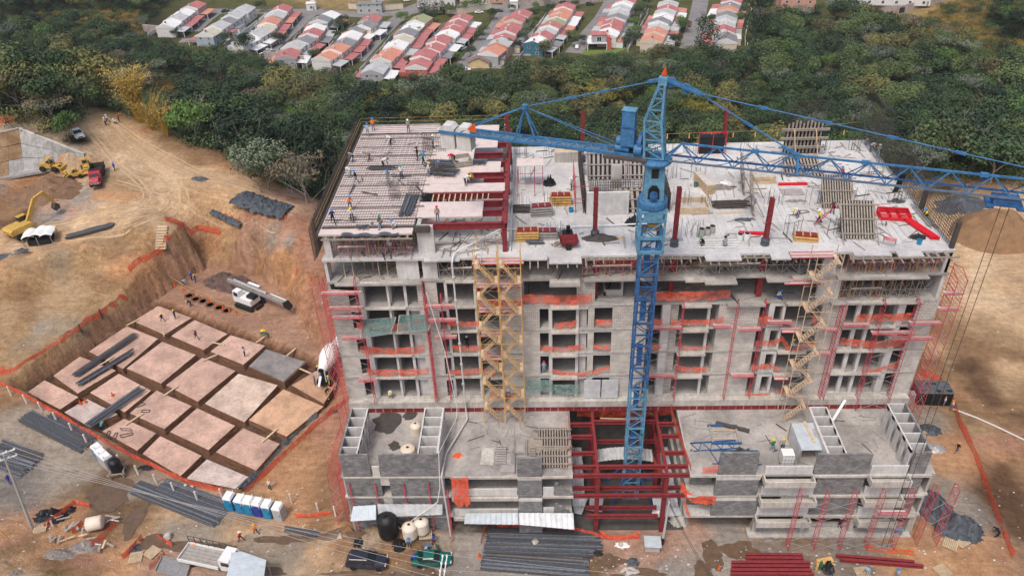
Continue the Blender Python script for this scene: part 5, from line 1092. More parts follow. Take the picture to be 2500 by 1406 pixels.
bundle('dark bars beside the plastic white kerb on the roof',(1248,512),(1310,512),1.7,FZ[6]+.05,20,'rebar')
bundle('long pale bars by the sand-heap edge of the roof',(2230,500),(2280,560),.8,FZ[6]+.05,10,'galv')
bundle('bent wire stirrups heap by the red scaffold frame on the roof',(1365,570),(1395,575),1.0,FZ[6]+.05,14,'galv')
# red steel beams stacked
IB = None
def ibeam(p, q, lab, m='red', h=.42, w=.32, group=None, cat='steel beam', name='steel_beam'):
 p = Vector(p); q = Vector(q); mb = MB(); mb.bar(p+Vector((0,0,h/2)),q+Vector((0,0,h/2)),.05,h-.06); mb.bar(p+Vector((0,0,h-.02)),q+Vector((0,0,h-.02)),w,.04); mb.bar(p+Vector((0,0,.03)),q+Vector((0,0,.03)),w,.04)
 return tag(mb.build(name, M[m]), lab, cat, group)
for k,(y,a,b) in enumerate([(1358,1820,1958),(1366,1820,1960),(1377,1785,1976),(1386,1785,1976),(1396,1783,1980),(1405,1783,1986)]):
 ibeam(onground(a,y)+Vector((0,0,.1)), onground(b,y+1)+Vector((0,0,.1)), f"dark red steel beam, {['farthest','second','third','fourth','fifth','nearest'][k]} in the stack left of the gas cylinders", group='red beams in the wide stack')
for k,(a,b) in enumerate([((2040,1360),(2230,1376)),((2050,1370),(2252,1386))]):
 ibeam(onground(*a)+Vector((0,0,.1)), onground(*b)+Vector((0,0,.1)), ['rear dark red steel beam of the pair beyond the gas cylinders','front dark red steel beam of the pair beyond the gas cylinders'][k], group='red beams in the slanting pair')
a = onground(2112,1338); b = onground(2230,1350); lad = T('orange_ladder','long orange lattice ladder lying beside the red beam pair','ladder',(0,0,0)); mb = MB(); dd = (b-a).normalized(); qq = Vector((-dd.y,dd.x,0))*.25
for s in (-1,1): mb.bar(a+qq*s+Vector((0,0,.1)), b+qq*s+Vector((0,0,.1)), .07)
mb.build('rail', M['orange'], lad); mb = MB()
for k in range(22): c = a.lerp(b,(k+.5)/22); mb.bar(c-qq+Vector((0,0,.1)), c+qq+Vector((0,0,.1)), .05)
mb.build('rung', M['orange'], lad)
# ================================================================ tower crane
AX, AY = 10.55, 66.0
cr = T('tower_crane', 'tall blue tower crane rising through the steel-framed opening in front of the tower', 'tower crane', (AX,AY,0))
def lattice_section(z0, z1, w, m, name='mast_section', n=None, x=0, y=0, tw=.17, bw=.08):
 n = n or max(1,int(round((z1-z0)/1.45))); t_ = MB(); h = w/2; c = [(-h,-h),(h,-h),(h,h),(-h,h)]
 for a,b in c: t_.bar((x+a,y+b,z0),(x+a,y+b,z1),tw)
 for k in range(n):
  za = z0+(z1-z0)*k/n; zb = z0+(z1-z0)*(k+1)/n
  for i in range(4):
   p = c[i]; q = c[(i+1)%4]
   t_.bar((x+p[0],y+p[1],za),(x+q[0],y+q[1],za),bw)
   if k%2 == i%2: t_.bar((x+p[0],y+p[1],za),(x+q[0],y+q[1],zb),bw)
   else: t_.bar((x+q[0],y+q[1],za),(x+p[0],y+p[1],zb),bw)
   if i in (0,2): t_.bar((x+(p[0]+q[0])/2,y+(p[1]+q[1])/2,(za+zb)/2),(x+q[0],y+q[1],za if k%2 else zb),bw*.7)
 return t_.build(name, m, cr)
zz = .1; k = 0
while zz < 37.5:
 z1 = min(zz+3.0, 38.4); m = M['blueL'] if k < 6 else M['blueD'] if k < 11 else M['blue']
 lattice_section(zz, z1-.02, 1.72, m, n=2); MB().box(-.98,.98,-.98,-.92,z1-.12,z1+.02).box(-.98,.98,.92,.98,z1-.12,z1+.02).box(-.98,-.92,-.92,.92,z1-.12,z1+.02).box(.92,.98,-.92,.92,z1-.12,z1+.02).build('joint_collar', m, cr)
 if k%2: MB().box(-.5,.1,-.55,-.5,zz,z1).bar((-.2,.2,zz),(-.2,.2,z1),.05).bar((.2,.2,zz),(.2,.2,z1),.05).build('mast_ladder', M['blueD'], cr)
 zz = z1; k += 1
 if z1 >= 38.4: break
for a,b in ((-1,-1),(1,-1),(1,1),(-1,1)): MB().bar((a*.86,b*.86,4.2),(a*2.6,b*2.4,.15),.2).box(a*2.6-.4,a*2.6+.4,b*2.4-.4,b*2.4+.4,.05,.35).build('base_strut', M['blueD'], cr)
# climbing collar, slewing ring, slewing tower with window and winch opening
mb = MB()
for a in (-1.15,1.15):
 for b in (-1.15,1.15): mb.bar((a,b,35.8),(a,b,40.2),.2)
for z in (35.8,37.4,39.3,40.2):
 for s in (-1.15,1.15): mb.bar((-1.15,s,z),(1.15,s,z),.28); mb.bar((s,-1.15,z),(s,1.15,z),.28)
mb.bar((-1.15,-1.15,37.4),(1.15,-1.15,39.3),.12); mb.bar((1.15,1.15,37.4),(-1.15,1.15,39.3),.12); mb.build('climbing_frame', M['blueL'], cr)
MB().box(-.9,.9,-1.28,-1.2,39.3,40.15).build('collar_plate', M['blueL'], cr); MB().box(-.3,.9,-.5,.3,37.8,38.5).box(-.9,-.4,-.4,.2,37.5,38.0).build('hydraulic_unit', M['yel'], cr)
MB().lathe([(1.25,0),(1.42,.25),(1.42,.75),(1.3,1.0),(1.1,1.05)],(0,0,40.25),28).build('slewing_ring', M['blue'], cr)
ang = math.radians(-17.0)
sw = MB(); sw.add([(-.95,-.95,41.3),(.95,-.95,41.3),(.95,.95,41.3),(-.95,.95,41.3),(-.85,-.85,45.0),(.85,-.85,45.0),(.85,.85,45.0),(-.85,.85,45.0)],[(4,5,6,7),(1,2,6,5),(2,3,7,6),(3,0,4,7),(0,1,5,4)])
o = sw.build('slewing_tower', M['blueL'], cr); o.rotation_euler = (0,0,ang*.3)
MB().box(-.32,.32,-.93,-.9,43.6,44.5).build('tower_window', M['dark'], o)
MB().add([(-.55,-.99,41.5),(.55,-.99,41.5),(.5,-.97,42.5),(.2,-.96,42.9),(-.2,-.96,42.9),(-.5,-.97,42.5)],[(0,1,2,3,4,5)]).build('winch_opening', M['black'], o)
MB().tube((0,-1.35,41.95),(0,-.9,41.95),.38,12).tube((0,-1.5,41.95),(0,-1.3,41.95),.2,10).build('winch_motor', M['blueD'], o)
_p = MB().lathe([(1.35,0),(1.5,.15),(1.5,.3),(1.3,.45)],(0,0,44.8),26); _p.build('turntable', M['blue'], cr)
# tower head: square lattice leaning slightly, tapering to the apex
hd = MB(); JZ = 45.4; B_ = [(-.95,-.7),(.75,-.7),(.75,.7),(-.95,.7)]; Mi = [(-1.15,-.6,48.9),(.35,-.62,48.9),(.35,.62,48.9),(-1.15,.6,48.9)]; Tp = [(-.1,-.25,52.3),(.35,-.25,52.3),(.35,.25,52.3),(-.1,.25,52.3)]
for i in range(4):
 hd.bar((*B_[i],JZ),Mi[i],.2); hd.bar(Mi[i],Tp[i],.2)
def lv(f):
 if f <= 1: return [Vector((*B_[i],JZ)).lerp(Vector(Mi[i]),f) for i in range(4)]
 return [Vector(Mi[i]).lerp(Vector(Tp[i]),f-1) for i in range(4)]
st_ = [0,.25,.5,.75,1.0,1.3,1.6,1.85]
for j in range(len(st_)):
 a = lv(st_[j])
 for i in range(4): hd.bar(a[i],a[(i+1)%4],.1)
 if j+1 < len(st_):
  b = lv(st_[j+1])
  for i in range(4): hd.bar(a[i] if (i+j)%2 else a[(i+1)%4], b[(i+1)%4] if (i+j)%2 else b[i], .08)
ho = hd.build('tower_head', M['blueL'], cr, rz=ang)
MB().box(-.25,.5,-.35,.35,52.1,52.75).build('apex_block', M['blueL'], ho)
for (x,y) in ((.85,0),(2.1,0)): MB().tube((x,-.12,52.35 if x<1 else 51.9),(x,.12,52.35 if x<1 else 51.9),.42,16).build('sheave', M['blue'], ho)
MB().bar((.4,-.2,52.6),(3.4,-.2,51.55),.22).bar((.4,.2,52.6),(3.4,.2,51.55),.22).build('tie_lug', M['blue'], ho); MB().bar((-.1,0,52.5),(-1.1,0,52.25),.25).build('tie_lug', M['blue'], ho)
fl = MB().add([(0,0,.2),(.05,0,.95),(-.3,.05,.15)],[(0,1,2)]).add([(0,.03,.2),(.05,.03,.95),(.2,.08,.1)],[(0,1,2)]).bar((0,0,-.1),(.03,0,1.0),.04); fl.build('pennant', M['orange'], ho, (.2,0,52.75))
# jib (beyond the frame too)
jb = T('x','x','x'); bpy.data.objects.remove(jb); LABELS.pop('x')
jib = bpy.data.objects.new('jib', None); COL.objects.link(jib); jib.parent = cr; jib.rotation_euler = (0,0,ang);
def jm(name, mb, m): return mb.build(name, m, jib)
JL = 46.0; ZB, ZT, HW = 45.35, 46.85, .62
jm('bottom_chord', MB().bar((1.2,-HW,ZB),(JL,-HW,ZB),.15), mat('weathered_grey_blue_steel',(.10,.14,.20),.6,.3,2)); jm('bottom_chord', MB().bar((1.2,HW,ZB),(JL,HW,ZB),.15), M['blueD'])
jm('top_chord', MB().bar((2.2,0,ZT),(JL,0,ZT),.16), M['blue'])
jm('jib_foot', MB().bar((2.2,0,ZT),(.9,-HW,ZB),.14).bar((2.2,0,ZT),(.9,HW,ZB),.14), M['blue'])
sx = 2.2; k = 0
while sx < JL-1.9:
 n1 = sx+1.55
 jm('jib_brace', MB().bar((sx,0,ZT),(n1,-HW,ZB),.09), M['blue']); jm('jib_brace', MB().bar((n1,-HW,ZB),(min(sx+3.1,JL),0,ZT),.09), M['blue'])
 jm('jib_brace', MB().bar((sx,0,ZT),(n1,HW,ZB),.08), M['blueD']); jm('jib_brace', MB().bar((n1,HW,ZB),(min(sx+3.1,JL),0,ZT),.08), M['blueD'])
 jm('jib_strut', MB().bar((n1,-HW,ZB),(n1,HW,ZB),.06).bar((n1-1.5,-HW,ZB),(n1,HW,ZB),.05), M['blueD']); sx += 3.1
for x in (8.5,17.4,26.3,35): jm('chord_joint', MB().box(x-.3,x+.3,-.16,.16,ZT-.16,ZT+.16), M['blue'])
# tie rods of the jib
def tie(name, p, q, segs, m, r=.07):
 mb = MB(); mb.tube(p,q,r,6); p = Vector(p); q = Vector(q); d = (q-p).normalized()
 for k in range(1,segs): c = p.lerp(q,k/segs); mb.bar(c-d*.4,c+d*.4,.18,.22)
 jm(name, mb, m)
tie('tie_rod', (3.3,.1,51.5),(11.9,.0,ZT+.1),2,M['blue'],.07); tie('tie_rod', (3.4,-.1,51.6),(34.5,0,ZT+.15),6,M['blue'],.055)
jm('tie_anchor', MB().bar((10.6,0,47.55),(12.3,0,ZT-.05),.3,.22).bar((12,0,ZT),(12.2,-HW,ZB),.2), M['blue'])
tr_ = MB().box(27.4,29.4,-.7,.7,44.55,45.1).box(27.0,27.5,-.9,.9,44.4,44.6).box(29.2,29.7,-.9,.9,44.4,44.6); jm('trolley', tr_, M['blueD'])
jm('hoist_rope', MB().tube((28.2,0,44.5),(28.0,-2,3.0),.03,4).tube((28.9,.2,44.5),(28.6,-1.8,3.0),.03,4), M['rebar'])
# counter-jib
cj = bpy.data.objects.new('counter_jib', None); COL.objects.link(cj); cj.parent = cr; cj.rotation_euler = (0,0,math.radians(161))
def cm(name, mb, m): return mb.build(name, m, cj)
CL = 21.3
for s in (-.65,.65): cm('counter_chord', MB().bar((.8,s,ZB+.1),(CL,s,ZB+.1),.18,.3), M['blue'])
cm('walkway', MB().box(1.2,CL-2.5,-.5,.5,ZB-.02,ZB+.03), mat('blue_grey_grating',(.10,.14,.19),.7,.4,6))
for k in range(12):
 x = 3.5+k*1.4; cm('counter_brace', MB().bar((x,-.62,ZB+.1),(x+.7,.62,ZB+.1),.07).bar((x+.7,.62,ZB+.1),(x+1.4,-.62,ZB+.1),.07), M['blueL'])
cm('counter_mast', MB().bar((11.4,-.7,ZB+.2),(12.5,0,48.6),.14).bar((13.4,-.7,ZB+.2),(12.5,0,48.6),.12).bar((11.2,.7,ZB+.2),(12.5,0,48.6),.12).bar((13.4,.7,ZB+.2),(12.5,0,48.6),.12).box(12.25,12.75,-.2,.2,48.5,48.9), M['blue'])
def ctie(p,q,r=.06):
 cm('counter_tie', MB().tube(p,q,r,6), M['blue'])
ctie((1.0,0,52.2),(12.5,0,48.7),.06); ctie((12.5,0,48.7),(19,-.6,ZB+.3),.06); ctie((12.5,0,48.7),(19,.6,ZB+.3),.06); ctie((12.5,0,48.7),(3,-.5,ZB+.4),.035); ctie((12.5,0,48.7),(2.6,.5,ZB+.4),.035)
for i,f in enumerate((.35,.62)):
 c = Vector((1,0,52.2)).lerp(Vector((12.5,0,48.7)),f); cm('tie_joint', MB().bar(c-Vector((.4,0,-.12)),c+Vector((.4,0,-.12)),.18,.2), M['blue'])
for i,x in enumerate((18.0,19.7)):
 cm('counterweight', MB().side([(x,ZB-1.65),(x+1.5,ZB-1.65),(x+1.5,ZB+.45),(x+1.15,ZB+.8),(x+.35,ZB+.8),(x,ZB+.45)], -.6, .6), M['white'])
cm('flag', MB().add([(0,0,0),(.1,.1,1.1),(.9,.2,.35)],[(0,1,2)]), M['orange']).location = (17.3,.6,ZB+.4)
# cabinets stand on the platform near the mast
cb_ = MB().box(-.62,.62,-.45,.45,0,1.75).box(-.02,.02,-.1,.1,.1,1.6); o = cb_.build('machine_cabinet', M['blue'], cj, (2.55,.3,46.3)); MB().box(-.68,.68,-.5,.5,0,.07).build('cabinet_lid', M['blueD'], o, (0,0,1.75))
o = MB().box(-.58,.58,-.42,.42,0,1.5).build('machine_cabinet', M['blue'], cj, (2.55,.3,48.13)); MB().box(-.64,.64,-.48,.48,0,.08).build('cabinet_lid', M['blueL'], o, (0,0,1.5))
cm('machine_deck', MB().box(.6,4.6,-1.5,1.3,ZB-.2,ZB+.05), M['rebar'])
cm('hoist_motor', MB().tube((3.6,.2,46.6),(2.2,.2,46.6),.42,14).tube((3.7,.2,45.9),(2.4,.2,45.9),.4,14).tube((1.9,.5,46.0),(1.2,.5,46.0),.5,14), M['blue']); cm('hoist_drum', MB().tube((1.6,-.2,46.5),(1.3,-.2,46.5),.95,18).tube((2.2,-.2,46.3),(1.6,-.2,46.3),.45,12), M['blueD'])
# ================================================================ scaffolding
def frame_ladder(mb, x, y0, y1, z0, z1, r=.030, step=.5, mi=0):
 for y in (y0,y1): mb.bar((x,y,z0),(x,y,z1),r*1.6,mi=mi)
 z = z0+.15; k = 0
 while z < z1:
  mb.bar((x,y0,z),(x,y1,z),r*1.1,mi=mi);
  if k%3 == 0 and z+step < z1: mb.bar((x,y0,z),(x,y1,z+step),r*.9,mi=mi)
  z += step; k += 1
def scaffold(label, xs, y0, y1, z0, z1, m='redp', brace=True, planks=(), extra_cap=True, step=2.0):
 t = T('scaffold', label, 'scaffold', (0,0,0))
 for x in xs:
  mb = MB(); frame_ladder(mb, x, y0, y1, z0, z1+rnd.uniform(0,.5));
  if extra_cap: mb.bar((x,y0,z1),(x,(y0+y1)/2,z1+.7),.06).bar((x,y1,z1),(x,(y0+y1)/2,z1+.7),.06)
  mb.build('ladder_frame', M[m], t)
 if brace:
  for a,b in zip(xs[:-1],xs[1:]):
   mb = MB(); z = z0+.2
   while z+step <= z1+.3:
    for y in (y0,): mb.bar((a,y,z),(b,y,z+step*.8),.035).bar((a,y,z+step*.8),(b,y,z),.035)
    z += step
   mb.build('cross_brace', M['galv'], t)
 for (a,b,z) in planks:
  for j in range(2): MB().box(a,b,y0+.05+j*.34,y0+.32+j*.34,z,z+.05).build('walk_plank', M['ply'] if j else M['pinkp'], t)
  MB().bar((a,y0,z-.05),(b,y0,z-.05),.06).bar((a,y0,z+.5),(b,y0,z+.5),.045).build('rail', M['redp'], t)
 return t
scaffold('red ladder scaffold with pink planks on the bay nearest the pit',[-23.6,-20.1],69.8,70.7,11.7,29.2,planks=((-23.9,-19.6,27.9),(-23.4,-19.7,25.9),(-23.2,-19.8,24.6),(-22.6,-19.9,21.7),(-21.6,-19.4,15.4)),step=2)
scaffold('single red ladder scaffold beside the bays with green netting',[-12.85],70.1,70.95,11.7,28.5,brace=False)
scaffold('red scaffold crossing the block wall next to the concrete pipe',[-12.6,-10.95],69.9,70.7,11.7,26.8,planks=((-12.7,-9.6,25.9),(-12.6,-9.4,24.0),(-12.0,-9.6,21.6)))
scaffold('red scaffold pair just beyond the crane mast',[12.0,15.5],69.8,70.7,11.7,25.5,planks=((11.9,15.6,22.6),(12.1,15.3,15.6)))
scaffold('lone red ladder scaffold on the blank wall beyond the crane',[21.4],69.9,70.7,11.7,25.6,brace=False,planks=((19.0,20.9,22.7),(21.8,24.3,22.2),(21.9,24.5,15.4)))
scaffold('lone red ladder scaffold in front of the dark stairwell opening',[24.4],70.1,70.9,11.7,25.4,brace=False,planks=((25.0,27.6,23.0),))
scaffold('red ladder scaffold frame standing off the wall past the zigzag stair',[32.6,33.0],69.9,70.8,11.7,24.6,brace=False,planks=((33.2,36.0,22.6),(30.9,32.7,22.0),(30.9,32.6,18.6)))
scaffold('tall red scaffold with cross braces on the end bays',[37.0,40.6],69.7,70.7,10.1,25.4,planks=((36.4,41.0,21.6),(40.2,43.6,22.9),(38.5,43.2,20.8)))
scaffold('slender red scaffold hugging the far end wall of the tower',[44.2,45.2],70.5,73.8,1.0,28.0,brace=True,planks=((43.3,45.2,26.3),(43.3,45.6,24.2)),step=3)
scaffold('tall red scaffold on the end wall of the tower above the pit',[-25.0,-24.0],70.5,73.4,1.0,28.0,brace=True,step=3)
scaffold('red scaffold climbing the podium end wall above the earth bank',[-24.3,-23.2],60.6,68.5,.0,9.6,brace=True,step=2)
scaffold('red scaffold of four ladders against the grey podium wall behind the tanks',[-21.7,-18.8,-15.6,-12.8],59.45,59.95,0,8.6,step=2.2)
scaffold('single red ladder scaffold beside the concrete pipe at the podium corner',[-10.7],58.6,59.6,0,8.2,brace=False)
scaffold('red scaffold of five ladders with long braces on the podium front',[27.6,30.5,33.4,36.4,39.4],57.6,58.6,0,9.2,step=1.7,planks=((36.4,39.4,6.2),))
scaffold('red scaffold tower at the podium corner by the grey tarpaulin',[42.2,44.4],58.2,59.4,0,9.0,step=3)
t = T('scaffold','red scaffold frame standing on the roof beside the stair core','scaffold'); mb = MB(); b0 = atz(1405,520,FZ[6])
for dy in (0,2.2,4.4,6.6): mb.bar((b0.x,b0.y+dy,FZ[6]),(b0.x,b0.y+dy,FZ[6]+3.6),.07)
for z in (.5,1.8,3.4): mb.bar((b0.x,b0.y,FZ[6]+z),(b0.x,b0.y+6.6,FZ[6]+z),.06)
mb.bar((b0.x,b0.y,FZ[6]+3.4),(b0.x+1.8,b0.y,FZ[6]+3.4),.05).bar((b0.x+1.8,b0.y,FZ[6]),(b0.x+1.8,b0.y,FZ[6]+3.4),.06).bar((b0.x,b0.y,FZ[6]+1.8),(b0.x+1.8,b0.y,FZ[6]+1.8),.05); mb.build('ladder_frame', M['redp'], t)
t = T('scaffold','red trestle scaffold holding plywood beside the white kerb on the roof','scaffold'); mb = MB()
for x in (-2.6,-.6,.4):
 for y in (84.5,88): mb.bar((x,y,FZ[6]),(x,y,FZ[6]+3.2),.07)
mb.bar((-2.6,84.5,FZ[6]+1.7),(.4,84.5,FZ[6]+1.7),.05).bar((-2.6,84.5,FZ[6]+3),(.4,84.5,FZ[6]+3),.05).build('frame', M['redp'], t); MB().box(-2.7,.5,86,88,FZ[6]+3.2,FZ[6]+3.27).build('plywood', M['ply'], t)
def loose_frame(label, px, py, rz, z=None, m='redp', tilt=1.2):
 p = atz(px,py,z or FZ[6]); mb = MB()
 for x in (-.6,.6): mb.bar((x,0,0),(x,0,2.4),.07)
 for k in range(5): mb.bar((-.6,0,.3+k*.5),(.6,0,.3+k*.5),.05)
 o = mb.build('loose_scaffold', M[m]); o.location = p+Vector((0,0,.05)); o.rotation_euler = (tilt,0,rz); return tag(o, label, 'scaffold frame')
loose_frame('loose red ladder frame leaning at the sand-heap end of the roof',2172,590,-.5,None,'redp',.9)
loose_frame('red ladder frame held by the worker in the yellow shirt',1995,545,.7,None,'redp',.5)
# yellow zigzag stair towers -------------------------------------------------
def stairtower(label, x0, x1, y0, y1, z0, z1, m='yel', m2='yelp', flip=False):
 t = T('stair_tower', label, 'stair tower', (0,0,0))
 for x in (x0,x1):
  for y in (y0,y1): MB().bar((x,y,z0),(x,y,z1),.07).build('post', M[m], t)
 z = z0; k = 0; ya, yb = y0+.15, y0+.85; yc, yd = y1-.85, y1-.15
 while z+2.0 <= z1-.8:
  up = (k%2 == 0) ^ flip; a, b = (x1-.5, x0+.45) if up else (x0+.45, x1-.5); yy = (ya+yb)/2 if k%2 == 0 else (yc+yd)/2
  fl_ = MB().bar((a,yy-.36,z+.05),(b,yy-.36,z+2.0),.04,.07).bar((a,yy+.36,z+.05),(b,yy+.36,z+2.0),.04,.07)
  st = fl_.build('stair_flight', M[m] if k > 9 else M[m2], t); tr = MB()
  for j in range(8): f = (j+.6)/8; tr.box(a+(b-a)*f-.07,a+(b-a)*f+.07,yy-.3,yy+.3,z+2*f-.02,z+2*f+.02)
  tr.build('tread', M[m2], st)
  MB().bar((a,yy-.4,z+1.0),(b,yy-.4,z+2.95),.05).bar((a,yy-.4,z+.5),(b,yy-.4,z+2.45),.04).bar((a,yy-.4,z),(a,yy-.4,z+1),.04).bar((b,yy-.4,z+2),(b,yy-.4,z+2.95),.04).bar(((a+b)/2,yy-.4,z+1),((a+b)/2,yy-.4,z+2),.035).build('handrail', M[m], st)
  lx0, lx1 = (x0, x0+.45) if up else (x1-.45, x1)
  MB().box(lx0+.03,lx1-.03,y0+.1,y1-.1,z+1.97,z+2.03).build('landing', M[m2], t)
  MB().bar((x0,y0,z),(x1,y0,z+2),.03).bar((x1,y0,z),(x0,y0,z+2),.03).build('cross_brace', M['galv'], t)
  MB().bar((x0,y0,z+2),(x1,y0,z+2),.04).build('ledger', M[m], t); MB().bar((x0,y1,z+2),(x1,y1,z+2),.04).build('ledger', M[m], t)
  z += 2.0; k += 1
 return t
stairtower('yellow zigzag stair tower, the one closer to the concrete pipe',-6.9,-4.5,68.2,69.8,DZ,34.2)
stairtower('yellow zigzag stair tower, the one closer to the orange-netted middle bay',-4.4,-2.1,68.2,69.8,DZ,34.2)
stairtower('pale yellow zigzag stair tower far beyond the crane mast',27.9,30.5,68.0,69.9,DZ,33.2,'yelp','yelp',True)
for k,(x0,x1,z) in enumerate([(-7.2,-1.8,31.5),(-7.0,-2.0,28.5),(-6.9,-2.2,25.2),(-6.8,-4.4,21.8),(-6.8,-4.6,18.4),(26.0,30.6,31.7),(25.8,30.0,28.4),(26.6,28.6,21.9),(26.8,28.4,15.0)]):
 t = T('gangway', f"pink plank gangway at the {['top slab','top open storey','fifth storey','fourth storey','third storey','top slab','top open storey','fourth storey','second storey'][k]} beside the {'twin yellow stair towers' if k<5 else 'pale stair tower'}", 'gangway')
 for j in range(4): MB().box(x0,x1,69.85+j*.3,70.12+j*.3,z,z+.05).build('plank', M['pinkp'] if j%2 else M['ply'], t)
 MB().bar((x0,69.8,z+.02),(x1,69.8,z+.02),.08).build('edge_tube', M['redp'], t)
# shoring clutter: cross tubes in the open storeys
for k,(a,b,z,n,lab) in enumerate([(-22.5,-13.5,31.6,9,'thin cross-braced tubes under the pink deck'),(-11,-3,28.7,6,'thin cross-braced tubes in the top storey by the stairs'),(4.5,16,28.7,8,'thin cross-braced tubes in the top storey behind the crane'),(17,31,28.7,8,'thin cross-braced tubes in the top storey past the crane'),(32.5,42.5,28.7,10,'thin cross-braced tubes under the sand-heap end of the roof'),(32.5,42,25.3,9,'thin braced tubes over the loose planks below the roof end')]):
 t = T('shoring', lab, 'shoring'); mb = MB(); st = (b-a)/n
 for i in range(n):
  x = a+i*st; c = M['galv']; mb.bar((x,71.4,z+.1),(x+st,71.4,z+2.3),.035).bar((x,71.4,z+2.3),(x+st,71.4,z+.1),.035).bar((x,71.3,z),(x,71.3,z+2.5),.05).bar((x,73.2,z),(x,73.2,z+2.5),.05)
 mb.bar((a,71.35,z+1.2),(b,71.35,z+1.2),.05); mb.build('tubes', M['galv'] if k%2 else M['pinkp'], t)
 MB().bar((a+1,71.2,z+1.5),(a+(b-a)*.45,71.2,z+1.55),.2,.06).build('plank', M['ply'], t)
# ================================================================ orange nets
def net(label, pts, h, y=None, m='net', sag=.15, cat='safety net', name='safety_net', n=14):
 """pts: top corners as (x,z) runs on the facade or Vector ground runs"""
 V_ = [Vector(p) for p in pts]; mb = MB(); cols = []
 for i in range(len(V_)-1):
  for k in range(n+(1 if i == len(V_)-2 else 0)):
   f = k/n; p = V_[i].lerp(V_[i+1],f); sg = -sag*4*f*(1-f); cols.append((p+Vector((0,0,sg)), h*(1+.25*noise.noise(Vector((p.x*.9,p.z,k*.4+i))))))
 rows = 4; vs = []
 for p,hh in cols:
  for r in range(rows+1):
   w = .10*noise.noise(Vector((p.x*1.7+p.y,p.z+r*.6,2)))+.05*math.sin(p.x*5+r); vs.append((p.x,p.y-.02-abs(w),p.z-hh*r/rows))
 mb.add(vs, [(i*(rows+1)+r,(i+1)*(rows+1)+r,(i+1)*(rows+1)+r+1,i*(rows+1)+r+1) for i in range(len(cols)-1) for r in range(rows)])
 o = mb.build(name, M[m]); tag(o, label, cat); return o
ST = {1:'lowest walled storey',2:'second walled storey',3:'third walled storey',4:'fourth walled storey',5:'fifth storey'}
NT_ = [ # floor idx, runs [(x,dz)], height, label
 (4,[(-20.9,1.3),(-15.2,1.1)],.9,'under the green netting, bay nearest the pit'),(4,[(-14.8,1.35),(-13.5,1.5)],.7,'small net beside the green netting'),
 (3,[(-21.0,1.3),(-16.9,.9),(-13.5,1.3)],1.0,'wide net across the bay nearest the pit'),(2,[(-20.7,1.2),(-13.4,1.25)],.95,'wide net across the bay nearest the pit'),
 (4,[(-10.6,1.4),(-7.0,1.3)],.75,'behind the white concrete pipe'),(3,[(-10.3,1.3),(-6.8,1.2)],.8,'behind the white concrete pipe, dipping'),(2,[(-10.9,1.0),(-7.2,1.2)],.8,'behind the white concrete pipe'),
 (5,[(-2.2,1.5),(5.6,1.35)],1.3,'long bright net across the open middle bay'),(4,[(1.4,.9),(3.9,1.3)],.9,'bunched at one side of the middle opening'),(4,[(6.0,1.35),(7.9,1.4)],.9,'in the opening nearest the crane'),
 (3,[(-.2,1.1),(2.0,.8),(4.9,1.25)],.75,'across the middle bay'),(3,[(5.9,1.2),(7.8,1.05)],.7,'in the opening nearest the crane'),(2,[(1.2,.9),(3.9,.35),(5.5,.5),(7.9,1.5)],.65,'V-shaped net across the middle bay'),
 (5,[(12.0,1.6),(20.5,1.7)],1.2,'long net beyond the crane mast'),(4,[(12.1,1.4),(13.5,1.3)],.9,'small net just past the crane'),(4,[(14.4,1.2),(18.6,1.1),(20.2,1.5)],.8,'long net past the crane'),
 (3,[(11.9,1.2),(13.6,1.2)],.85,'small net just past the crane'),(3,[(15.7,1.2),(16.5,.6),(19.0,.8)],.5,'twisted net past the crane'),(2,[(15.5,1.3),(19.1,1.0)],.85,'straight net past the crane'),
 (4,[(24.1,1.6),(25.5,1.5)],1.1,'in the dark stairwell opening'),(3,[(24.2,1.4),(26.9,1.7)],.8,'across the window next to the dark stairwell'),(3,[(26.9,2.3),(28.3,.4),(29.5,.6)],1.0,'hanging slack beside the zigzag stair'),(2,[(24.3,1.3),(26.6,1.5),(27.6,.6)],.8,'ending in a hanging knot by the zigzag stair'),
 (4,[(34.8,1.6),(40.8,1.7)],1.0,'bright net across the end bays'),(3,[(33.7,1.7),(37.2,1.2),(41.0,1.4)],1.0,'wavy net across the end bays'),(2,[(37.0,.2),(39.6,.9),(41.0,1.5)],.7,'slanting net across the end bays'),
 (4,[(29.9,1.5),(31.0,1.6)],1.2,'in the narrow opening behind the zigzag stair'),(3,[(29.6,1.2),(31.0,1.3)],1.0,'in the narrow opening behind the zigzag stair'),
 (1,[(27.6,.9),(30.2,.9)],.7,'at the foot of the zigzag stair'),(1,[(24.0,.3),(27.0,.3)],.35,'low net on the ledge by the dark stairwell'),
 (1,[(-6.4,.9),(-4.4,.6),(-2.1,.8)],.8,'at the foot of the twin yellow stairs'),(5,[(-7.0,2.2),(-6.5,.6)],1.6,'hanging beside the twin yellow stairs'),(5,[(-5.8,.9),(-2.0,1.0)],1.2,'behind the twin yellow stairs'),(3,[(-7.0,.9),(-6.0,.8)],.7,'scrap beside the twin yellow stairs'),(2,[(-6.8,1.4),(-5.6,.5)],.9,'hanging scrap beside the twin yellow stairs')]
for fi,run,h,lab in NT_:
 net(f"orange net on the {ST[fi]}, {lab}"[:400], [(x,YF-.1,FZ[fi-1]+dz+.1) for x,dz in run], h, sag=.12 if len(run)==2 else .05)
net('orange net screen hanging in the top open storey left of the crane',[(6.2,72.6,31.0),(11.2,72.6,31.0)],1.7)
net('dark red net across the back of the steel-framed opening',[(4.2,71.6,8.9),(15.6,71.6,9.0)],1.1,m='netf')
net('orange fence net along the near edge of the steel-framed opening',[(3.0,70,DZ+1.2),(3.1,60.4,DZ+1.1)],1.1,m='netf',n=20)
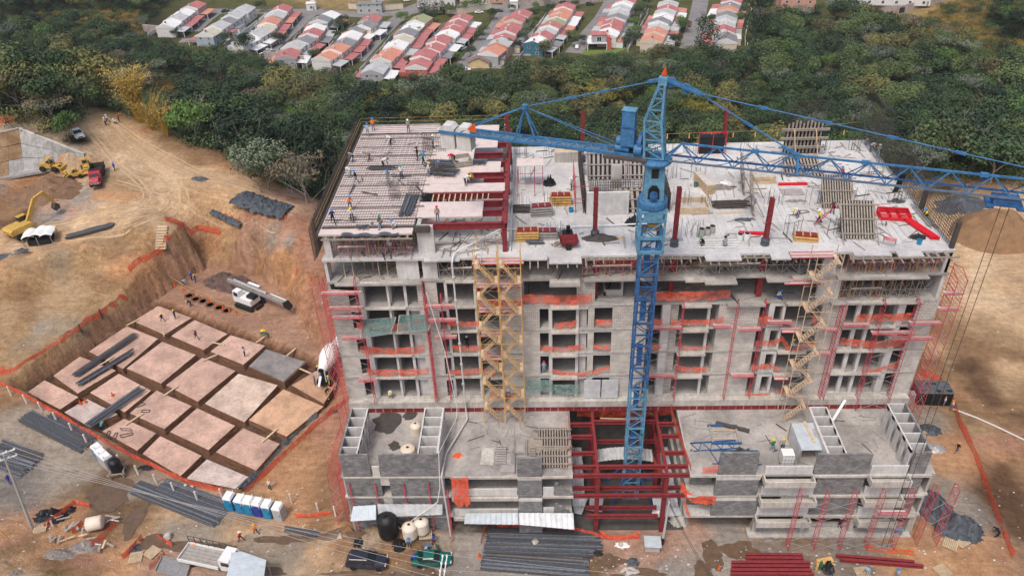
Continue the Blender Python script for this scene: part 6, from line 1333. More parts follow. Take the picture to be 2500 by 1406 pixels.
net('orange fence net along the far edge of the steel-framed opening',[(15.2,70,DZ+1.3),(16.1,60.4,DZ+1.1)],1.15,m='netf',n=20)
net('orange net sagging through the steel beams of the opening',[(14.6,69.6,9.4),(12.9,66,7.0),(13.2,61,9.2)],.9,m='netf')
net('orange net draped over the deck corner beside the steel beams',[(15.2,60.2,8.9),(16.6,60.0,6.9),(19.2,59.8,6.9)],1.3,m='netf')
net('orange net strip low on the deck corner beside the steel beams',[(15.8,60.1,6.2),(16.6,59.9,3.6)],1.0,m='netf')
net('orange net curtain hanging down from the deck beside the pipe',[(-10.2,59.6,10.6),(-8.3,59.4,11.0)],4.6,sag=.5,m='netf')
net('orange net strip on the deck edge by the deck opening',[(17.3,60.2,11.3),(19.0,60.2,11.4)],1.1)
net('small orange net looped at the front foot of the opening',[(6.4,59.4,1.6),(8.5,59.2,.5),(11,59.4,1.6)],.5,m='netf')
# site fences of orange net ---------------------------------------------------
def fence(label, pts, h=1.1, posts=None, m='netf', pm='post', every=1, zoff=0):
 L = [onground(*p) for p in pts]; t = T('net_fence', label, 'fence'); mb = MB(); rows = 3; vs = []; n = 0
 for i in range(len(L)-1):
  k = max(2,int((L[i+1]-L[i]).length/1.1))
  for j in range(k+(i == len(L)-2)):
   p = L[i].lerp(L[i+1], j/k); p.z = max(p.z, gz(p.x,p.y)); s = .12*noise.noise(Vector((p.x*.7,p.y*.7,4)))
   for r in range(rows+1): vs.append((p.x+s*r, p.y+.1*noise.noise(Vector((p.x,p.y,r))), p.z+.05+(h+.25*noise.noise(Vector((p.x*.8,p.y*.8,9))))*r/rows))
   n += 1
 mb.add(vs, [(i*(rows+1)+r,(i+1)*(rows+1)+r,(i+1)*(rows+1)+r+1,i*(rows+1)+r+1) for i in range(n-1) for r in range(rows)]); mb.build('net', M[m], t)
 if posts:
  for px,py in posts:
   p = onground(px,py); MB().lathe([(.13,-.2),(.12,1.7),(.03,1.75)],(0,0,0),7).build('fence_post', M[pm], t, (p.x,p.y,p.z))
 return t
fence('orange net fence with whitewashed posts between the pit and the road',[(-10,935),(60,968),(130,1008),(200,1050),(270,1090),(345,1128),(420,1165),(470,1185),(545,1203)],1.0,[(28,965),(66,985),(103,1003),(139,1028),(178,1054),(213,1082),(253,1104),(295,1132),(338,1158),(383,1180),(426,1200),(483,1222),(543,1215)])
fence('bright orange net fence following the black rolled sheet',[(600,1206),(660,1150),(720,1092),(780,1035),(845,985)],1.0)
fence('orange net fence on the bench above the pit, below the long earth bank',[(150,840),(200,805),(250,770),(315,735)],1.1,[(200,812),(250,776)],pm='rebar')
fence('orange net strip running from the bench fence to the picture edge',[(-5,920),(40,905),(90,872),(148,838)],.6)
fence('long orange net fence climbing beside the timber steps',[(318,668),(350,640),(400,618),(440,595),(487,563),(540,572)],1.2)
fence('short orange net piece at the top of the timber steps',[(405,540),(452,556)],1.0)
fence('orange net fence at the picture edge above the lined bank',[(-10,303),(38,300)],1.3)
fence('long orange net fence along the road on the sand-heap side',[(2245,915),(2290,935),(2325,990),(2340,1040),(2375,1110),(2400,1180),(2430,1260),(2452,1320),(2470,1365)],1.2)
fence('orange net on the ground beside the posts left of the tin sheets',[(722,1262),(760,1264),(810,1256)],.7,[(713,1228),(778,1250),(820,1258)])
fence('orange net laid along the top of the big rebar stack',[(1215,1290),(1330,1285),(1420,1302),(1480,1318),(1560,1316)],.8)
fence('orange net standing on end left of the big rebar stack',[(1175,1330),(1195,1278)],1.0)
for k,(pts,lab) in enumerate([([(110,1290),(150,1262),(185,1230),(220,1240)],'orange net fence behind the heap of scrap boards'),([(225,1336),(255,1315),(285,1280)],'orange net fence in front of the scrap boards'),([(178,1305),(205,1280)],'orange net strip lying among the scrap boards'),([(303,1366),(350,1315)],'orange net fence beside the dark sheet heap'),([(365,1392),(405,1355)],'orange net strip beside the gravel box'),([(385,1310),(420,1335)],'orange net tangle by the pallets'),([(0,912),(15,905)],'red-orange net heap on a drum at the picture edge')]): fence(lab, pts, .9)
# ---- concrete pipe
pts = [(-9.3,69.7,31.9),(-9.2,69.6,10.5),(-9.0,68.6,10.4),(-11.0,62.9,10.6),(-11.2,59.4,10.7),(-10.9,59.2,.8)]
mb = MB();
for a,b in zip(pts[:-1],pts[1:]): mb.tube(a,b,.1,8)
t = T('concrete_pipe','long white concrete pump pipe running down the facade and over the deck','pipe'); mb.build('pipe_run', M['white'], t)
for z in range(12,31,3): MB().lathe([(.19,-.12),(.19,.12)],(-9.25,69.65,z),8).build('pipe_clamp', M['conc'], t)
a = atz(1240,552,35); mb = MB(); pp = [Vector((-9.3,69.7,31.9)),Vector((-9.2,71.2,FZ[6]+.5)),Vector((-4.3,76,FZ[6]+.6)),Vector((-3,76.3,FZ[6]+.3)),Vector((11,77.0,FZ[6]+.3))]
for u,v in zip(pp[:-1],pp[1:]): mb.tube(u,v,.08,8)
tag(mb.build('concrete_pipe', M['wht']), 'white pump pipe lying across the roof slab', 'pipe')
mb = MB().tube((-12.9,70.0,27.2),(-12.2,69.2,26.6),.04,5)
pp = [Vector((-12.4,69.9,28)),Vector((-11.0,69.5,20)),Vector((-10.2,69.3,11.6)),Vector((-10.3,69,10.3)),Vector((-11.3,60,13.7)),Vector((-11.5,59.3,9)),Vector((-11.9,59,7.0)),Vector((-16.6,58.8,2.6)),Vector((-17.6,60.2,2.9))]
mb = MB()
for u,v in zip(pp[:-1],pp[1:]): mb.tube(u,v,.045,5)
tag(mb.build('water_hose', M['wht']), 'thin white hose leading down the facade to the big black tank', 'hose')
# green nets
for k,(pts,lab) in enumerate([([(-20.3,69.4,22.2),(-16.9,69.6,22.6),(-16.3,70.9,23.9),(-20.1,70.9,23.6)],'dark green net panel projecting from the fifth storey, over the bay nearest the pit'),([(-16.1,69.5,22.8),(-12.6,69.6,23.0),(-12.2,70.9,24.2),(-15.9,70.9,24.2)],'second green net panel, closer to the single red ladder')]):
 t = T('green_net', lab, 'shade net'); q = [Vector(p) for p in pts]
 MB().grid(lambda u,v: tuple((q[0]*(1-u)+q[1]*u)*(1-v)+(q[3]*(1-u)+q[2]*u)*v+Vector((0,0,.08*math.sin(u*9+v*4)))), 12,5).build('net', M['gnet'], t)
 fr = MB()
 for i in range(4): fr.bar(q[i],q[(i+1)%4],.05)
 fr.build('rim', M['galv'], t)
t = T('glass_canopy','pale green translucent sheets leaning across the lowest storey of the middle bay','translucent sheets')
MB().box(-2.0,1.2,70.3,70.33,13.0,14.9).build('sheet', M['glassp'], t); MB().box(1.25,4.3,70.5,70.53,12.4,14.0).build('sheet', M['glassp'], t)
t = T('steel_door_pair','two big grey sheet doors standing in the lowest storey beside the middle bay','doors')
for a in (4.9,7.0): MB().box(a-.0,a+1.95,70.55,70.62,11.75,14.6).build('door_leaf', M['tin'], t)
# ================================================================ people
SK = mat('skin',(.30,.17,.11),.7,.1)
def cmat(name, c): return mat(name, c, .85, .12, 4)
CLO = dict(white=cmat('white_cloth',(.60,.61,.62)),grey=cmat('grey_cloth',(.25,.26,.28)),lblue=cmat('light_blue_cloth',(.25,.38,.48)),teal=cmat('teal_cloth',(.02,.30,.34)),navy=cmat('navy_cloth',(.02,.03,.07)),black=cmat('black_cloth',(.012,.012,.015)),
 jeans=cmat('denim_cloth',(.07,.11,.20)),orange=cmat('orange_vest',(.85,.20,.02)),red=cmat('red_cloth',(.50,.03,.04)),maroon=cmat('maroon_cloth',(.15,.02,.04)),tan=cmat('tan_cloth',(.35,.26,.17)),yellow=cmat('yellow_cloth',(.75,.60,.03)),green=cmat('green_cloth',(.02,.14,.08)),pale=cmat('pale_jeans',(.30,.38,.48)),blue=cmat('blue_cloth',(.02,.08,.40)),camo=cmat('camouflage_cloth',(.10,.11,.06)),brown=cmat('brown_cloth',(.13,.08,.05)))
HEL = dict(w=mat('white_helmet',(.75,.75,.74),.35,.03),b=mat('blue_helmet',(.02,.20,.60),.35,.05),y=mat('yellow_helmet',(.80,.50,.01),.35,.05),r=mat('red_helmet',(.60,.02,.05),.35,.05),g=mat('green_helmet',(.02,.30,.15),.35,.05),o=mat('orange_helmet',(.80,.22,.02),.35,.05),k=mat('dark_cap',(.02,.02,.025),.7,.1))
# joints (x forward, y side, z up); pose = dict of joint positions
def pose(hip, chest, neck, head, lh, le, rh, re, lf, lk, rf, rk):
 J = [hip, chest, neck, head]; J += [(chest[0],.19,chest[2]+.06), le, lh, (chest[0],-.19,chest[2]+.06), re, rh, (hip[0],.10,hip[2]-.06), lk, lf, (hip[0],-.10,hip[2]-.06), rk, rf, (lf[0]+.2,lf[1],lf[2]-.03),(rf[0]+.2,rf[1],rf[2]-.03)]
 return J
EDG = [(0,1),(1,2),(2,3),(1,4),(4,5),(5,6),(1,7),(7,8),(8,9),(0,10),(10,11),(11,12),(0,13),(13,14),(14,15),(12,16),(15,17)]
RAD = [.145,.165,.065,.105,.075,.05,.038,.075,.05,.038,.095,.065,.05,.095,.065,.05,.04,.04]
POS = dict(
 stand=pose((0,0,.92),(0,0,1.32),(0,0,1.5),(.02,0,1.64),(.08,.30,.86),(0,.27,1.1),(.1,-.30,.86),(0,-.27,1.1),(0,.13,.07),(.02,.12,.5),(.03,-.13,.07),(.02,-.12,.5)),
 walk=pose((0,0,.9),(.05,0,1.3),(.08,0,1.48),(.11,0,1.62),(.28,.26,.95),(.02,.27,1.08),(-.2,-.28,.95),(-.08,-.28,1.1),(.36,.1,.07),(.22,.1,.5),(-.38,-.1,.12),(-.1,-.1,.48)),
 bend=pose((-.15,0,.88),(.25,0,1.12),(.42,0,1.12),(.54,0,1.06),(.5,.14,.45),(.36,.2,.78),(.55,-.14,.42),(.38,-.2,.78),(0,.18,.07),(-.05,.17,.48),(-.1,-.18,.07),(-.08,-.17,.48)),
 squat=pose((-.12,0,.36),(.08,0,.72),(.18,0,.88),(.26,0,1.0),(.45,.15,.35),(.3,.24,.55),(.5,-.12,.3),(.3,-.24,.55),(.05,.16,.06),(.32,.18,.45),(.0,-.16,.06),(.3,-.18,.45)),
 work=pose((0,0,.92),(.06,0,1.32),(.1,0,1.49),(.15,0,1.62),(.48,.18,1.1),(.2,.3,1.05),(.52,-.15,1.35),(.25,-.32,1.15),(.08,.16,.07),(.06,.14,.5),(-.1,-.16,.07),(0,-.14,.5)),
 point=pose((0,0,.92),(0,0,1.32),(0,0,1.5),(.02,0,1.64),(.1,.75,1.38),(.03,.45,1.36),(.1,-.28,.86),(0,-.27,1.1),(0,.14,.07),(.02,.13,.5),(.03,-.14,.07),(.02,-.12,.5)))
def segd(p, a, b):
 ab = b-a; t = max(0,min(1,(p-a).dot(ab)/max(ab.dot(ab),1e-9))); return (p-a-ab*t).length
def body_mesh(key):
 J = [Vector(j) for j in POS[key]]; me = bpy.data.meshes.new('skel'); me.from_pydata(J, EDG, []); o = bpy.data.objects.new('skel', me); COL.objects.link(o)
 md = o.modifiers.new('s','SKIN'); md.use_smooth_shade = True
 for i,v in enumerate(me.skin_vertices[0].data): v.radius = (RAD[i],RAD[i]*(1.25 if i in (0,1) else 1)); v.use_root = i == 0
 ss = o.modifiers.new('u','SUBSURF'); ss.levels = 1; ss.render_levels = 1
 dg = bpy.context.evaluated_depsgraph_get(); m2 = bpy.data.meshes.new_from_object(o.evaluated_get(dg)); bpy.data.objects.remove(o); m2.name = 'person_body_'+key
 m2.materials.clear()
 for m in (SK,CLO['white'],CLO['jeans'],CLO['black']): m2.materials.append(m)
 SEG = [((0,1),1),((1,2),1),((2,3),0),((4,5),1),((5,6),0),((7,8),1),((8,9),0),((1,4),1),((1,7),1),((0,10),2),((0,13),2),((10,11),2),((11,12),2),((13,14),2),((14,15),2),((12,16),3),((15,17),3)]
 for p in m2.polygons:
  c = p.center; best = min(SEG, key=lambda s: segd(c,J[s[0][0]],J[s[0][1]])); mi = best[1]
  if (c-J[3]).length < .15: mi = 0
  p.material_index = mi; p.use_smooth = True
 return m2, J[3]
BODY = {k: body_mesh(k) for k in POS}
hm = MB().lathe([(.175,-.01),(.17,.0),(.125,.02),(.12,.07),(.085,.12),(.02,.145)],(0,0,0),12); hm.add([(.1,-.1,0),(.22,-.07,-.01),(.22,.07,-.01),(.1,.1,0)],[(0,1,2,3)]); HM = hm.mesh('helmet',[HEL['w']],True)
def person(px, py, z, ps, rz, shirt, tr, hel, label, y=None, s=1.0, boots='black'):
 if z == 'g': p = onground(px,py)
 elif y is not None: p = aty(px,py,y)
 else: p = atz(px,py,z)
 me, hd = BODY[ps]; t = T('person', label, 'person', tuple(p), math.radians(rz))
 inst('body', me, t, mats=[SK,CLO[shirt],CLO[tr],CLO[boots]], sc=s)
 if hel: h = inst('helmet', HM, t, tuple((hd+Vector((0,0,.045)))*s), mats=[HEL[hel]], sc=s); h.rotation_euler = (0,.5 if ps == 'bend' else 0,0)
D, R6 = 35.1, 31.65
for a in [
 (899,333,D,'work',90,'lblue','grey','b','worker in light blue leaning at the far corner of the pink deck'),
 (912,319,D,'point',-80,'orange','jeans','b','worker in an orange jacket pointing, far corner of the pink deck'),
 (998,323,D,'stand',-90,'grey','brown','w','white-helmeted worker standing at the far edge of the deck'),
 (953,354,D,'bend',180,'white','black',None,'worker in a white shirt bending over a coil on the deck'),
 (861,395,D,'bend',200,'grey','navy','k','worker in grey stooping at the black cage edge of the deck'),
 (901,393,D,'bend',180,'tan','brown','b','worker in tan bending beside the black-cage edge, blue helmet'),
 (938,409,D,'bend',0,'white','black','k','worker in white bending over a small bar bundle on the deck'),
 (855,432,D,'bend',180,'white','grey','k','worker in white and grey bending at the edge cage of the deck'),
 (871,449,D,'walk',200,'black','grey','b','blue-helmeted worker in black walking on the rebar mat'),
 (949,447,D,'work',-90,'grey','grey','b','blue-helmeted worker in grey at the middle of the rebar mat'),
 (981,436,D,'stand',-90,'white','navy','g','worker with a dark green helmet and white shirt on the rebar mat'),
 (1034,401,D,'work',0,'teal','black','b','worker in bright teal beside the grey bar stacks'),
 (1108,398,D,'bend',200,'red','black','r','worker in a red shirt bending over the grey bar stack'),
 (1046,430,D,'work',0,'white','grey','y','worker in white with a yellow helmet beside a rebar column'),
 (1069,414,D,'bend',-60,'grey','grey','b','worker in grey with a blue helmet stooping on the bar stack'),
 (1138,452,D,'bend',0,'white','navy','y','worker in white bending on the plywood, yellow helmet'),
 (1153,441,D,'squat',180,'tan','brown','y','worker in tan squatting on the plywood, yellow helmet'),
 (861,540,D,'work',-90,'white','black','y','worker in white lifting a load at the front of the deck'),
 (856,512,D,'work',-60,'orange','jeans','b','worker with orange gear behind the one lifting a load'),
 (814,545,D,'walk',-60,'navy','black','b','worker in dark clothes at the deck\'s front corner'),
 (1069,539,D,'stand',-90,'tan','jeans','r','red-helmeted worker astride on the front plywood panel'),
 (927,560,D-.1,'work',0,'camo','pale','g','green-helmeted worker in pale jeans at the front lip of the deck'),
 (964,558,D-.1,'squat',180,'white','grey','b','blue-helmeted worker squatting at the front lip of the deck'),
 (1158,357,D,'bend',180,'camo','camo','g','worker in camouflage bending near the counterweights'),
 (1020,392,D,'stand',180,'black','black','k','worker in black beside the rebar column with sleeves'),
 (1058,362,D,'stand',0,'grey','black','w','white-helmeted worker among the far rebar columns'),
 (1235,335,D-.2,'stand',0,'grey','grey','w','white-helmeted worker beside the far red column'),
 (1395,466,R6,'stand',180,'lblue','jeans','w','worker in light blue facing the dark rebar wall'),
 (1426,483,R6,'work',90,'tan','brown','k','worker in tan working on the corner of the stair core'),
 (1449,388,R6,'stand',-90,'maroon','navy','k','worker in maroon behind the stair core'),
 (1998,545,R6,'walk',180,'yellow','black','w','worker in a pale yellow shirt holding a red ladder frame'),
 (1946,530,R6,'bend',200,'white','brown','y','worker in white with a yellow helmet stooping on the roof'),
 (2031,523,R6,'work',90,'maroon','maroon','g','worker in maroon climbing the slatted panel'),
 (2261,531,R6,'squat',180,'yellow','black','b','worker in a bright yellow jacket squatting at the roof edge'),
 (2141,385,R6,'work',60,'grey','pale','w','grey-shirted worker reaching into the tall cage at the roof corner'),
 (2125,370,R6,'bend',-30,'white','jeans','o','white-shirted worker bending at the tall cage'),
 (2113,353,R6,'squat',0,'grey','grey','k','crouching worker in grey at the far roof corner'),
 (1937,368,R6,'work',90,'tan','tan','y','tan-clothed worker against the tied timber tower'),
 (1981,366,R6,'work',180,'red','grey','r','red-clothed worker beside the tied timber tower'),
 (2052,440,R6+.2,'work',90,'red','jeans','b','worker in red under the jib beside the slatted panel'),
 (1715,600,R6,'squat',180,'black','camo','g','dark-clothed worker squatting among the steel pipes at the roof front'),
 (1770,603,R6,'squat',90,'grey','grey','k','grey-clothed worker crouching at the front lip of the roof'),
 (1562,380,R6,'stand',0,'orange','navy','w','worker seen through the crane mast head'),
 (1727,370,R6,'work',0,'orange','grey','w','worker in orange beside the black wrapped frame'),
 (660,1195,'g','work',90,'white','navy','o','worker in white digging the orange slope by the black rolled sheet'),
 (627,1303,'g','walk',150,'orange','navy','y','worker in an orange vest walking along the road'),
 (589,1320,'g','walk',0,'red','navy','w','white-helmeted worker in red walking along the road'),
 (252,1050,-1.6,'bend',90,'teal','navy','o','worker in teal stooping in the trench by the post fence'),
 (398,785,-.6,'walk',-20,'navy','navy','y','dark blue worker pushing a barrow on the mortar block'),
 (429,777,-.6,'stand',180,'navy','navy','y','dark blue worker standing behind the barrow on the mortar block'),
 (481,828,-.6,'walk',-30,'maroon','navy','k','worker in maroon pushing a barrow on the clean pink block'),
 (599,869,-.6,'stand',180,'white','navy','k','worker in white and navy standing among tools on the pit block'),
 (406,832,-2.1,'work',90,'white','navy','y','worker down in the trench between the pit blocks'),
 (466,748,'g','bend',180,'navy','navy','y','worker bending over a barrow at the upper rim of the blocks'),
 (479,690,'g','stand',180,'blue','blue','y','worker in blue beside the row of drilled holes'),
 (469,684,'g','stand',0,'blue','navy','b','second worker in blue next to the dark spoil heap'),
 (450,697,'g','bend',0,'lblue','navy','b','pale blue worker bending at the corner of the pit'),
 (641,820,-.6,'bend',0,'yellow','green','y','worker with a yellow helmet at the trench behind the tool block'),
 (655,826,-.6,'bend',180,'green','camo','k','green-clothed worker at the trench behind the tool block'),
 (776,908,'g','bend',0,'brown','black','y','stooping worker beside the mixer truck, farthest of the crew'),
 (786,905,'g','bend',200,'camo','brown','y','second stooping worker right behind the mixer truck'),
 (770,940,-.2,'stand',0,'grey','jeans','b','grey-shirted worker of the crew below the mixer truck'),
 (786,936,-.2,'stand',180,'white','navy','b','white-shirted worker of the crew below the mixer truck'),
 (805,939,-.2,'stand',180,'lblue','yellow','y','worker in light blue with yellow trousers below the mixer truck'),
 (799,964,-.2,'bend',0,'black','black','r','black-clothed worker with a red helmet mixing in buckets'),
 (26,1180,'g','stand',0,'blue','blue',None,'worker in blue near the utility pole at the picture edge'),
 (1000,1334,'g','work',-90,'lblue','black','b','blue-shirted worker behind the green car'),
 (1058,1327,'g','work',0,'blue','maroon','k','person in blue and red by the open door of the green car'),
 (1041,1345,'g','squat',0,'lblue','navy','b','person leaning at the green car\'s open doors'),
 (1009,1372,'g','bend',0,'blue','black','b','person in blue at the open boot of the green car'),
 (2117,1402,'g','bend',200,'lblue','pale',None,'worker in pale blue bending in front of the slanting red beams'),
 (2186,1412,'g','stand',0,'lblue','grey','b','blue-hatted worker at the picture edge below the red beams'),
 (2335,1103,'g','walk',200,'black','jeans','o','orange-helmeted worker in black walking by the road fence'),
 (2302,990,'g','stand',180,'white','grey','o','white-shirted worker at the fence corner by the black cabin'),
 (2321,1000,'g','stand',180,'white','grey','o','second white-shirted worker at the fence corner'),
 (2254,975,'g','stand',-90,'maroon','black','y','dark-clothed worker in front of the black cabin'),
 (2432,1310,'g','bend',120,'black','black','k','dark-clothed worker stooping along the orange road fence'),
 (2195,1305,'g','bend',-160,'teal','teal','b','turquoise-clothed worker bending under the podium corner scaffold'),
 (2048,1290,'g','work',90,'maroon','black','w','white-hatted worker under the podium scaffold'),
 (259,307,'g','stand',0,'white','black','w','white-shirted person, nearest of four on the far dirt road'),
 (265,300,'g','walk',180,'white','navy','w','walking white-shirted person of four on the far dirt road'),
 (283,303,'g','squat',180,'white','brown','w','crouching person of four on the far dirt road'),
 (292,299,'g','stand',180,'red','black','r','red-clothed person of four on the far dirt road'),
 (281,417,'g','walk',90,'blue','navy','b','worker in blue walking past the red dump truck'),
 (167,438,'g','stand',0,'yellow','yellow','y','worker in yellow beside the small orange loader'),
 (476,1342,'g','bend',0,'orange','orange',None,'worker in orange bending by the flatbed\'s tail'),
 (490,1348,'g','squat',0,'yellow','orange',None,'second worker in yellow-orange crouching by the flatbed\'s tail'),
 (1884,1101,DZ,'work',90,'green','pale','y','worker in green with a yellow helmet on the podium deck'),
 (1909,1099,DZ,'work',90,'grey','navy','y','worker in grey with a yellow helmet on the podium deck'),
]: person(*a)
for (x,y,z,ps,rz,sh,tr,h,lab) in [(.2,71.4,FZ[1]+.02,'stand',-90,'lblue','pale','r','red-helmeted worker standing in a window opening, second storey'),(-8.7,72.0,FZ[2]+.02,'stand',-90,'black','black','w','worker in black in the opening behind the white pipe, third storey'),
  (-18.3,71.0,FZ[0]+.06,'bend',-90,'white','grey','y','yellow-helmeted worker on the ledge at the lowest storey'),(28.2,70.6,18.6,'work',0,'lblue','navy','y','worker in light blue on the pale zigzag stair'),(-6.3,69.9,FZ[6]+.15,'bend',180,'white','white','w','worker in white at the head of the twin yellow stairs'),
  (26.0,71.6,FZ[4]+.02,'squat',0,'white','blue','b','white-shirted worker crouching on the open fifth storey'),(-16.2,72.2,FZ[6]+.02,'work',-90,'white','navy','w','worker in black and white under the pink deck'),(-4.1,73,FZ[6]+.5,'stand',0,'maroon','grey',None,'worker beside the red column at the deck edge'),(-4.3,70.3,11.7,'work',0,'grey','black','w','worker on the ledge inside the twin yellow stairs')]:
 me, hd = BODY[ps]; t = T('person', lab, 'person', (x,y,z), math.radians(rz)); inst('body', me, t, mats=[SK,CLO[sh],CLO[tr],CLO['black']])
 if h: inst('helmet', HM, t, tuple(hd+Vector((0,0,.045))), mats=[HEL[h]])
# ================================================================ vehicles
WH = {}
def wheelmesh(r, w):
 if (r,w) not in WH: WH[(r,w)] = (MB().lathe([(r*.6,-w/2),(r*.95,-w/2),(r,-w*.3),(r,w*.3),(r*.95,w/2),(r*.6,w/2)],(0,0,0),16).mesh('tyre',[M['tyre']]), MB().lathe([(r*.1,-w*.5),(r*.62,-w*.42),(r*.62,w*.42),(r*.1,w*.5)],(0,0,0),10).mesh('rim',[M['chrome']]))
 return WH[(r,w)]
def wheel(t, x, y, r=.33, w=.24):
 a, b = wheelmesh(r,w); o = inst('wheel', a, t, (x,y,r)); o.rotation_euler = (math.pi/2,0,0); q = inst('rim', b, o); return o
def car(label, loc, rz, paint, kind='sedan', L=4.5, W=1.75, cat='car', name='parked_car', boot=False, group=None, simple=False):
 t = T(name, label, cat, tuple(loc), rz, group); h = L/2; w = W/2
 S = {'sedan':[(-1,.55,.72),(-.96,.38,.92),(-.62,.33,.95),(.25,.32,.95),(.42,.32,.93),(.9,.36,.80),(.985,.42,.68),(1,.5,.6)],'suv':[(-1,.5,.9),(-.97,.36,1.05),(-.8,.32,1.08),(.3,.3,1.08),(.5,.3,1.06),(.9,.34,.95),(.985,.4,.8),(1,.5,.7)]}[kind]
 R = {'sedan':(-.60,-.40,.12,.40,1.42),'suv':(-.93,-.76,.10,.46,1.62)}[kind]
 mb = MB(); secs = []
 for f,z0,z1 in S:
  x = f*h; ww = w*(1-.10*abs(f)**3); secs.append([(x,-ww*.97,z0),(x,-ww,(z0+z1)/2),(x,-ww*.90,z1-.05),(x,-ww*.55,z1+.02),(x,ww*.55,z1+.02),(x,ww*.90,z1-.05),(x,ww,(z0+z1)/2),(x,ww*.97,z0)])
 vs = [p for s in secs for p in s]; n = 8
 fs = [(i*n+j,i*n+(j+1)%n,(i+1)*n+(j+1)%n,(i+1)*n+j) for i in range(len(secs)-1) for j in range(n)]+[tuple(range(n))[::-1],tuple(range(len(vs)-n,len(vs)))]
 mb.add(vs,[f[::-1] for f in fs]); body = mb.build('body', paint, t, smooth=False)
 a,b,c,d,zr = R; zb = (S[3][2]); w2 = w*.72
 gl = MB().add([(a*h,-w*.88,zb),(d*h,-w*.88,zb),(d*h,w*.88,zb),(a*h,w*.88,zb),(b*h,-w2,zr),(c*h,-w2,zr),(c*h,w2,zr),(b*h,w2,zr)],[(0,1,5,4),(1,2,6,5),(2,3,7,6),(3,0,4,7)]); gl.build('windows', M['glass'], t)
 MB().add([(b*h-.05,-w2-.03,zr-.02),(c*h+.05,-w2-.03,zr-.02),(c*h+.05,w2+.03,zr-.02),(b*h-.05,w2+.03,zr-.02),(b*h+.06,-w2+.1,zr+.05),(c*h-.06,-w2+.1,zr+.05),(c*h-.06,w2-.1,zr+.05),(b*h+.06,w2-.1,zr+.05)],[(4,5,6,7),(0,1,5,4),(1,2,6,5),(2,3,7,6),(3,0,4,7)]).build('roof', paint, t)
 pl = MB()
 for s in (-1,1):
  pl.bar((a*h,s*w*.88,zb),(b*h,s*w2,zr),.06).bar((d*h,s*w*.88,zb),(c*h,s*w2,zr),.06).bar((-.1*h,s*w*.885,zb),(-.1*h,s*w2,zr),.07)
 pl.build('pillar', paint, t)
 for sx in (-.62,.62):
  for sy in (-1,1): wheel(t, sx*h, sy*(w-.12), .34 if kind == 'suv' else .31)
 if simple: return t
 for s in (-1,1):
  MB().box(h*.93,h*.99,s*w*.62-.2,s*w*.62+.2,.6,.74 if kind=='sedan' else .86).build('headlight', M['lamp'], t); MB().box(-h*1.005,-h*.96,s*w*.7-.16,s*w*.7+.16,.66,.84).build('tail_light', M['tail'], t)
  MB().box(.34*h,.40*h,s*(w+.02)-.07,s*(w+.02)+.07,zb,zb+.14).build('wing_mirror', paint, t)
  for xx in (-.25,.12): MB().box(xx*h-.09,xx*h+.09,s*w*1.0-.02,s*w*1.0+.02,zb-.16,zb-.12).build('door_handle', M['chrome'], t)
 MB().box(h*.985,h*1.01,-w*.45,w*.45,.5,.72).build('grille', M['black'], t); MB().box(-h*1.01,-h*.99,-.26,.26,.5,.62).build('number_plate', M['yel'], t)
 if kind == 'suv':
  for s in (-1,1): MB().bar((b*h,s*w2*.9,zr+.1),(c*h,s*w2*.9,zr+.1),.05).build('roof_rail', M['black'], t)
 if boot:
  o = MB().box(-.05,.75,-w*.8,w*.8,-.03,.03).build('boot_lid', paint, t, (-.58*h,0,1.0)); o.rotation_euler = (0,-math.radians(115),0)
  for s in (-1,1):
   o = MB().box(-1.0,0,-.03,.03,-.45,.15).box(-.95,-.1,-.02,.02,.15,.5).build('open_door', paint, t, (.35*h if s>0 else .3*h, s*w, .8)) if s > 0 else None
   if o: o.rotation_euler = (0,0,math.radians(-60))
 return t
def road(px,py,dz=.05): p = onground(px,py); p.z += dz; return p
car('black sport utility car parked on the wet road in front of the tanks', road(898,1377), math.radians(-3), M['carblack'], 'suv', 4.7, 1.85)
car('dark green saloon with its boot and doors open beside the black car', road(1056,1372), math.radians(2), M['cargreen'], 'sedan', 4.55, 1.75, boot=True)
car('white pickup-like car parked under the trees at the far dirt road', road(192,334), math.radians(-50), M['carwhite'], 'sedan', 4.6, 1.8)
for (px,py,r,c,k,lab) in [(593,109,0,'carblack','suv','dark parked car on the bay below the blue-grey gable'),(616,108,0,'carwhite','sedan','white car beside the dark one below the blue-grey gable'),(665,112,55,'carwhite','suv','white car, uppermost of the line by the brick porch'),(676,102,55,'carwhite','sedan','white car in the street above the dark hedge'),(655,128,55,'carwhite','sedan','silver car at the foot of the line by the brick porch'),(643,138,55,'carwhite','suv','lowest white car of the line by the brick porch'),(944,70,30,'carwhite','suv','white car at the head of the street by the red gate'),(925,96,55,'chrome','sedan','silver car in the middle of the street below the red gate'),(1130,122,60,'carwhite','suv','white car outside the coral house'),(1166,86,70,'carblack','sedan','dark blue car in the street beyond the coral house'),(1137,174,10,'carwhite','sedan','white car at the bottom of the street by the ochre cottage'),(1218,30,5,'carblack','sedan','black car on the top street near the guard hut'),(1170,33,5,'carwhite','sedan','silver car on the top street behind the cypresses'),(1409,118,80,'carwhite','sedan','white car at the end of the street beside the teal house'),(1440,14,10,'carblack','suv','dark car at the top of the street beside the tall hedges'),(1716,34,85,'chrome','sedan','silver car in the last street near its top'),(1682,64,85,'truckred','sedan','maroon car in the last street below the silver one'),(995,4,20,'carwhite','sedan','white car outside the big white block at the picture top'),(550,30,30,'carblack','sedan','dark car at the top of the first street')]:
 p = atz(px,py,ZH); car(lab, (p.x,p.y,ZH+.06), math.radians(r), M[c], k, simple=True, group='cars among the row houses')
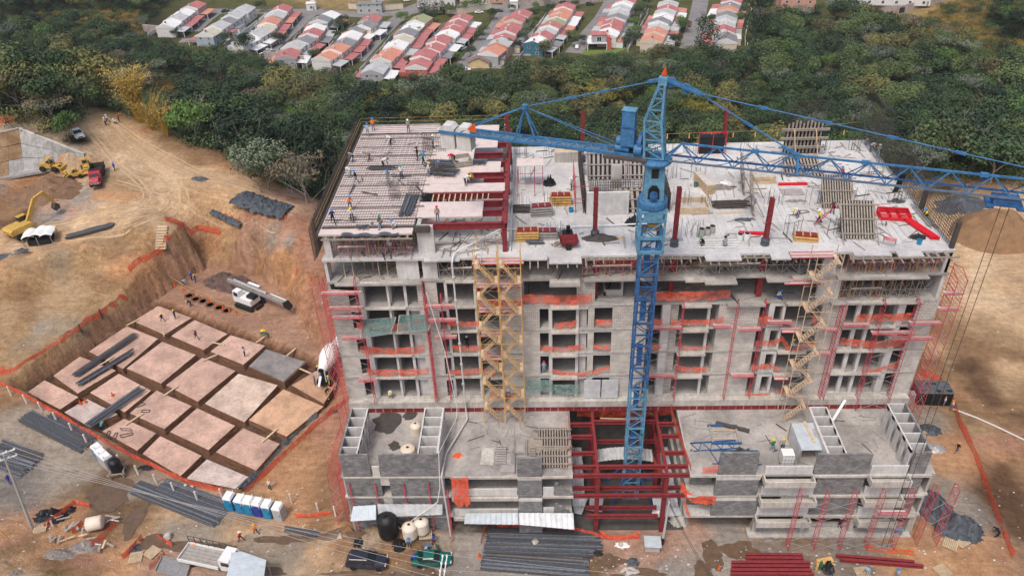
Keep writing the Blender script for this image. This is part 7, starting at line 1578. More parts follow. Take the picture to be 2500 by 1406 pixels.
# white flatbed truck
p = road(535,1378); t = T('flatbed_truck','white flatbed truck with a slatted load bed, half under a sheet roof','truck', tuple(p), math.radians(-13))
MB().box(-4.2,3.0,-.45,.45,.55,.8).build('chassis', M['black'], t); MB().box(-4.3,.9,-1.15,1.15,.85,1.0).build('load_bed', M['wood'], t)
MB().box(-4.3,.9,-1.2,-1.12,.85,1.35).box(-4.3,.9,1.12,1.2,.85,1.35).box(-4.38,-4.3,-1.2,1.2,.85,1.3).build('side_board', M['wht'], t)
for k in range(7): MB().bar((-4.2+k*.83,1.16,1.3),(-4.2+k*.83,1.16,2.5),.06).build('stake', M['rebar'], t)
MB().bar((-4.3,1.16,2.5),(.9,1.16,2.5),.06).bar((-4.3,1.16,1.9),(.9,1.16,1.9),.05).build('stake_rail', M['rebar'], t)
for k in range(5): MB().box(-4.2,.8,-1.0+k*.45,-.8+k*.45,1.0,1.05).build('bed_slat', M['galv'], t)
MB().side([(1.0,.6),(2.95,.6),(3.0,1.3),(2.75,1.5),(2.35,2.35),(1.15,2.4),(1.0,2.3)],-1.0,1.0).build('cab', M['carwhite'], t)
MB().add([(2.77,-.85,1.52),(2.77,.85,1.52),(2.40,.8,2.25),(2.40,-.8,2.25)],[(0,1,2,3)]).build('windscreen', M['glass'], t)
for s in (-1,1):
 MB().add([(1.3,s*1.01,1.5),(2.6,s*1.01,1.5),(2.3,s*1.01,2.15),(1.35,s*1.01,2.15)],[(0,1,2,3)]).build('side_window', M['glass'], t)
 for x in (-2.9,2.1): wheel(t,x,s*.9,.42,.28)
# mixer truck
p = road(812,912); t = T('mixer_truck','white concrete mixer truck backed against the tower scaffolding above the pit','truck', (p.x,p.y,p.z), math.radians(78))
MB().box(-3.6,4.4,-.5,.5,.7,1.05).build('chassis', M['black'], t); MB().box(3.2,5.0,-1.15,1.15,.8,3.0).build('cab', M['carwhite'], t); MB().box(5.0,5.03,-1.0,1.0,1.9,2.8).build('windscreen', M['glass'], t)
dr = MB().lathe([(.35,-.1),(.62,.0),(.75,.5),(1.28,2.2),(1.3,3.2),(1.05,4.3),(.5,4.6)],(0,0,0),20); o = dr.build('drum', M['wht'], t, (-2.7,0,2.9), smooth=True); o.rotation_euler = (0,math.radians(78),0)
MB().lathe([(.45,-.12),(.5,-.12),(.5,.05),(.45,.05)],(0,0,0),16).build('drum_mouth', M['black'], o)
MB().bar((-3.1,-.6,1.1),(-2.9,-.5,3.1),.12).bar((-3.1,.6,1.1),(-2.9,.5,3.1),.12).bar((-3.3,0,2.3),(-4.4,0,1.2),.35,.1).build('chute', M['tin'], t); MB().bar((-2.4,-.9,1.0),(-2.6,-.9,3.4),.06).bar((-2.4,-1.1,1.0),(-2.6,-1.1,3.4),.06).build('ladder', M['galv'], t)
for x in (-2.6,-1.4,3.4):
 for s in (-1,1): wheel(t,x,s*.95,.5,.32)
# red dump truck
p = road(241,440); t = T('dump_truck','dusty red dump truck with a dark empty tipper facing the camera','truck', tuple(p), math.radians(-72)); t.scale = (.85,.85,.85)
MB().box(-3.8,3.0,-.5,.5,.7,1.0).build('chassis', M['black'], t)
tb = MB(); tb.box(-4.0,.6,-1.25,1.25,1.1,1.22).box(-4.0,.6,-1.3,-1.2,1.22,2.6).box(-4.0,.6,1.2,1.3,1.22,2.6).box(.5,.6,-1.2,1.2,1.22,2.9).box(-4.0,-3.9,-1.2,1.2,1.22,2.4); tb.build('tipper_body', mat('dark_rusty_tipper',(.06,.045,.04),.8,.3,2), t)
MB().side([(.8,.9),(2.5,.9),(2.5,1.8),(2.2,2.6),(1.0,2.65),(.8,2.5)],-1.1,1.1).build('cab', M['truckred'], t); MB().side([(2.5,.75),(4.0,.75),(4.05,1.5),(3.7,1.75),(2.5,1.85)],-.8,.8).build('bonnet', M['truckred'], t)
MB().add([(2.53,-.95,1.85),(2.53,.95,1.85),(2.27,.9,2.5),(2.27,-.9,2.5)],[(0,1,2,3)]).build('windscreen', M['glass'], t); MB().box(4.06,4.1,-.5,.5,.8,1.45).build('grille', M['chrome'], t); MB().box(3.9,4.25,-1.1,1.1,.45,.75).build('bumper', M['black'], t)
for s in (-1,1):
 MB().box(3.2,4.1,s*.95-.2,s*.95+.2,.8,1.15).build('mudguard', M['truckred'], t)
 MB().box(4.07,4.12,s*.68-.12,s*.68+.12,.95,1.2).build('headlight', M['lamp'], t)
 for x in (-3.0,-1.8,3.3): wheel(t,x,s*.95,.5,.32)
# tracked machines
def tracks(t, L=3.6, W=2.6, h=.8, tw=.5):
 for s in (-1,1):
  MB().side([(-L/2,.25),(-L/2+.25,0),(L/2-.25,0),(L/2,.25),(L/2,h-.25),(L/2-.25,h),(-L/2+.25,h),(-L/2,h-.25)], s*W/2-tw/2, s*W/2+tw/2).build('track', M['tyre'], t)
p = road(62,572); t = T('excavator','yellow crawler excavator with its boom raised over the brown cut','excavator', tuple(p), math.radians(60)); tracks(t,4.2,2.9)
MB().lathe([(1.2,.8),(1.2,1.05)],(0,0,0),16).build('turntable', M['black'], t)
up = MB().side([(-2.6,1.1),(1.3,1.1),(1.5,1.6),(1.2,2.1),(-2.3,2.15),(-2.7,1.8)],-1.35,1.35).build('upper_body', M['catyel'], t)
MB().box(-2.3,-1.1,-1.36,1.36,1.2,1.9).build('counterweight', M['catyel'], up); MB().box(.1,1.5,.45,1.3,1.6,2.95).build('cab', M['glass'], t); MB().box(.1,1.5,.45,1.3,2.95,3.05).build('cab_roof', M['catyel'], t)
MB().bar((1.0,-.1,1.8),(3.6,-.1,5.2),.42,.6).bar((3.6,-.1,5.2),(5.4,-.1,5.6),.4,.5).build('boom', M['catyel'], t); MB().bar((5.3,-.1,5.7),(6.6,-.1,2.9),.32,.45).build('stick', M['catyel'], t)
MB().side([(6.4,3.0),(7.1,2.6),(7.0,1.9),(6.2,1.6),(5.9,2.2)],-.6,.4).build('bucket', M['rebar'], t); MB().bar((1.4,-.1,2.6),(3.2,-.1,4.0),.14).build('hydraulic_ram', M['chrome'], t)
def loader(label, px, py, rz, s=1.0, paint='catyel', wheels=True, cab=True, name='wheel_loader'):
 p = road(px,py); t = T(name, label, 'loader', tuple(p), math.radians(rz)); t.scale = (s,s,s)
 MB().side([(-2.6,.8),(.4,.8),(.4,1.6),(-.4,1.9),(-2.4,1.8),(-2.7,1.4)],-.9,.9).build('engine_body', M[paint], t); MB().box(.4,1.8,-.55,.55,.7,1.3).build('front_frame', M[paint], t)
 if cab:
  c = MB();
  for a,b in ((-.7,-.7),(.4,-.7),(.4,.7),(-.7,.7)): c.bar((a,b,1.6),(a,b,3.0),.1)
  c.build('cab_post', M[paint], t); MB().box(-.75,.45,-.75,.75,3.0,3.12).build('cab_roof', M[paint], t); MB().box(-.6,.3,-.6,.6,1.8,2.4).build('cab_glass', M['glass'], t)
 MB().bar((1.0,-.7,1.5),(3.0,-.7,.7),.2,.3).bar((1.0,.7,1.5),(3.0,.7,.7),.2,.3).build('lift_arm', M[paint], t); MB().side([(2.9,.1),(4.0,.1),(3.9,.2),(3.1,.3),(3.1,1.1),(2.9,1.2)],-1.3,1.3).build('bucket', M['catyel'] if paint != 'orange' else M['rebar'], t)
 if wheels:
  for x in (-1.7,1.3):
   for sy in (-1,1): wheel(t,x,sy*1.05,.68,.5)
 else: tracks(t,3.4,2.2)
 return t
loader('yellow wheel loader at the foot of the lined concrete bank',130,416,-8,.82); loader('small yellow tracked dozer squeezed beside the red dump truck',212,412,-60,.65,wheels=False,name='bulldozer'); loader('small orange skid loader with a dark bucket near the worker in yellow',186,434,195,.6,'catyel',name='skid_loader')
# drilling rig, mast lowered
p = road(612,745); t = T('drilling_rig','white tracked drilling rig with its long mast laid over, beside the dark spoil heap','drilling rig', tuple(p), math.radians(-28)); tracks(t,4.0,2.8)
MB().box(-2.4,1.6,-1.2,1.0,.9,1.9).build('machine_body', M['wht'], t); MB().side([(-2.3,1.9),(-.9,1.9),(-1.0,3.0),(-2.2,3.0)],-1.2,-.1).build('cab', M['wht'], t); MB().box(-2.33,-2.28,-1.1,-.2,2.1,2.9).build('cab_window', M['glass'], t)
MB().box(-2.0,-1.1,-1.25,-1.2,2.1,2.85).build('cab_window', M['glass'], t); MB().box(.2,1.8,-.6,.6,1.9,2.4).build('engine_cover', M['black'], t)
mm = MB(); mm.bar((-5.0,.7,3.2),(8.0,.7,2.3),.5,.55); mm.build('mast', mat('dirty_grey_steel',(.26,.25,.24),.6,.35,2), t); MB().tube((-3.5,.75,3.6),(3.8,.75,3.1),.26,10).build('kelly_bar', M['galv'], t); MB().tube((4.2,1.2,2.9),(7.6,1.2,2.6),.1,8).bar((-1,1.5,3.4),(1.5,1.5,3.3),.5,.12).build('drill_pipe', M['wht'], t)
MB().side([(7.6,1.7),(8.7,1.5),(9.0,2.2),(8.2,3.0),(7.5,2.6)],.4,1.1).build('auger_head', M['black'], t); MB().bar((2.2,-.8,.3),(2.2,.8,.3),.3).build('outrigger', M['black'], t)
# ================================================================ toilets, tanks, boxes
def toilet(label, loc, rz, c, roof='wht'):
 t = T('portable_toilet', label, 'portable toilet', tuple(loc), rz, 'portable toilets'); MB().box(-.55,.55,-.6,.6,0,2.1).build('cabin', M[c], t)
 MB().add([(-.6,-.65,2.1),(.6,-.65,2.1),(.6,.65,2.1),(-.6,.65,2.1),(-.45,-.5,2.4),(.45,-.5,2.4),(.45,.5,2.4),(-.45,.5,2.4)],[(4,5,6,7),(0,1,5,4),(1,2,6,5),(2,3,7,6),(3,0,4,7)]).build('roof', M[roof], t)
 MB().box(-.42,.42,-.64,-.6,.15,1.95).build('door', M[c], t); MB().box(-.5,.5,-.62,-.605,1.62,2.05).build('vent_panel', M['wht'], t); MB().box(.28,.36,-.68,-.64,1.0,1.2).build('handle', M['black'], t); MB().tube((.4,.45,2.1),(.4,.45,2.75),.05,6).build('vent_pipe', M['wht'], t)
for i,(px,py,c,lab) in enumerate([(568,1238,'tblue','blue portable toilet at the rebar end of the row of six'),(594,1244,'tblue','second blue portable toilet from the rebar end'),(615,1248,'tblue','third blue portable toilet from the rebar end'),(637,1252,'tnavy','darker navy portable toilet in the row of six'),(660,1257,'tblue','blue portable toilet between the navy one and the grey one'),(686,1263,'tgrey','grey portable toilet at the end of the row of six')]):
 p = road(px,py,0); toilet(lab,(p.x,p.y,p.z),math.radians(-12),c)
for i,(px,py,c,lab) in enumerate([(248,1118,'tblue','blue portable toilet at the head of the group by the black tank'),(258,1130,'tgrey','middle grey portable toilet of the group by the black tank'),(270,1141,'tgrey','grey portable toilet touching the black tank')]):
 p = road(px,py,0); toilet(lab,(p.x,p.y,p.z),math.radians(-128),c)
def tank(label, loc, r, h, m, lid=True, ribs=4):
 t = T('water_tank', label, 'water tank', tuple(loc)); pr = [(r*.97,0)]
 for k in range(ribs*3): pr.append((r*(1.0 if k%3 else .965), h*.78*(k+.5)/(ribs*3)))
 pr += [(r*.98,h*.8),(r*.6,h*.93),(r*.24,h*.96)]
 MB().lathe(pr,(0,0,0),22).build('tank_body', M[m], t, smooth=True)
 MB().lathe([(r*.22,h*.955),(r*.24,h*1.0),(r*.2,h*1.0)],(0,0,0),14).build('neck', M[m], t); MB().lathe([(r*.2,h*1.0),(r*.2,h*1.005)],(0,0,0),12).build('open_hatch', M['black'], t); return t
tank('very large black water tank standing on blocks below the podium wall', atz(950,1301,2.15), 1.15,3.3,'black',ribs=5)
tank('cream water tank next to the large black tank', atz(1002,1307,2.0), .85,2.0,'cream'); tank('cream water tank farther from the black tank, on a pallet', atz(1031,1294,2.0), .85,2.0,'cream')
tank('black water tank on a timber frame behind the three toilets', road(291,1157,.9), .75,1.9,'black')
tank('cylindrical cream tank standing on the podium deck between the storage cells', atz(1017,1058,DZ), .68,1.7,'cream'); tank('cone-topped cream tank seen from above on the podium deck', atz(997,1106,DZ), .85,1.0,'cream')
p = road(237,1290,.5); t = T('water_tank','cream tank lying on its side among the scrap boards','water tank', tuple(p), math.radians(15)); o = MB().lathe([(.6,0),(.85,.1),(.85,1.7),(.7,1.85),(.3,1.9)],(0,0,0),20).build('tank_body', M['cream'], t, (-.9,0,.5), smooth=True); o.rotation_euler = (0,math.pi/2,0)
p = road(291,1157,0); t = T('tank_stand','rough timber frame under the black tank behind the toilets','timber frame', tuple(p), .2);
for a in (-.8,.8):
 for b in (-.8,.8): MB().box(a-.08,a+.08,b-.08,b+.08,0,.9).build('leg', M['wood'], t)
MB().box(-1.1,1.1,-.9,-.75,.75,.9).box(-1.1,1.1,.75,.9,.75,.9).box(-.9,-.75,-1.1,1.1,.76,.88).box(.75,.9,-1.1,1.1,.76,.88).build('rail', M['wood'], t)
t = T('caged_tank','white cube tank in a steel cage on the podium deck','caged tank', tuple(atz(1918,1128,DZ))); MB().box(-.65,.65,-.55,.55,.15,1.6).build('plastic_tank', M['wht'], t); mb = MB()
for k in range(5): mb.bar((-.7+k*.35,-.6,0),(-.7+k*.35,-.6,1.65),.03).bar((-.7+k*.35,.6,0),(-.7+k*.35,.6,1.65),.03)
for z in (.05,.5,1.0,1.6): mb.bar((-.7,-.6,z),(.7,-.6,z),.03).bar((-.7,.6,z),(.7,.6,z),.03).bar((-.7,-.6,z),(-.7,.6,z),.03).bar((.7,-.6,z),(.7,.6,z),.03)
mb.build('cage', M['galv'], t); MB().lathe([(.15,1.6),(.15,1.68)],(0,0,0),10).build('lid', M['wht'], t)
# sheds and sheets
def sheet(label, corners, m='tin', name='corrugated_sheet', amp=.03, n=40, cat='metal sheet', parent=None):
 q = [Vector(c) for c in corners]; u = (q[1]-q[0]); nrm = u.cross(q[3]-q[0]).normalized()
 mb = MB().grid(lambda a,b: tuple((q[0]*(1-a)+q[1]*a)*(1-b)+(q[3]*(1-a)+q[2]*a)*b+nrm*(amp*math.sin(a*n*1.6))), n, 3); o = mb.build(name, M[m] if isinstance(m,str) else m, parent)
 return o if parent is not None else tag(o, label, cat)
def sh_px(label, pts, m='tin', **k): return sheet(label, [atz(x,y,z) if z > 0 else aty(x,y,-z) for x,y,z in pts], m, **k)
sh_px('flat pale tin sheet leaning at the podium foot, closest to the white posts',[(862,1235,-59.3),(918,1232,-59.4),(918,1268,-58.3),(855,1272,-58.2)],'tinb',amp=.015)
sh_px('corrugated tin fence behind the large black tank',[(921,1230,-59.4),(1080,1230,-59.4),(1080,1256,-59.1),(924,1262,-59)])
sh_px('bright corrugated sheet leaning below the middle planters',[(1136,1252,-59.6),(1264,1251,-59.6),(1266,1280,-58.3),(1133,1278,-58.3)],'tinb')
sh_px('long grey corrugated sheet run beside the bright one at the podium foot',[(1266,1251,-59.6),(1400,1252,-59.6),(1402,1292,-57.9),(1268,1280,-58.3)])
sh_px('crumpled tin sheet strip on the far side beam of the opening',[(1592,1213,2.8),(1650,1213,3.0),(1664,1258,1.0),(1600,1262,1.0)])
sh_px('torn tin sheet on the near side of the opening',[(1395,1215,3.0),(1436,1215,3.2),(1420,1256,.8),(1402,1252,.8)]); sh_px('second torn tin sheet on the near side of the opening',[(1440,1210,3.1),(1474,1210,3.2),(1470,1250,1.2),(1438,1245,1.0)])
sh_px('white square board beside the far column foot of the opening',[(1594,1244,2.0),(1611,1246,2.0),(1605,1262,1.5),(1590,1256,1.5)],'wht',amp=0)
sheet('reflective sheet curtain in the lowest storey below the planters',[(-8.0,60.6,3.2),(-2.9,60.6,3.2),(-2.9,60.7,1.0),(-8.0,60.7,1.0)],'tin')
sheet('corrugated sheet screen behind a planter on the right-hand podium'.replace('right-hand','far'),[(26.5,60.3,6.3),(31,60.3,6.3),(31,60.4,4.0),(26.5,60.4,4.0)],'tin')
p = atz(600,1395,2.4); t = T('sheet_canopy','pale sheet roof on poles over the flatbed truck at the picture edge','canopy', (0,0,0)); Q = [atz(x,y,3.0) for x,y in [(566,1348),(590,1345),(650,1366),(640,1440),(545,1440)]]
for k,(a,b,c_,d) in enumerate([(0,1,.0,.5)]): pass
MB().add([tuple(q) for q in Q]+[tuple(q+Vector((0,0,-.05))) for q in Q],[(0,1,2,3,4),(9,8,7,6,5)]+[(i,5+i,5+(i+1)%5,(i+1)%5) for i in range(5)]).build('roof_sheet', M['tinb'], t)
for k in range(5):
 a = Q[0].lerp(Q[4],k/5+.1); b = Q[2].lerp(Q[3],k/5+.1); MB().bar(a+Vector((0,0,.03)), b+Vector((0,0,.03)), .05, .03).build('sheet_seam', M['tin'], t)
for q in (Q[0],Q[2],Q[3],Q[4]): MB().bar((q.x,q.y,0),(q.x,q.y,2.95),.1).build('pole', M['wood'], t)
t = T('tin_shelter','tin-roofed shelter with a plank across it on the podium deck','shelter', (0,0,0)); Q = [atz(1932,1033,12.6),atz(1992,1031,12.6),atz(2018,1098,12.2),atz(1957,1099,12.2)]
o = sheet('', Q, 'tinb', parent=t, name='roof_sheet', amp=.012); MB().bar(Q[0].lerp(Q[1],.55)+Vector((0,.2,.06)), Q[3].lerp(Q[2],.6)+Vector((0,1,.2)), .3,.04).build('roof_plank', M['woodl'], t); MB().bar(Q[0].lerp(Q[1],.8)+Vector((0,-1,.05)), Q[3].lerp(Q[2],.75)+Vector((0,1.5,.1)), .25,.04).build('roof_plank', M['galv'], t)
for q in Q: MB().bar((q.x,q.y,DZ),(q.x,q.y,q.z-.04),.1).build('post', M['wood'], t)
MB().bar((Q[0].x+.05,Q[0].y,DZ+1.2),(Q[3].x+.05,Q[3].y,DZ+1.2),.06,2.2).build('side_sheet', M['tin'], t)
p = road(1592,1338,0); t = T('site_cabinet','small white cabinet with a flat tin lid beside the leaning grey pole','cabinet', tuple(p), -.05); MB().box(-.8,.8,-.5,.5,0,1.1).build('cabinet_body', M['conc'], t); MB().box(-.95,.95,-.75,.85,1.1,1.17).build('lid', M['tinb'], t)
p = road(103,590,0); t = T('plastic_shelter','low white plastic-covered shelter next to the excavator','shelter', tuple(p), .15)
for k,(x,r_) in enumerate(((-1.6,.2),(0.2,-.1),(1.5,.1))): o = MB().grid(lambda a,b: (-1.0+2*a, -1.6+3.2*b, 1.7+.35*math.sin(math.pi*a)+.06*math.sin(b*9)), 8,6).build('cover', M['wht'], t, (x,0,(.0,.25,.1)[k]), r_)
for a in (-2.3,0,2.3):
 for b in (-1.4,1.4): MB().bar((a,b,0),(a,b,1.7),.09).build('post', M['wood'], t)
MB().box(-1.8,1.8,-1.1,1.1,0,.9).build('stored_goods', M['dark'], t)
p = road(2270,975,0); t = T('black_cabin','black wrapped cabin at the corner of the tower by the road fence','cabin', tuple(p), -.05); MB().box(-2.2,2.2,-1.2,1.4,0,2.2).build('cabin_body', M['black'], t); MB().grid(lambda a,b: (-2.3+4.6*a,-1.3+2.8*b,2.22+.08*noise.noise(Vector((a*6,b*6,2)))),12,8).build('cabin_roof', mat('dark_grey_sheet',(.10,.105,.11),.6,.3,2), t); MB().box(-3.6,-2.5,-1.0,.0,0,1.6).build('side_box', M['conc'], t)
# ================================================================ roof clutter
def slatpanel(label, px, py, w, h, tilt, rz=0, n=11, z=None, m='wood', y=None, legs=True):
 p = atz(px,py,z if z is not None else FZ[6]); t = T('slatted_formwork', label, 'formwork panel', tuple(p), rz, 'slatted timber formwork')
 c, s = math.cos(tilt), math.sin(tilt)
 def pt(a, up, off=0): return Vector((a, up*c-off*s, up*s+off*c+.12))
 for k in range(n):
  a = -w/2+w*(k+.5)/n; q = rnd.uniform(-.12,.12); MB().bar(pt(a,-.1+q),pt(a,h+q),w/n*.5,.10).build('slat', M[m], t)
 for f in (.12,.5,.88): MB().bar(pt(-w/2-.5,h*f,.12),pt(w/2+.5,h*f,.12),.14,.12,up=(0,0,1)).build('waler', M[m], t)
 MB().add([pt(-w/2,0,-.06),pt(w/2,0,-.06),pt(w/2,h,-.06),pt(-w/2,h,-.06)],[(0,1,2,3)]).build('back_sheet', M['dark'], t)
 if legs and tilt > .5: MB().bar(pt(-w/2,h*.9,.1),(-w/2,h*c+1.4,.05) if False else Vector((-w/2,-1.2,.05)),.09).bar(pt(w/2,h*.9,.1),Vector((w/2,-1.2,.05)),.09).build('prop_leg', M[m], t)
 return t
slatpanel('slatted formwork panel leaning behind the maroon-clad worker',2045,510,3.4,4.0,.75,-.05,12)
slatpanel('slatted formwork panel nearest the sand-heap corner of the roof front',2095,585,3.6,4.2,.8,-.05,12)
slatpanel('slatted formwork panel lying under the crane jib',1965,432,4.4,3.4,.35,.0,11)
slatpanel('slatted panel pair lying on the podium deck by the orange net, upper',1350,1100,3.4,3.4,.05,0,11,z=DZ+.2,legs=False); slatpanel('slatted panel pair lying on the podium deck by the orange net, lower',1349,1142,3.4,3.0,.05,0,11,z=DZ+.05,legs=False)
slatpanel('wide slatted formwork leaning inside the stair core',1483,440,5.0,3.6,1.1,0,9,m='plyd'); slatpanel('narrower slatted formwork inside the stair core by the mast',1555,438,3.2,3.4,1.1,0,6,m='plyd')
slatpanel('horizontal board stack at the foot of the stair core, behind the mast',1560,520,4.6,3.4,.45,0,7,m='wood',legs=False)
for (px,py,lab) in ((1838,505,'tall timber-braced wall form running away from the camera, lower end'),(1815,455,'tall timber-braced wall form running away from the camera, upper end')):
 t_ = slatpanel(lab,px,py,4.6,3.4,1.35,1.35,12)
# tied timber tower
p = atz(1952,372,FZ[6]); t = T('timber_form_tower','tied timber column form tower at the far edge of the roof','formwork tower', tuple(p))
for k in range(10): MB().box(-2.2+k*.46,-2.0+k*.46,-.6,-.45,.2,4.3+rnd.uniform(-.2,.5)).build('upright', M['wood'], t)
for z in (.9,2.1,3.3):
 for dz in (0,.18): MB().box(-3.0,3.0,-.85,-.62,z+dz,z+dz+.12).build('clamp_board', M['wood'], t)
MB().box(-2.2,2.4,-.3,.1,0,4.0).build('form_core', M['dark'], t); MB().bar((-1.5,-.9,3.6),(-1.2,-2.6,0),.1).build('brace', M['woodl'], t); MB().bar((1.2,-.9,3.6),(1.6,-2.6,0),.1).build('brace', M['woodl'], t)
def yframes(label, px, py, n=4, m='yel', top=True, rz=0):
 p = atz(px,py,FZ[6]); t = T('frame_stack', label, 'stack of steel frames', tuple(p), rz)
 for k in range(n):
  z = .15+k*.32; MB().bar((-1.2,-.5,z),(1.2,-.5,z),.12,.2).bar((-1.2,.5,z),(1.2,.5,z),.12,.2).bar((-1.2,-.5,z),(-1.2,.5,z),.12,.2).bar((1.2,-.5,z),(1.2,.5,z),.12,.2).build('steel_frame', M[m], t)
 z = .15+n*.32; mb = MB()
 for x in (-1.15,-.38,.38,1.15): mb.bar((x,-.5,z),(x,.6,z),.1,.12)
 mb.build('top_rung', M[m], t); MB().box(-1.05,1.05,-.4,.4,.1,z-.05).build('stack_core', M['brown'] if 'brown' in M else M['red'], t); return t
yframes('stack of yellow steel frames at the middle of the roof, near the white pipe',1369,498); yframes('stack of yellow steel frames next to the red column at the deck end',1288,585); yframes('single low yellow frame near the far stair tower, on the roof front',1966,585,2,rz=-.2)
yframes('stack of grey steel frames beside the yellow stack near the deck end',1334,580,3,'galv'); yframes('splayed stack of grey steel frames in the middle of the roof',1322,525,4,'galv',rz=.1)
def crate(label, px, py, w, d, h, z=None, m='woodl', rz=0, cat='crate', name='timber_crate', open_=False, fill=None):
 p = atz(px,py,FZ[6] if z is None else z); t = T(name, label, cat, tuple(p), rz); tk = .08
 n = max(2,int(h/.35))
 for k in range(n):
  z0 = h*k/n+.01; z1 = h*(k+.86)/n; MB().box(-w/2,w/2,-d/2,-d/2+tk,z0,z1).box(-w/2,w/2,d/2-tk,d/2,z0,z1).box(-w/2,-w/2+tk,-d/2+tk,d/2-tk,z0,z1).box(w/2-tk,w/2,-d/2+tk,d/2-tk,z0,z1).build('board', M[m], t)
 MB().box(-w/2+tk,w/2-tk,-d/2+tk,d/2-tk,.0,h*(.2 if open_ else .95)).build('contents', M[fill or 'conc'], t); return t
crate('open square timber box on the roof beside the third red column',1690,510,3.4,2.6,.9,open_=True,fill='conc'); crate('open timber box on the roof leaning by the grey bar stacks',1128,398,2.2,2.2,.7,z=DKZ+.05,m='wood',open_=True,rz=.3)
t_ = crate('long stack of pale timber blocks on the roof beyond the crane mast',1718,458,1.0,3.8,1.3,m='woodl',rz=.25)
crate('pallet of hollow blocks strapped with pale slats at the far side of the roof',1388,392,3.6,1.3,1.5,m='conc',cat='block pallet',name='block_pallet',fill='woodl'); crate('stack of plywood sheets with yellow frames near the far stair tower top',1862,442,2.6,1.6,1.0,m='woodl')
crate('second pallet of blocks behind the stair core',1505,385,3.0,1.0,1.0,m='conc',cat='block pallet',name='block_pallet',fill='woodl')
def heap(label, px, py, rx, ry, h, m, z='g', name='heap', cat='heap', seed=0, rough=.35, kind=None, n=26, rz=0):
 p = onground(px,py) if z == 'g' else atz(px,py,z); mb = MB()
 def f(a,b):
  x = (a*2-1); y = (b*2-1); r = math.hypot(x,y); e = max(0,1-r**1.7)
  return (x*rx, y*ry, h*e*(1+rough*noise.noise(Vector((x*3+seed,y*3,seed))))+rough*.35*h*abs(noise.noise(Vector((x*9,y*9,seed))))*(e>0)-(rough>.8)*.5*h*abs(noise.noise(Vector((x*5+y*3,y*7-x*2,seed+4))))*(e>0)-.12)
 o = mb.grid(f,n,n)
 if z == 'g':
  cz, sz = math.cos(rz), math.sin(rz); A_ = np.array(mb.v); G_ = height(p.x+A_[:,0]*cz-A_[:,1]*sz, p.y+A_[:,0]*sz+A_[:,1]*cz); A_[:,2] += G_-p.z; mb.v = [tuple(v) for v in A_]
 o = mb.build(name, M[m] if isinstance(m,str) else m, None, tuple(p), rz, smooth=True); return tag(o, label, cat)
H6 = FZ[6]
heap('black plastic sheet crumpled at the roof corner by the red steel stack',2240,580,1.1,.7,.4,'black',H6,'plastic_sheet','plastic sheet',1,1.2); heap('grey plastic sheet crumpled near the sand-heap edge of the roof',2188,493,1.3,.6,.35,'tarp',H6,'plastic_sheet','plastic sheet',2,1.2)
heap('dark crumpled sheet lying left of the fourth red column'.replace('left of','before'),1818,537,1.6,.5,.3,'tarp',H6,'plastic_sheet','plastic sheet',3,1.3); heap('small dark sheet on the far pale corner of the roof',2008,358,.9,.4,.25,'tarp',H6,'plastic_sheet','plastic sheet',4,1.3)
heap('black tool heap in the middle of the open roof slab',1341,450,.9,.8,.8,'black',H6,'tool_heap','tool heap',5,1.5); heap('dark bucket and rag heap beside the crane mast on the roof',1545,545,1.0,.9,.7,'dark',H6,'tool_heap','tool heap',6,1.4)
heap('rubble strewn with white scraps beyond the long timber stack',1755,458,2.6,1.1,.3,'debris',H6,'rubble','rubble',7,1.2); heap('white sacks heaped beyond the long timber stack',1772,448,.9,.6,.4,'wht',H6,'sacks','sacks',8,1.3); heap('brown rubble heap behind the fourth red column',1945,492,1.9,.5,.25,'debris',H6,'rubble','rubble',9,1.2)
heap('dark diamond-mesh sheet bundle behind the first front red column',1465,582,2.4,.9,.45,'rebar',H6,'mesh_sheets','mesh sheets',10,.8); heap('yellow bars fanned out beside the diamond-mesh bundle',1512,582,1.4,.3,.2,'yel',H6,'bar_heap','bars',11,1.2)
heap('pile of red and white tools beside the concrete buggy',1362,598,.9,.7,.35,'debris',H6,'tool_heap','tool heap',12,1.4)
p = atz(1388,602,H6); t = T('concrete_buggy','dark red concrete buggy with a black engine at the roof front','buggy', tuple(p), .1); MB().add([(-.7,-.6,.4),(.7,-.6,.4),(.7,.5,.4),(-.7,.5,.4),(-1.0,-.9,1.1),(1.0,-.9,1.1),(1.0,.7,1.1),(-1.0,.7,1.1)],[(0,3,2,1),(0,1,5,4),(1,2,6,5),(2,3,7,6),(3,0,4,7)]).build('hopper', M['red'], t); MB().box(-.5,.6,.7,1.6,.3,1.2).box(-.1,.3,.9,1.3,1.2,1.9).build('engine', M['black'], t)
for s in (-1,1): wheel(t,-.1,s*.75,.32,.2)
for (px,py,w,d,rz,m,lab) in [(1933,470,2.6,1.6,0,'plyd','dark sheet lying flat near the fourth red column'),(1840,572,3.2,.35,-.12,'bright','bright red beam lying beside the fourth red column'),(1935,452,3.4,.3,0,'bright','crimson bar lying beside the dark flat sheet'),(2015,530,.25,4.4,.5,'galv','grey plank pair lying beside the kneeling worker'),(1640,585,2.4,.6,0,'galv','short grey sheet lying between two front red columns'),(1780,520,3.0,.3,.1,'woodl','pale batten lying beyond the open timber box')]:
 p = atz(px,py,H6); tag(MB().box(-w/2,w/2,-d/2,d/2,.02,.28 if m=='bright' else .07).build('lying_board', M[m], None, tuple(p), rz), lab, 'board')
t = T('red_steel_stack','pile of bright red scaffold frames and channels at the sand-heap end of the roof','steel stack', tuple(atz(2180,530,H6)), -.15)
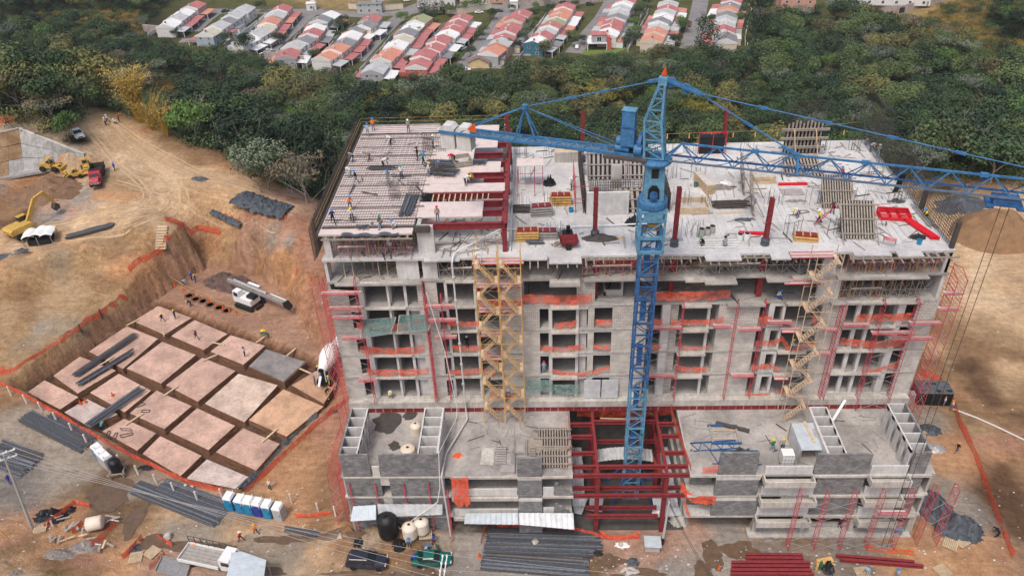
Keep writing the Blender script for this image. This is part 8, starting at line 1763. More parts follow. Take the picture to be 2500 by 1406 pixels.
for k in range(6): MB().bar((-1.6,-.9+k*.05,.1+k*.12),(1.6,-.9+k*.05,.1+k*.12),.08).bar((-1.6,.9,.1+k*.12),(1.6,.9,.1+k*.12),.08).bar((-1.6,-.9,.1+k*.12),(-1.6,.9,.1+k*.12),.08).bar((1.6,-.9,.1+k*.12),(1.6,.9,.1+k*.12),.08).bar((-.5,-.9,.12+k*.12),(-.5,.9,.12+k*.12),.06).bar((.5,-.9,.12+k*.12),(.5,.9,.12+k*.12),.06).build('frame', M['bright'], t)
for k in range(3): MB().bar((1.0+k*.3,-.8,.25),(3.0+k*.3,-4.6,.25),.24,.3).build('channel', M['bright'], t)
MB().bar((-1.4,.4,.2),(-5.4,-.6,.1),.1).bar((-1.4,.0,.2),(-5.2,-.9,.1),.08).build('loose_bar', M['bright'], t)
for k,(px,py,lab) in enumerate([(1712,575,'grey barrel on the roof, nearest the third red column'),(1727,573,'open grey barrel in the middle of the roof trio'),(1738,568,'open grey barrel behind the other two on the roof'),(1805,588,'white plastic barrel below the bright red beam'),(1822,586,'cream barrel below the bright red beam')]):
 p = atz(px,py,H6); t = T('barrel', lab, 'barrel', tuple(p)); MB().lathe([(.33,0),(.36,.3),(.33,.85)],(0,0,0),14).build('barrel_body', M['conc'] if k<3 else M['wht'], t); MB().lathe([(.29,.86),(.29,.865)],(0,0,0),12).build('barrel_mouth', M['dark'], t)
for k in range(4): p = atz(1690+k*2,590+k*5,H6); tag(MB().tube((0,0,.1),(5.2-k*.3,-.05*k,.1),.07,7).build('steel_pipe', M['wht'], None, tuple(p)), f"{['first','second','third','front'][k]} of the white pipes lying together at the roof front, counted from the barrels", 'pipe')
for (px,py,c,lab) in [(1840,497,'navyb','small blue bucket beside the timber-braced form'),(1394,518,'tblue','light blue bucket on the open roof slab'),(1682,455,'wht','white bucket at the foot of the long timber stack'),(1698,456,'tgrn','pale green bucket at the foot of the long timber stack'),(2243,596,'tblue','blue can on the slab by the black crumpled sheet')]:
 p = atz(px,py,H6 ); t = tag(MB().lathe([(.22,0),(.28,.55),(.24,.55),(.2,.1)],(0,0,0),12).build('bucket', M.get(c, M['tblue'] if c=='navyb' else M['gnet'] if c=='tgrn' else M['wht']), None, tuple(p)), lab, 'bucket')
p = atz(1735,372,H6); t = T('wrapped_frame','red tube frame wrapped in black plastic at the far edge of the roof','wrapped frame', tuple(p)); MB().box(-1.6,1.5,-.5,.5,0,2.3).build('plastic_wrap', M['black'], t)
mb = MB()
for a in (-1.8,0,1.7): mb.bar((a,-.6,0),(a,-.6,3.2),.08)
mb.bar((-1.9,-.6,3.0),(1.8,-.6,3.0),.07); mb.build('tube_frame', M['bright'], t)
p = atz(2178,470,H6); tag(MB().add([(0,0,0),(.6,.2,0),(1.2,.4,2.2),(.5,.2,2.3),(0,-.2,.0),(.6,.0,0),(1.2,.2,2.2),(.5,.0,2.3)],[(0,1,2,3),(7,6,5,4),(0,4,5,1),(1,5,6,2),(2,6,7,3)]).build('black_board', M['black'], None, tuple(p)), 'black board leaning under the jib near the roof edge', 'board')
# thin yellow safety lines round the roof
mb = MB(); L = [Vector(q) for q in [(-23.4,71,36.2),(-23.5,98.3,36.2),(-4,98.6,36.1)]]
for a,b in zip(L[:-1],L[1:]): mb.bar(a,b,.018).bar(a-Vector((0,0,.5)),b-Vector((0,0,.5)),.018)
tag(mb.build('safety_line', M['yel']), 'yellow safety line round the outer edges of the pink deck', 'safety line')
mb = MB(); L = [Vector(q) for q in [(16,98.7,32.9),(24.4,98.8,33.0),(33,98.7,33.1),(42,98.8,34.0)]]
for a,b in zip(L[:-1],L[1:]): mb.bar(a,b,.022)
for k in range(9): c = Vector((17+k*2.9,98.7,32.9)); mb.box(c.x,c.x+.14,c.y-.02,c.y+.02,c.z-.7,c.z)
tag(mb.build('safety_line', M['yel']), 'yellow safety line with hanging tags along the far roof edge', 'safety line')
# ================================================================ podium deck things
def lyingtruss(label, px, py, L, rz, m='blueD', z=DZ, w=1.0):
 p = atz(px,py,z); t = T('steel_truss', label, 'truss', tuple(p), rz); MB().bar((0,0,.1),(L,0,.1),.14).bar((0,w,.1),(L,w,.1),.08).build('chord', M[m], t); mb = MB(); n = int(L/1.1)
 for k in range(n): mb.bar((k*L/n,0,.12),((k+.5)*L/n,w,.12),.07).bar(((k+.5)*L/n,w,.12),((k+1)*L/n,0,.12),.07)
 mb.build('lattice', M[m], t)
lyingtruss('blue lattice piece lying nearest the opening on the podium deck',1685,1083,5.2,.08,w=-1.2); lyingtruss('blue lattice piece lying beside the torn black sheet on the deck',1732,1100,5.4,-.03,w=-2.0)
p = atz(1768,1062,DZ); t = T('square_frame','blue and timber square frame lying on the podium deck','frame', tuple(p), -.02)
for s in (-1,1): MB().bar((-1.7,s*1.4,.15),(1.7,s*1.4,.15),.22).build('blue_beam', M['blueD'], t); MB().bar((s*1.5,-1.3,.12),(s*1.5,1.3,.12),.2).build('side_beam', M['galv'], t); MB().bar((-1.4,s*.7,.1),(1.4,s*.7,.1),.12).build('timber', M['woodl'], t)
p = atz(1747,1034,DZ); tag(MB().bar((0,0,.15),(3.6,-1.4,.15),.45,.3).build('lattice_beam', M['rebar'], None, tuple(p)), 'dark short beam lying at the upper edge of the square frame', 'beam')
heap('torn black sheet draped over the grey block pier of the deck',1808,1112,1.9,.8,.9,'tarp',DZ+1.2,'black_sheet','plastic sheet',20,1.3); heap('bright orange net scrap crumpled on the podium deck',1117,1112,.8,.6,.25,'orange',DZ,'net_scrap','net scrap',21,1.5)
for k,(px,py,w,d,rz,m,lab) in enumerate([(1191,1115,1.5,2.6,-.05,'conc','pale board with a strut lying on the podium deck'),(1262,1108,5.2,.35,-.02,'galv','white-topped long beam across the pallets on the deck'),(1240,1135,1.6,2.8,0,'plyd','grey crate-like pallet of strips on the deck'),(1300,1092,2.0,1.6,0,'wood','slatted pallet behind the long white beam on the deck')]):
 p = atz(px,py,DZ); tag(MB().box(-w/2,w/2,-d/2,d/2,.03,.12 if k==0 else .45).build('lying_board', M[m], None, tuple(p), rz), lab, 'board')
t = T('formwork_trestle','low trestle of strips and tubes on the podium deck beside the grey pier','trestle', tuple(atz(1262,1120,DZ)))
for k in range(8): MB().box(-2.3,-1.2,-1.3+k*.36,-1.1+k*.36,.1,.75).build('strip', M['plyd'], t)
for k in range(6): MB().box(1.5,2.1,-.9+k*.36,-.75+k*.36,.1,.8).build('strip', M['wood'], t)
for x in (-.6,.9): MB().bar((x,-1.4,.9),(x,2.4,.9),.09).bar((x+.18,-1.4,.9),(x+.18,2.4,.9),.09).build('tube', M['galv'], t)
mb = MB().bar(atz(2007,1068,DZ+.3)+Vector((0,0,0)), atz(2064,976,13.6), .28,.1); tag(mb.build('leaning_plank', M['wht']), 'long white plank leaning over the storage cells of the podium', 'plank')
for (cx,cy,r,lab) in ((946,1030,1.7,'largest dark wet stain on the deck between the storage cells'),(1001,1013,.8,'dark wet stain below the ledge between the storage cells'),(963,1088,.7,'small dark stain in front of the cone-topped tank')):
 p = atz(cx,cy,DZ); mb = MB(); n = 26; v = [(0,0,0)]+[(r*(1+.45*noise.noise(Vector((math.cos(k*.24)*2,math.sin(k*.24)*2,cx))))*math.cos(2*math.pi*k/n), r*1.1*(1+.45*noise.noise(Vector((math.cos(k*.24)*2,math.sin(k*.24)*2,cx))))*math.sin(2*math.pi*k/n),0) for k in range(n)]
 o = mb.add(v,[(0,k+1,(k+1)%n+1) for k in range(n)]).build('wet_stain', mat('wet_concrete',(.07,.065,.06),.35,.3,2), blk, (p.x,p.y,DZ+.006))
# ================================================================ site clutter
def crumple(label, pts, w, m='black', h=.35, name='rolled_sheet', cat='plastic sheet', n=40):
 L = [onground(*p) for p in pts]; mb = MB(); ring = 10; seg = []
 tot = len(L)-1
 for k in range(n+1):
  f = k/n*tot; i = min(int(f),tot-1); p = L[i].lerp(L[i+1],f-i); d = (L[i+1]-L[i]).normalized(); q = Vector((-d.y,d.x,0))
  for j in range(ring):
   a = math.pi*j/(ring-1); rr = w*(1+.35*noise.noise(Vector((k*.45,j*.8,3)))); seg.append(tuple(p+q*(math.cos(a)*rr)+Vector((0,0,math.sin(a)*h*(1+.6*noise.noise(Vector((k*.7,j*.9,8))))+.03))))
 mb.add(seg,[(k*ring+j,k*ring+j+1,(k+1)*ring+j+1,(k+1)*ring+j) for k in range(n) for j in range(ring-1)]); return tag(mb.build(name, M[m], smooth=False), label, cat)
crumple('long black rolled plastic sheet along the edge of the foundation pit',[(588,1198),(640,1148),(700,1085),(745,1040),(775,1015)],.75,'tarp',.6)
crumple('large wrinkled grey tarpaulin covering bars beside the dirt road',[(585,482),(640,502),(705,520)],2.4,'tarp',.7,'tarpaulin','tarpaulin'); crumple('narrow grey tarpaulin roll on the road above the pit',[(518,518),(550,533),(592,552)],.8,'tarp',.5,'tarpaulin','tarpaulin')
heap('small crumpled grey tarpaulin on the dirt road',488,438,1.8,.9,.5,'tarp','g','tarpaulin','tarpaulin',31,1.2); heap('big grey tarpaulin heap at the podium corner, upper fold',2280,1240,2.3,3.0,1.5,'tarp','g','tarpaulin','tarpaulin',32,.9); heap('big grey tarpaulin heap at the podium corner, lower fold',2340,1290,3.0,2.2,1.7,'tarp','g','tarpaulin','tarpaulin',33,.9)
heap('brown sand heap on the pale lot at the picture edge',2428,572,7.5,6.5,4.4,mat('heap_sand',(.23,.135,.07),.95,.25,.8,bump=.4,bscale=5),'g','sand_heap','sand heap',40,.25,n=36); heap('dark spoil heap around the drilling rig, long ridge',566,697,6.0,2.3,2.1,mat('spoil_soil',(.13,.085,.075),.95,.35,1.2,bump=.9,bscale=5),'g','spoil_heap','spoil heap',41,.95,n=36,rz=-.3); heap('dark spoil heap at the end of the ridge by the drill mast',618,724,2.6,1.5,1.3,mat('spoil_soil_dark',(.12,.08,.07),.95,.35,1.2,bump=.9,bscale=5),'g','spoil_heap','spoil heap',42,.7)
heap('reddish brown earth heap in front of the yellow wheel loader',110,470,7,4.5,2.0,mat('reddish_soil',(.20,.12,.075),.95,.3,1,bump=.8,bscale=4),'g','earth_heap','earth heap',43,1.0)
heap('grey tarpaulin spread beside the sand heap',2350,500,6.0,3.2,.7,'tarp','g','tarpaulin','tarpaulin',46,1.1); heap('long dark wrinkled sheet at the foot of the sand heap',2365,570,4.0,1.0,.5,'tarp','g','tarpaulin','tarpaulin',47,1.2)
for (px,py,rx,ry,h,m,lab) in [(165,1245,1.3,.9,.5,'black','black plastic heap behind the fence of the scrap boards'),(125,1262,2.2,1.5,1.1,'black','large black plastic heap beside the utility pole'),(1460,1350,.7,.6,.4,'black','black sack at the end of the big rebar stack'),(1545,1372,.9,.8,.4,'tarp','grey sack in the pale rubble below the white cabinet'),(975,1330,.9,.7,.9,'black','black plastic lump between the tanks and the green car'),(875,1325,.8,.6,.5,'black','black rag heap left of the large black tank'),(360,1142,1.6,.6,.5,'black','black plastic strip at the pit fence behind the black tank'),(1655,1265,1.3,1.6,1.5,'conc','block stack slumped against the opening corner'),(1420,1300,1.0,.8,.5,'tarp','dark cloth heap at the foot of the opening'),(330,1340,1.1,1.0,.4,'tarp','grey sheeting heap beside the pallets'),(2020,1385,.8,1.2,.9,'black','black bag pile beside the gas cylinders'),(2270,1050,1.8,1.2,.9,'tarp','grey sheet over stacked blocks at the tower corner'),(2285,1095,1.4,1.0,.5,'galv','heap of grey scrap strips beside the tower corner'),(815,1005,.8,.5,.4,'tarp','blue-grey rag heap by the podium corner above the pit'),(1520,1330,1.3,.6,.25,'wht','white plaster scraps below the opening'),(1540,1395,1.5,.9,.3,'conc','pale rubble heap at the picture edge below the opening'),(145,1352,2.4,1.2,.5,'debris','heap of splintered boards around the cream lying tank'),(205,1335,2.0,1.3,.5,'debris','grey scrap heap inside the orange nets'),(2160,1335,1.5,.7,.3,'debris','brown scrap strip in front of the podium scaffold'),(1880,1318,2.0,.5,.25,'debris','scrap strip at the foot of the podium planters'),(40,1398,.8,.6,.4,'debris','rubble at the picture corner')]:
 heap(lab,px,py,rx,ry,h,m,'g','heap','heap',px%17,1.0,n=16)
def pallet(label, px, py, rz, n=8, s=1.2, tilt=0, group=None):
 p = road(px,py,.1); t = T('pallet', label, 'pallet', tuple(p), rz, group); t.rotation_euler = (tilt,0,rz)
 for k in range(n): MB().box(-s/2+s*k/n+.01,-s/2+s*(k+.7)/n,-s/2,s/2,.1,.13).build('slat', M['woodl'], t)
 for b in (-s/2+.06,0,s/2-.06): MB().box(-s/2,s/2,b-.05,b+.05,0,.1).build('bearer', M['wood'], t)
for a in [(100,1290,.3,'pallet at the foot of the utility pole'),(333,1362,.2,'pallet lying beside the dark sheet heap, nearer the picture edge'),(373,1350,-.5,'pallet lying beside the dark sheet heap, farther from the picture edge'),(2258,1050,.2,'pallet stack top beside the tower corner'),(2320,1330,-.6,'pallet leaning at the grey tarpaulin, lower'),(2345,1322,.5,'pallet standing beside the grey tarpaulin'),(1040,1305,.1,'pallet under the farther cream tank'),(2300,1395,.4,'broken pallet at the lower picture edge'),(2105,1400,.1,'small pallet near the bending pale-blue worker')]:
 pallet(a[3],a[0],a[1],a[2],s=1.5)
for k in range(26):
 px = rnd.uniform(120,290); py = rnd.uniform(1255,1345); p = road(px,py,rnd.uniform(.3,.7)); a = rnd.uniform(0,3.14); l = rnd.uniform(.7,1.8); d = Vector((math.cos(a)*l/2,math.sin(a)*l/2,rnd.uniform(-.15,.15)))
 tag(MB().bar(p-d,p+d,rnd.uniform(.12,.3),.05).build('scrap_board', M[rnd.choice(['wood','woodl','plyd','wood','ply'])]), 'loose scrap board in the littered heap inside the orange nets', 'board', 'scrap boards in the littered heap')
def gravelbox(label, pts, m='conc', fill='debris'):
 L = [onground(*p) for p in pts]; t = T('gravel_box', label, 'mixing box', (0,0,0)); zt = max(p.z for p in L)+.35
 for k in range(len(L)): a = L[k]; b = L[(k+1)%len(L)]; MB().bar((a.x,a.y,zt-.2),(b.x,b.y,zt-.2),.1,.5).build('side_board', M['wood'], t)
 MB().add([(p.x,p.y,zt-.15) for p in L],[tuple(range(len(L)))]).build('gravel', mat('wet_gravel',(.25,.25,.26),.6,.3,6,bump=.5,bscale=12), t)
gravelbox('low timber box of wet gravel at the lower picture edge',[(380,1398),(398,1362),(468,1378),(455,1415)])
for k,(px,py) in enumerate([(462,722),(478,730),(496,735),(513,744),(535,751),(554,758)]):
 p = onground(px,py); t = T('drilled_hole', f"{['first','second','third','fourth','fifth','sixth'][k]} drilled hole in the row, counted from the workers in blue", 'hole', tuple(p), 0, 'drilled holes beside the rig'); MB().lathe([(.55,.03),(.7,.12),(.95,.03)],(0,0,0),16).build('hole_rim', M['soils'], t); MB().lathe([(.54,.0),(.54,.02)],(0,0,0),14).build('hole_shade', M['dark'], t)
# cones
cn = MB().lathe([(.16,.03),(.04,.62),(.02,.64)],(0,0,0),10).box(-.2,.2,-.2,.2,0,.03); CONE = cn.mesh('cone_body',[M['orange']]); CB = MB().lathe([(.125,.2),(.095,.33)],(0,0,0),10).mesh('cone_band',[M['wht']])
def cone(px,py,lab,z='g',s=1.1):
 p = onground(px,py) if z == 'g' else atz(px,py,z); t = T('traffic_cone', lab, 'traffic cone', tuple(p), 0, 'traffic cones on the site'); inst('cone_body', CONE, t, sc=s); inst('band', CB, t, sc=s)
for k,(px,py) in enumerate([(427,697),(448,710),(469,717),(489,727),(510,736),(529,745),(545,753),(560,759),(577,765)]): cone(px,py,f"{['first','second','third','fourth','fifth','sixth','seventh','eighth','ninth'][k]} orange cone along the yellow tape of the drilled holes, from the pit corner")
for px,py,lab,z in [(275,965,'red cone on the earth block with rebar over one edge',-.6),(197,985,'red cone on the white-dusted block, nearer the post fence',-.6),(209,981,'red cone on the white-dusted block, nearer the rebar',-.6),(578,492,'red cone at the upper corner of the large tarpaulin','g'),(686,533,'red cone at the lower corner of the large tarpaulin','g'),(697,533,'second red cone at the lower corner of the large tarpaulin','g'),(567,533,'red cone beside the narrow tarpaulin roll, middle','g'),(582,541,'red cone beside the narrow tarpaulin roll, lower','g'),(552,527,'red cone beside the narrow tarpaulin roll, upper','g'),(725,665,'orange cone on the red slope by the tower','g'),(759,683,'orange cone at the foot of the red scaffold','g'),(138,1037,'dummy','g'),(1170,1358,'red cone left of the big rebar stack','g'),(1755,1388,'small orange cone on the wet pale ground','g')]:
 if lab != 'dummy': cone(px,py,lab,z)
mb = MB(); L = [onground(*p)+Vector((0,0,.7)) for p in [(412,680),(450,703),(520,735),(600,775)]]
for a,b in zip(L[:-1],L[1:]): mb.bar(a,b,.02,.12)
tag(mb.build('warning_tape', M['yel']), 'yellow warning tape stretched beside the drilled holes', 'tape')
# timber steps
t = T('timber_steps','pale timber steps climbing the earth bank between the orange nets','steps', (0,0,0))
for k in range(9):
 f = k/8; p = onground(394+3*f, 608-52*f); MB().box(-.9,.9,-.35,.35,.0,.14).build('step', M['woodl'], t, (p.x,p.y,p.z+.12))
for s in (-1,1):
 a = onground(394,610); b = onground(397,555); MB().bar(a+Vector((s*.95,0,.3)),b+Vector((s*.95,0,.3)),.1,.2).build('stringer', M['wood'], t)
# lined concrete bank of cast panels
t = T('lined_bank','sloping grey concrete lining of cast panels with a rust-brown stain, at the picture edge','retaining slope', (0,0,0))
tp = [(-14,331),(20,324),(48,318),(88,335),(128,350),(168,366),(207,381)]; bt = [(-14,440),(24,432),(62,424),(100,416),(136,408),(172,402),(207,396)]
LB = concrete('lining_concrete',(.24,.235,.23),(.40,.395,.385),.35,.3); LR = concrete('rust_stained_concrete',(.20,.12,.06),(.34,.24,.15),.3,.3)
def lp(i, f, off=.25): a = atz(*tp[i],(17.7,17.6,17.4,17.0,16.3,15.4,14.3)[i]); b = atz(*bt[i],(12,12,12,12.1,12.2,12.6,13.3)[i]); q = a.lerp(b,f); return q+Vector((0,-.1,off))
for i in range(len(tp)-1):
 for r in range(3):
  f0,f1 = r/3+.006,(r+1)/3-.006; q = [lp(i,f1),lp(i+1,f1),lp(i+1,f0),lp(i,f0)]; dx = (q[1]-q[0])*.006; q = [q[0]+dx,q[1]-dx,q[2]-dx,q[3]+dx]; n_ = (q[1]-q[0]).cross(q[3]-q[0]).normalized()*.25
  MB().add([tuple(v) for v in q]+[tuple(v-n_) for v in q],[(0,1,2,3),(7,6,5,4),(0,4,5,1),(1,5,6,2),(2,6,7,3),(3,7,4,0)]).build('panel', LR if (i in (0,1)) and r<3 and not (i==1 and r==2) else LB, t)
MB().bar(lp(0,1.0,.1)+Vector((0,.1,-.2)),lp(6,1.0,.1)+Vector((0,.1,-.2)),.6,.5).build('kerb', LB, t)
mb = MB()
for i in range(6): mb.bar(lp(i,0)+Vector((0,.2,.1)), lp(i+1,0)+Vector((0,.2,.1)), .5,.25)
mb.build('top_kerb', M['ledge'], t); mb = MB()
# utility poles and wires
bp = road(78,1288,0); tpz = 8.5; topp = aty(8,1108,bp.y-1.0); t = T('utility_pole','tall leaning concrete utility pole with white insulators at the picture edge','utility pole', (0,0,0)); MB().tube(bp,topp,.19,10,.11).build('pole', M['pole'], t)
wires = []
for k,f in enumerate((.0,.07)):
 c = topp.lerp(bp,f); a = c+Vector((-1.0,-.6,.1)); b = c+Vector((1.0,.6,.1)); MB().bar(a,b,.12).build('crossarm', M['wht'], t)
 for g in (0,.33,.67,1): q = a.lerp(b,g); MB().lathe([(.05,0),(.11,.06),(.05,.12),(.1,.18),(.03,.28)],tuple(q),8).build('insulator', M['wht'], t); (wires.append(q+Vector((0,0,.28))) if k == 0 else None)
t2 = T('utility_pole','utility pole whose insulator-topped crossarms stand before the green car','utility pole', (0,0,0)); c = atz(1082,1384,8.6); pole_xy = c+Vector((-.2,-1.0,0)); MB().tube((pole_xy.x,pole_xy.y,0),(pole_xy.x,pole_xy.y,8.6),.17,10,.12).build('pole', M['pole'], t2)
ends = []
for dx in (-.22,.22):
 a = c+Vector((dx+.05,1.3,0)); b = c+Vector((dx-.1,-2.2,0)); MB().bar(a,b,.1).build('crossarm', M['wht'], t2)
 for g in (0,.25,.5,.8): q = a.lerp(b,g); MB().lathe([(.05,0),(.12,.06),(.05,.12),(.11,.18),(.03,.3)],tuple(q),8).build('insulator', M['wht'], t2); ends.append(q+Vector((0,0,.3)))
def wire(a, b, lab, sag=.8, r=.018, m='galv'):
 mb = MB(); pr = None
 for k in range(17): f = k/16; q = Vector(a).lerp(Vector(b),f)+Vector((0,0,-4*sag*f*(1-f))); (mb.bar(pr,q,r*2) if pr is not None else None); pr = q
 tag(mb.build('overhead_wire', M[m]), lab, 'wire')
for k in range(4): wire(wires[k], ends[k], f"{['highest','second','third','lowest'][k]} overhead wire between the two utility poles, over the road")
for k in range(2): wire(ends[k*2], Vector((60,44+k*1.5,8)), f"{['upper','lower'][k]} overhead wire running on from the crossarms past the rebar stacks")
wire(wires[0]+Vector((-.2,0,0)), Vector((-110,95,12)), 'overhead wire leaving the leaning pole toward the picture edge')
lp_ = road(1616,1330,0); tq = aty(1634,1224,lp_.y+.6); t = T('utility_pole','short leaning grey pole at the front corner of the steel-framed opening','pole', (0,0,0)); MB().tube(lp_,tq,.16,9,.11).build('pole', M['pole'], t); MB().lathe([(.2,.2),(.24,1.0),(.2,1.2)],tuple(lp_),9).build('wrap', M['black'], t)
for k in range(2): wire(tq+Vector((.1*k,0,-.3)), atz(1745+6*k,1425,1.0), f"{['nearer','farther'][k]} dark cable hanging from the short leaning pole to the wet ground", .6, .022, 'rebar')
# gas cylinders, generator, misc
for k,(px,py,c_,lab) in enumerate([(1992,1392,'yel','yellow gas cylinder between the red beam stacks'),(2001,1388,'gnet','dark green gas cylinder between the red beam stacks')]):
 p = road(px,py,0); t = T('gas_cylinder', lab, 'gas cylinder', tuple(p)); MB().lathe([(.15,0),(.16,1.1),(.12,1.3),(.05,1.4)],(0,0,0),12).build('cylinder_body', M['yel'] if k==0 else CLO['green'], t); MB().lathe([(.05,1.4),(.07,1.5)],(0,0,0),8).build('valve', M['chrome'], t)
p = road(2012,1375,.1); tag(MB().box(-.9,.9,-.35,.35,0,.5).bar((-.9,-.4,.1),(.9,-.4,.1),.1).build('generator', M['yel'], None, tuple(p), .2), 'yellow generator lying behind the gas cylinders', 'generator')
p = road(15,1310,0); tag(MB().tube((0,0,0),(-.5,0,1.8),.08,8).build('yellow_tamper', M['yel'], None, tuple(p)), 'yellow tamper standing at the picture edge', 'tool')
for (pts,lab) in [([(330,990),(350,982),(354,986),(335,994)],'first thin wire rectangle on the pit block'),([(347,1000),(366,1000),(364,1006),(345,1006)],'second thin wire rectangle on the pit block'),([(258,1065),(264,1052),(270,1052),(264,1066)],'leftmost narrow wire loop'.replace('leftmost ','first ')+' on its block'),([(275,1068),(282,1056),(288,1056),(282,1069)],'second narrow wire loop on its block'),([(293,1045),(318,1046),(322,1051),(297,1050)],'long flat wire loop on its block'),([(292,1062),(322,1055),(324,1060),(297,1068)],'tilted wire loop on its block'),([(603,1040),(622,1040),(618,1047),(600,1046)],'faint wire rectangle on the whitish pit block')]:
 L = [atz(x,y,-.6) for x,y in pts]; mb = MB()
 for i in range(4): mb.bar(L[i],L[(i+1)%4],.07)
 tag(mb.build('wire_loop', M['rebar']), lab, 'wire frame')
for k,(px,py,s,lab) in enumerate([(412,1312,.5,'pale boulder at the road edge near the orange net tangle'),(1306,1328,.45,'pale rock lying on the middle rebar layer'),(1515,1330,.3,'small rock below the opening'),(470,1190,.25,'small white stone by the pit fence'),(454,1186,.25,'second small white stone by the pit fence')]):
 p = road(px,py,.0); me_ = bpy.data.meshes.new('rock'); bm = bmesh.new(); bmesh.ops.create_icosphere(bm, subdivisions=2, radius=s)
 for v in bm.verts: v.co *= 1+.3*noise.noise(v.co*3+Vector((k,0,0)))
 bm.to_mesh(me_); bm.free(); me_.materials.append(M['ledge']); o = bpy.data.objects.new('rock', me_); COL.objects.link(o); o.location = p+Vector((0,0,s*.5)); tag(o, lab, 'rock')
st = MB();
for k in range(1500):
 px = rnd.choice([rnd.uniform(0,2500),rnd.uniform(700,2300)]); py = rnd.uniform(1180,1400) if rnd.random() < .7 else rnd.uniform(560,1100)
 if 820 < px < 2250 and py < 1285: continue
 p = atz(px,py,0);
 if -25 < p.x < 44 and p.y > 58.5: continue
 z = gz(p.x,p.y) if py < 1180 else None
 p = onground(px,py) if px < 800 or px > 2200 else Vector((p.x,p.y,0)); s = rnd.uniform(.05,.16); a = rnd.uniform(0,3); b = rnd.uniform(.4,1)
 st.add([(p.x-s,p.y-s*b,p.z),(p.x+s,p.y-s*b*.6,p.z),(p.x+s*.7,p.y+s,p.z),(p.x-s*.8,p.y+s*.7,p.z),(p.x,p.y,p.z+s*.9)],[(0,1,4),(1,2,4),(2,3,4),(3,0,4)], rnd.randint(0,2))
struct(st.build('loose_stones', [M['ledge'],M['debris'],M['tin']]), 'stuff')
# puddles and wet patches on the road
WET = mat('wet_mud',(.13,.085,.055),.28,.25,1.5)
for k,(px,py,rx,ry) in enumerate([(270,1215,3.5,3.0),(330,1265,1.6,3.5),(380,1320,3.0,1.2),(480,1335,5.5,1.0),(700,1318,3.5,.9),(1490,1370,2.2,1.1),(1560,1402,4,.8),(1740,1355,1.6,2.4),(1800,1345,3.0,1.2),(1720,1400,1.2,2.0),(870,1400,4.5,.5),(830,1300,4,.8),(1010,1405,4.5,1.2),(650,1395,2.5,.6)]):
 p = onground(px,py); n = 30; v = [(0,0,0)];
 for i in range(n):
  a = 2*math.pi*i/n; f = max(.45,1+.7*noise.noise(Vector((math.cos(a)*1.2,math.sin(a)*1.2,k*3.1)))+.25*noise.noise(Vector((math.cos(a)*4,math.sin(a)*4,k)))); v.append((rx*f*math.cos(a)*.8, ry*f*math.sin(a)*.8, 0))
 v = [(x,y,gz(p.x+x,p.y+y)-p.z+.06) for x,y,z in v]
 struct(MB().add(v,[(0,i+1,(i+1)%n+1) for i in range(n)]).build('wet_ground', WET, None, (p.x,p.y,p.z)), 'structure')
# thin litter of offcuts, tubes and cables on the slabs; short starter bars: too small and many to count
li = [MB(), MB(), MB()]
def litter(n, x0, x1, y0, y1, z):
 for _ in range(n):
  x, y = rnd.uniform(x0,x1), rnd.uniform(y0,y1); a = rnd.choice([rnd.gauss(0,.25), rnd.gauss(1.57,.25), rnd.uniform(0,3.14)]); l = rnd.uniform(.3,2.6)/2; w = rnd.choice([.05,.07,.14]); dx, dy = math.cos(a)*l, math.sin(a)*l
  li[rnd.choice([0,0,1,2])].bar((x-dx,y-dy,z+.05),(x+dx,y+dy,z+.05+rnd.uniform(0,.08)), w, .05)
litter(230,-2.5,42,72,97.5,H6); litter(60,33,42,73,97,H6); litter(70,-12.5,-4.5,71.8,79,H6); litter(46,-22,-13.4,72.4,96,DKZ+.1); litter(36,-8.5,2.5,61,69.5,DZ); litter(36,16.5,29.5,61,69.5,DZ); litter(20,33,38.5,61,69.5,DZ)
for z in (FZ[4],FZ[5]): litter(110,-2,42.4,71.3,76,z)
litter(60,-22,-5,71.3,76,FZ[5]); litter(50,-22,-13.5,71,77,FZ[6])
for m_, k in zip(('wood','galv','rebar'), li): struct(k.build('slab_litter', M[m_]), 'stuff')
mb = MB()
for cx in (-2.2,1.6,9.0,16.4,19.5,27.0,31.5,36.5,41.0):
 for cy in (74.5,81.5,88.5,95.5):
  if rnd.random() < .25: continue
  for k in range(9): x, y = cx+rnd.uniform(-1.2,1.2), cy+rnd.uniform(-.25,.25); mb.bar((x,y,H6),(x+rnd.uniform(-.05,.05),y,H6+rnd.uniform(.9,2.4)), .03)
struct(mb.build('starter_bars', M['rebar']), 'stuff')
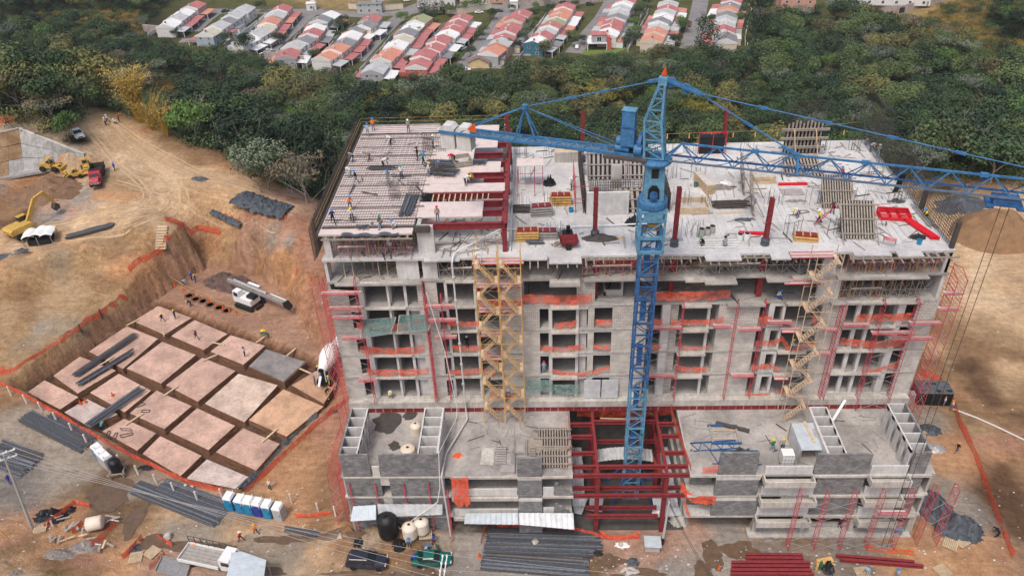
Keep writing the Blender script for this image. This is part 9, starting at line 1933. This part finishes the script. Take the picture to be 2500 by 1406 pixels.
# tyre tracks pressed into the haul roads
TRK = [mat('packed_track_soil',(.46,.33,.205),.95,.15,1.5), mat('loose_track_soil',(.39,.275,.17),.95,.2,1.5)]
TRK += [mat('grey_track_soil',(.37,.295,.22),.95,.15,1.5), mat('damp_track_soil',(.27,.20,.14),.8,.2,1.5)]
def track(pts, off, w, m):
 L = [onground(*p) for p in pts]; S = []; n = len(L)
 for i in range(n-1):
  p0, p1, p2, p3 = L[max(i-1,0)], L[i], L[i+1], L[min(i+2,n-1)]
  for k in range(14): f = k/14; S.append(.5*((2*p1)+(p2-p0)*f+(2*p0-5*p1+4*p2-p3)*f*f+(3*p1-p0-3*p2+p3)*f**3))
 vs = []
 for i, p in enumerate(S):
  d = (S[min(i+1,len(S)-1)]-S[max(i-1,0)]); d.z = 0; d.normalize(); q = Vector((-d.y,d.x,0)); o = off+.25*noise.noise(Vector((p.x*.12,p.y*.12,off))); ww = w*(.6+.8*abs(noise.noise(Vector((p.x*.6,p.y*.6,off*3)))))
  for e in (o-ww/2, o+ww/2): a = p+q*e; vs.append((a.x,a.y,gz(a.x,a.y)+.05))
 struct(MB().add(vs,[(2*i,2*i+1,2*i+3,2*i+2) for i in range(len(S)-1)]).build('tyre_track', TRK[m]))
for P_ in ([(215,292),(260,340),(330,400),(430,455),(560,490),(700,535)],[(230,300),(300,380),(390,470),(330,525),(180,555),(20,590)],[(250,300),(350,370),(470,430),(600,470),(720,528)],[(300,430),(420,475),(380,520),(220,545),(60,585)]):
 for o_ in rnd.sample([-2.6,-1.6,-.9,0,.9,1.7,2.6,3.4],4): track(P_, o_, rnd.uniform(.2,.5), rnd.choice([0,0,1]))
L = [onground(*p)+Vector((0,0,.15)) for p in [(2326,1000),(2380,1020),(2430,1042),(2520,1085)]]; mb = MB()
for a,b in zip(L[:-1],L[1:]): mb.bar(a,b,.14)
tag(mb.build('marking_rope', M['wht']), 'white marking line running over the dark slope past the road fence', 'rope')
hz = bpy.data.materials.new('thin_haze'); hz.use_nodes = True; N_ = hz.node_tree.nodes; N_.remove(N_['Principled BSDF']); v_ = N_.new('ShaderNodeVolumePrincipled'); v_.inputs['Density'].default_value = .00008; v_.inputs['Color'].default_value = (.93,.95,1,1)
hz.node_tree.links.new(v_.outputs[0], N_['Material Output'].inputs['Volume']); struct(MB().box(-460,460,-90,710,-60,80).build('haze', hz), 'stuff')
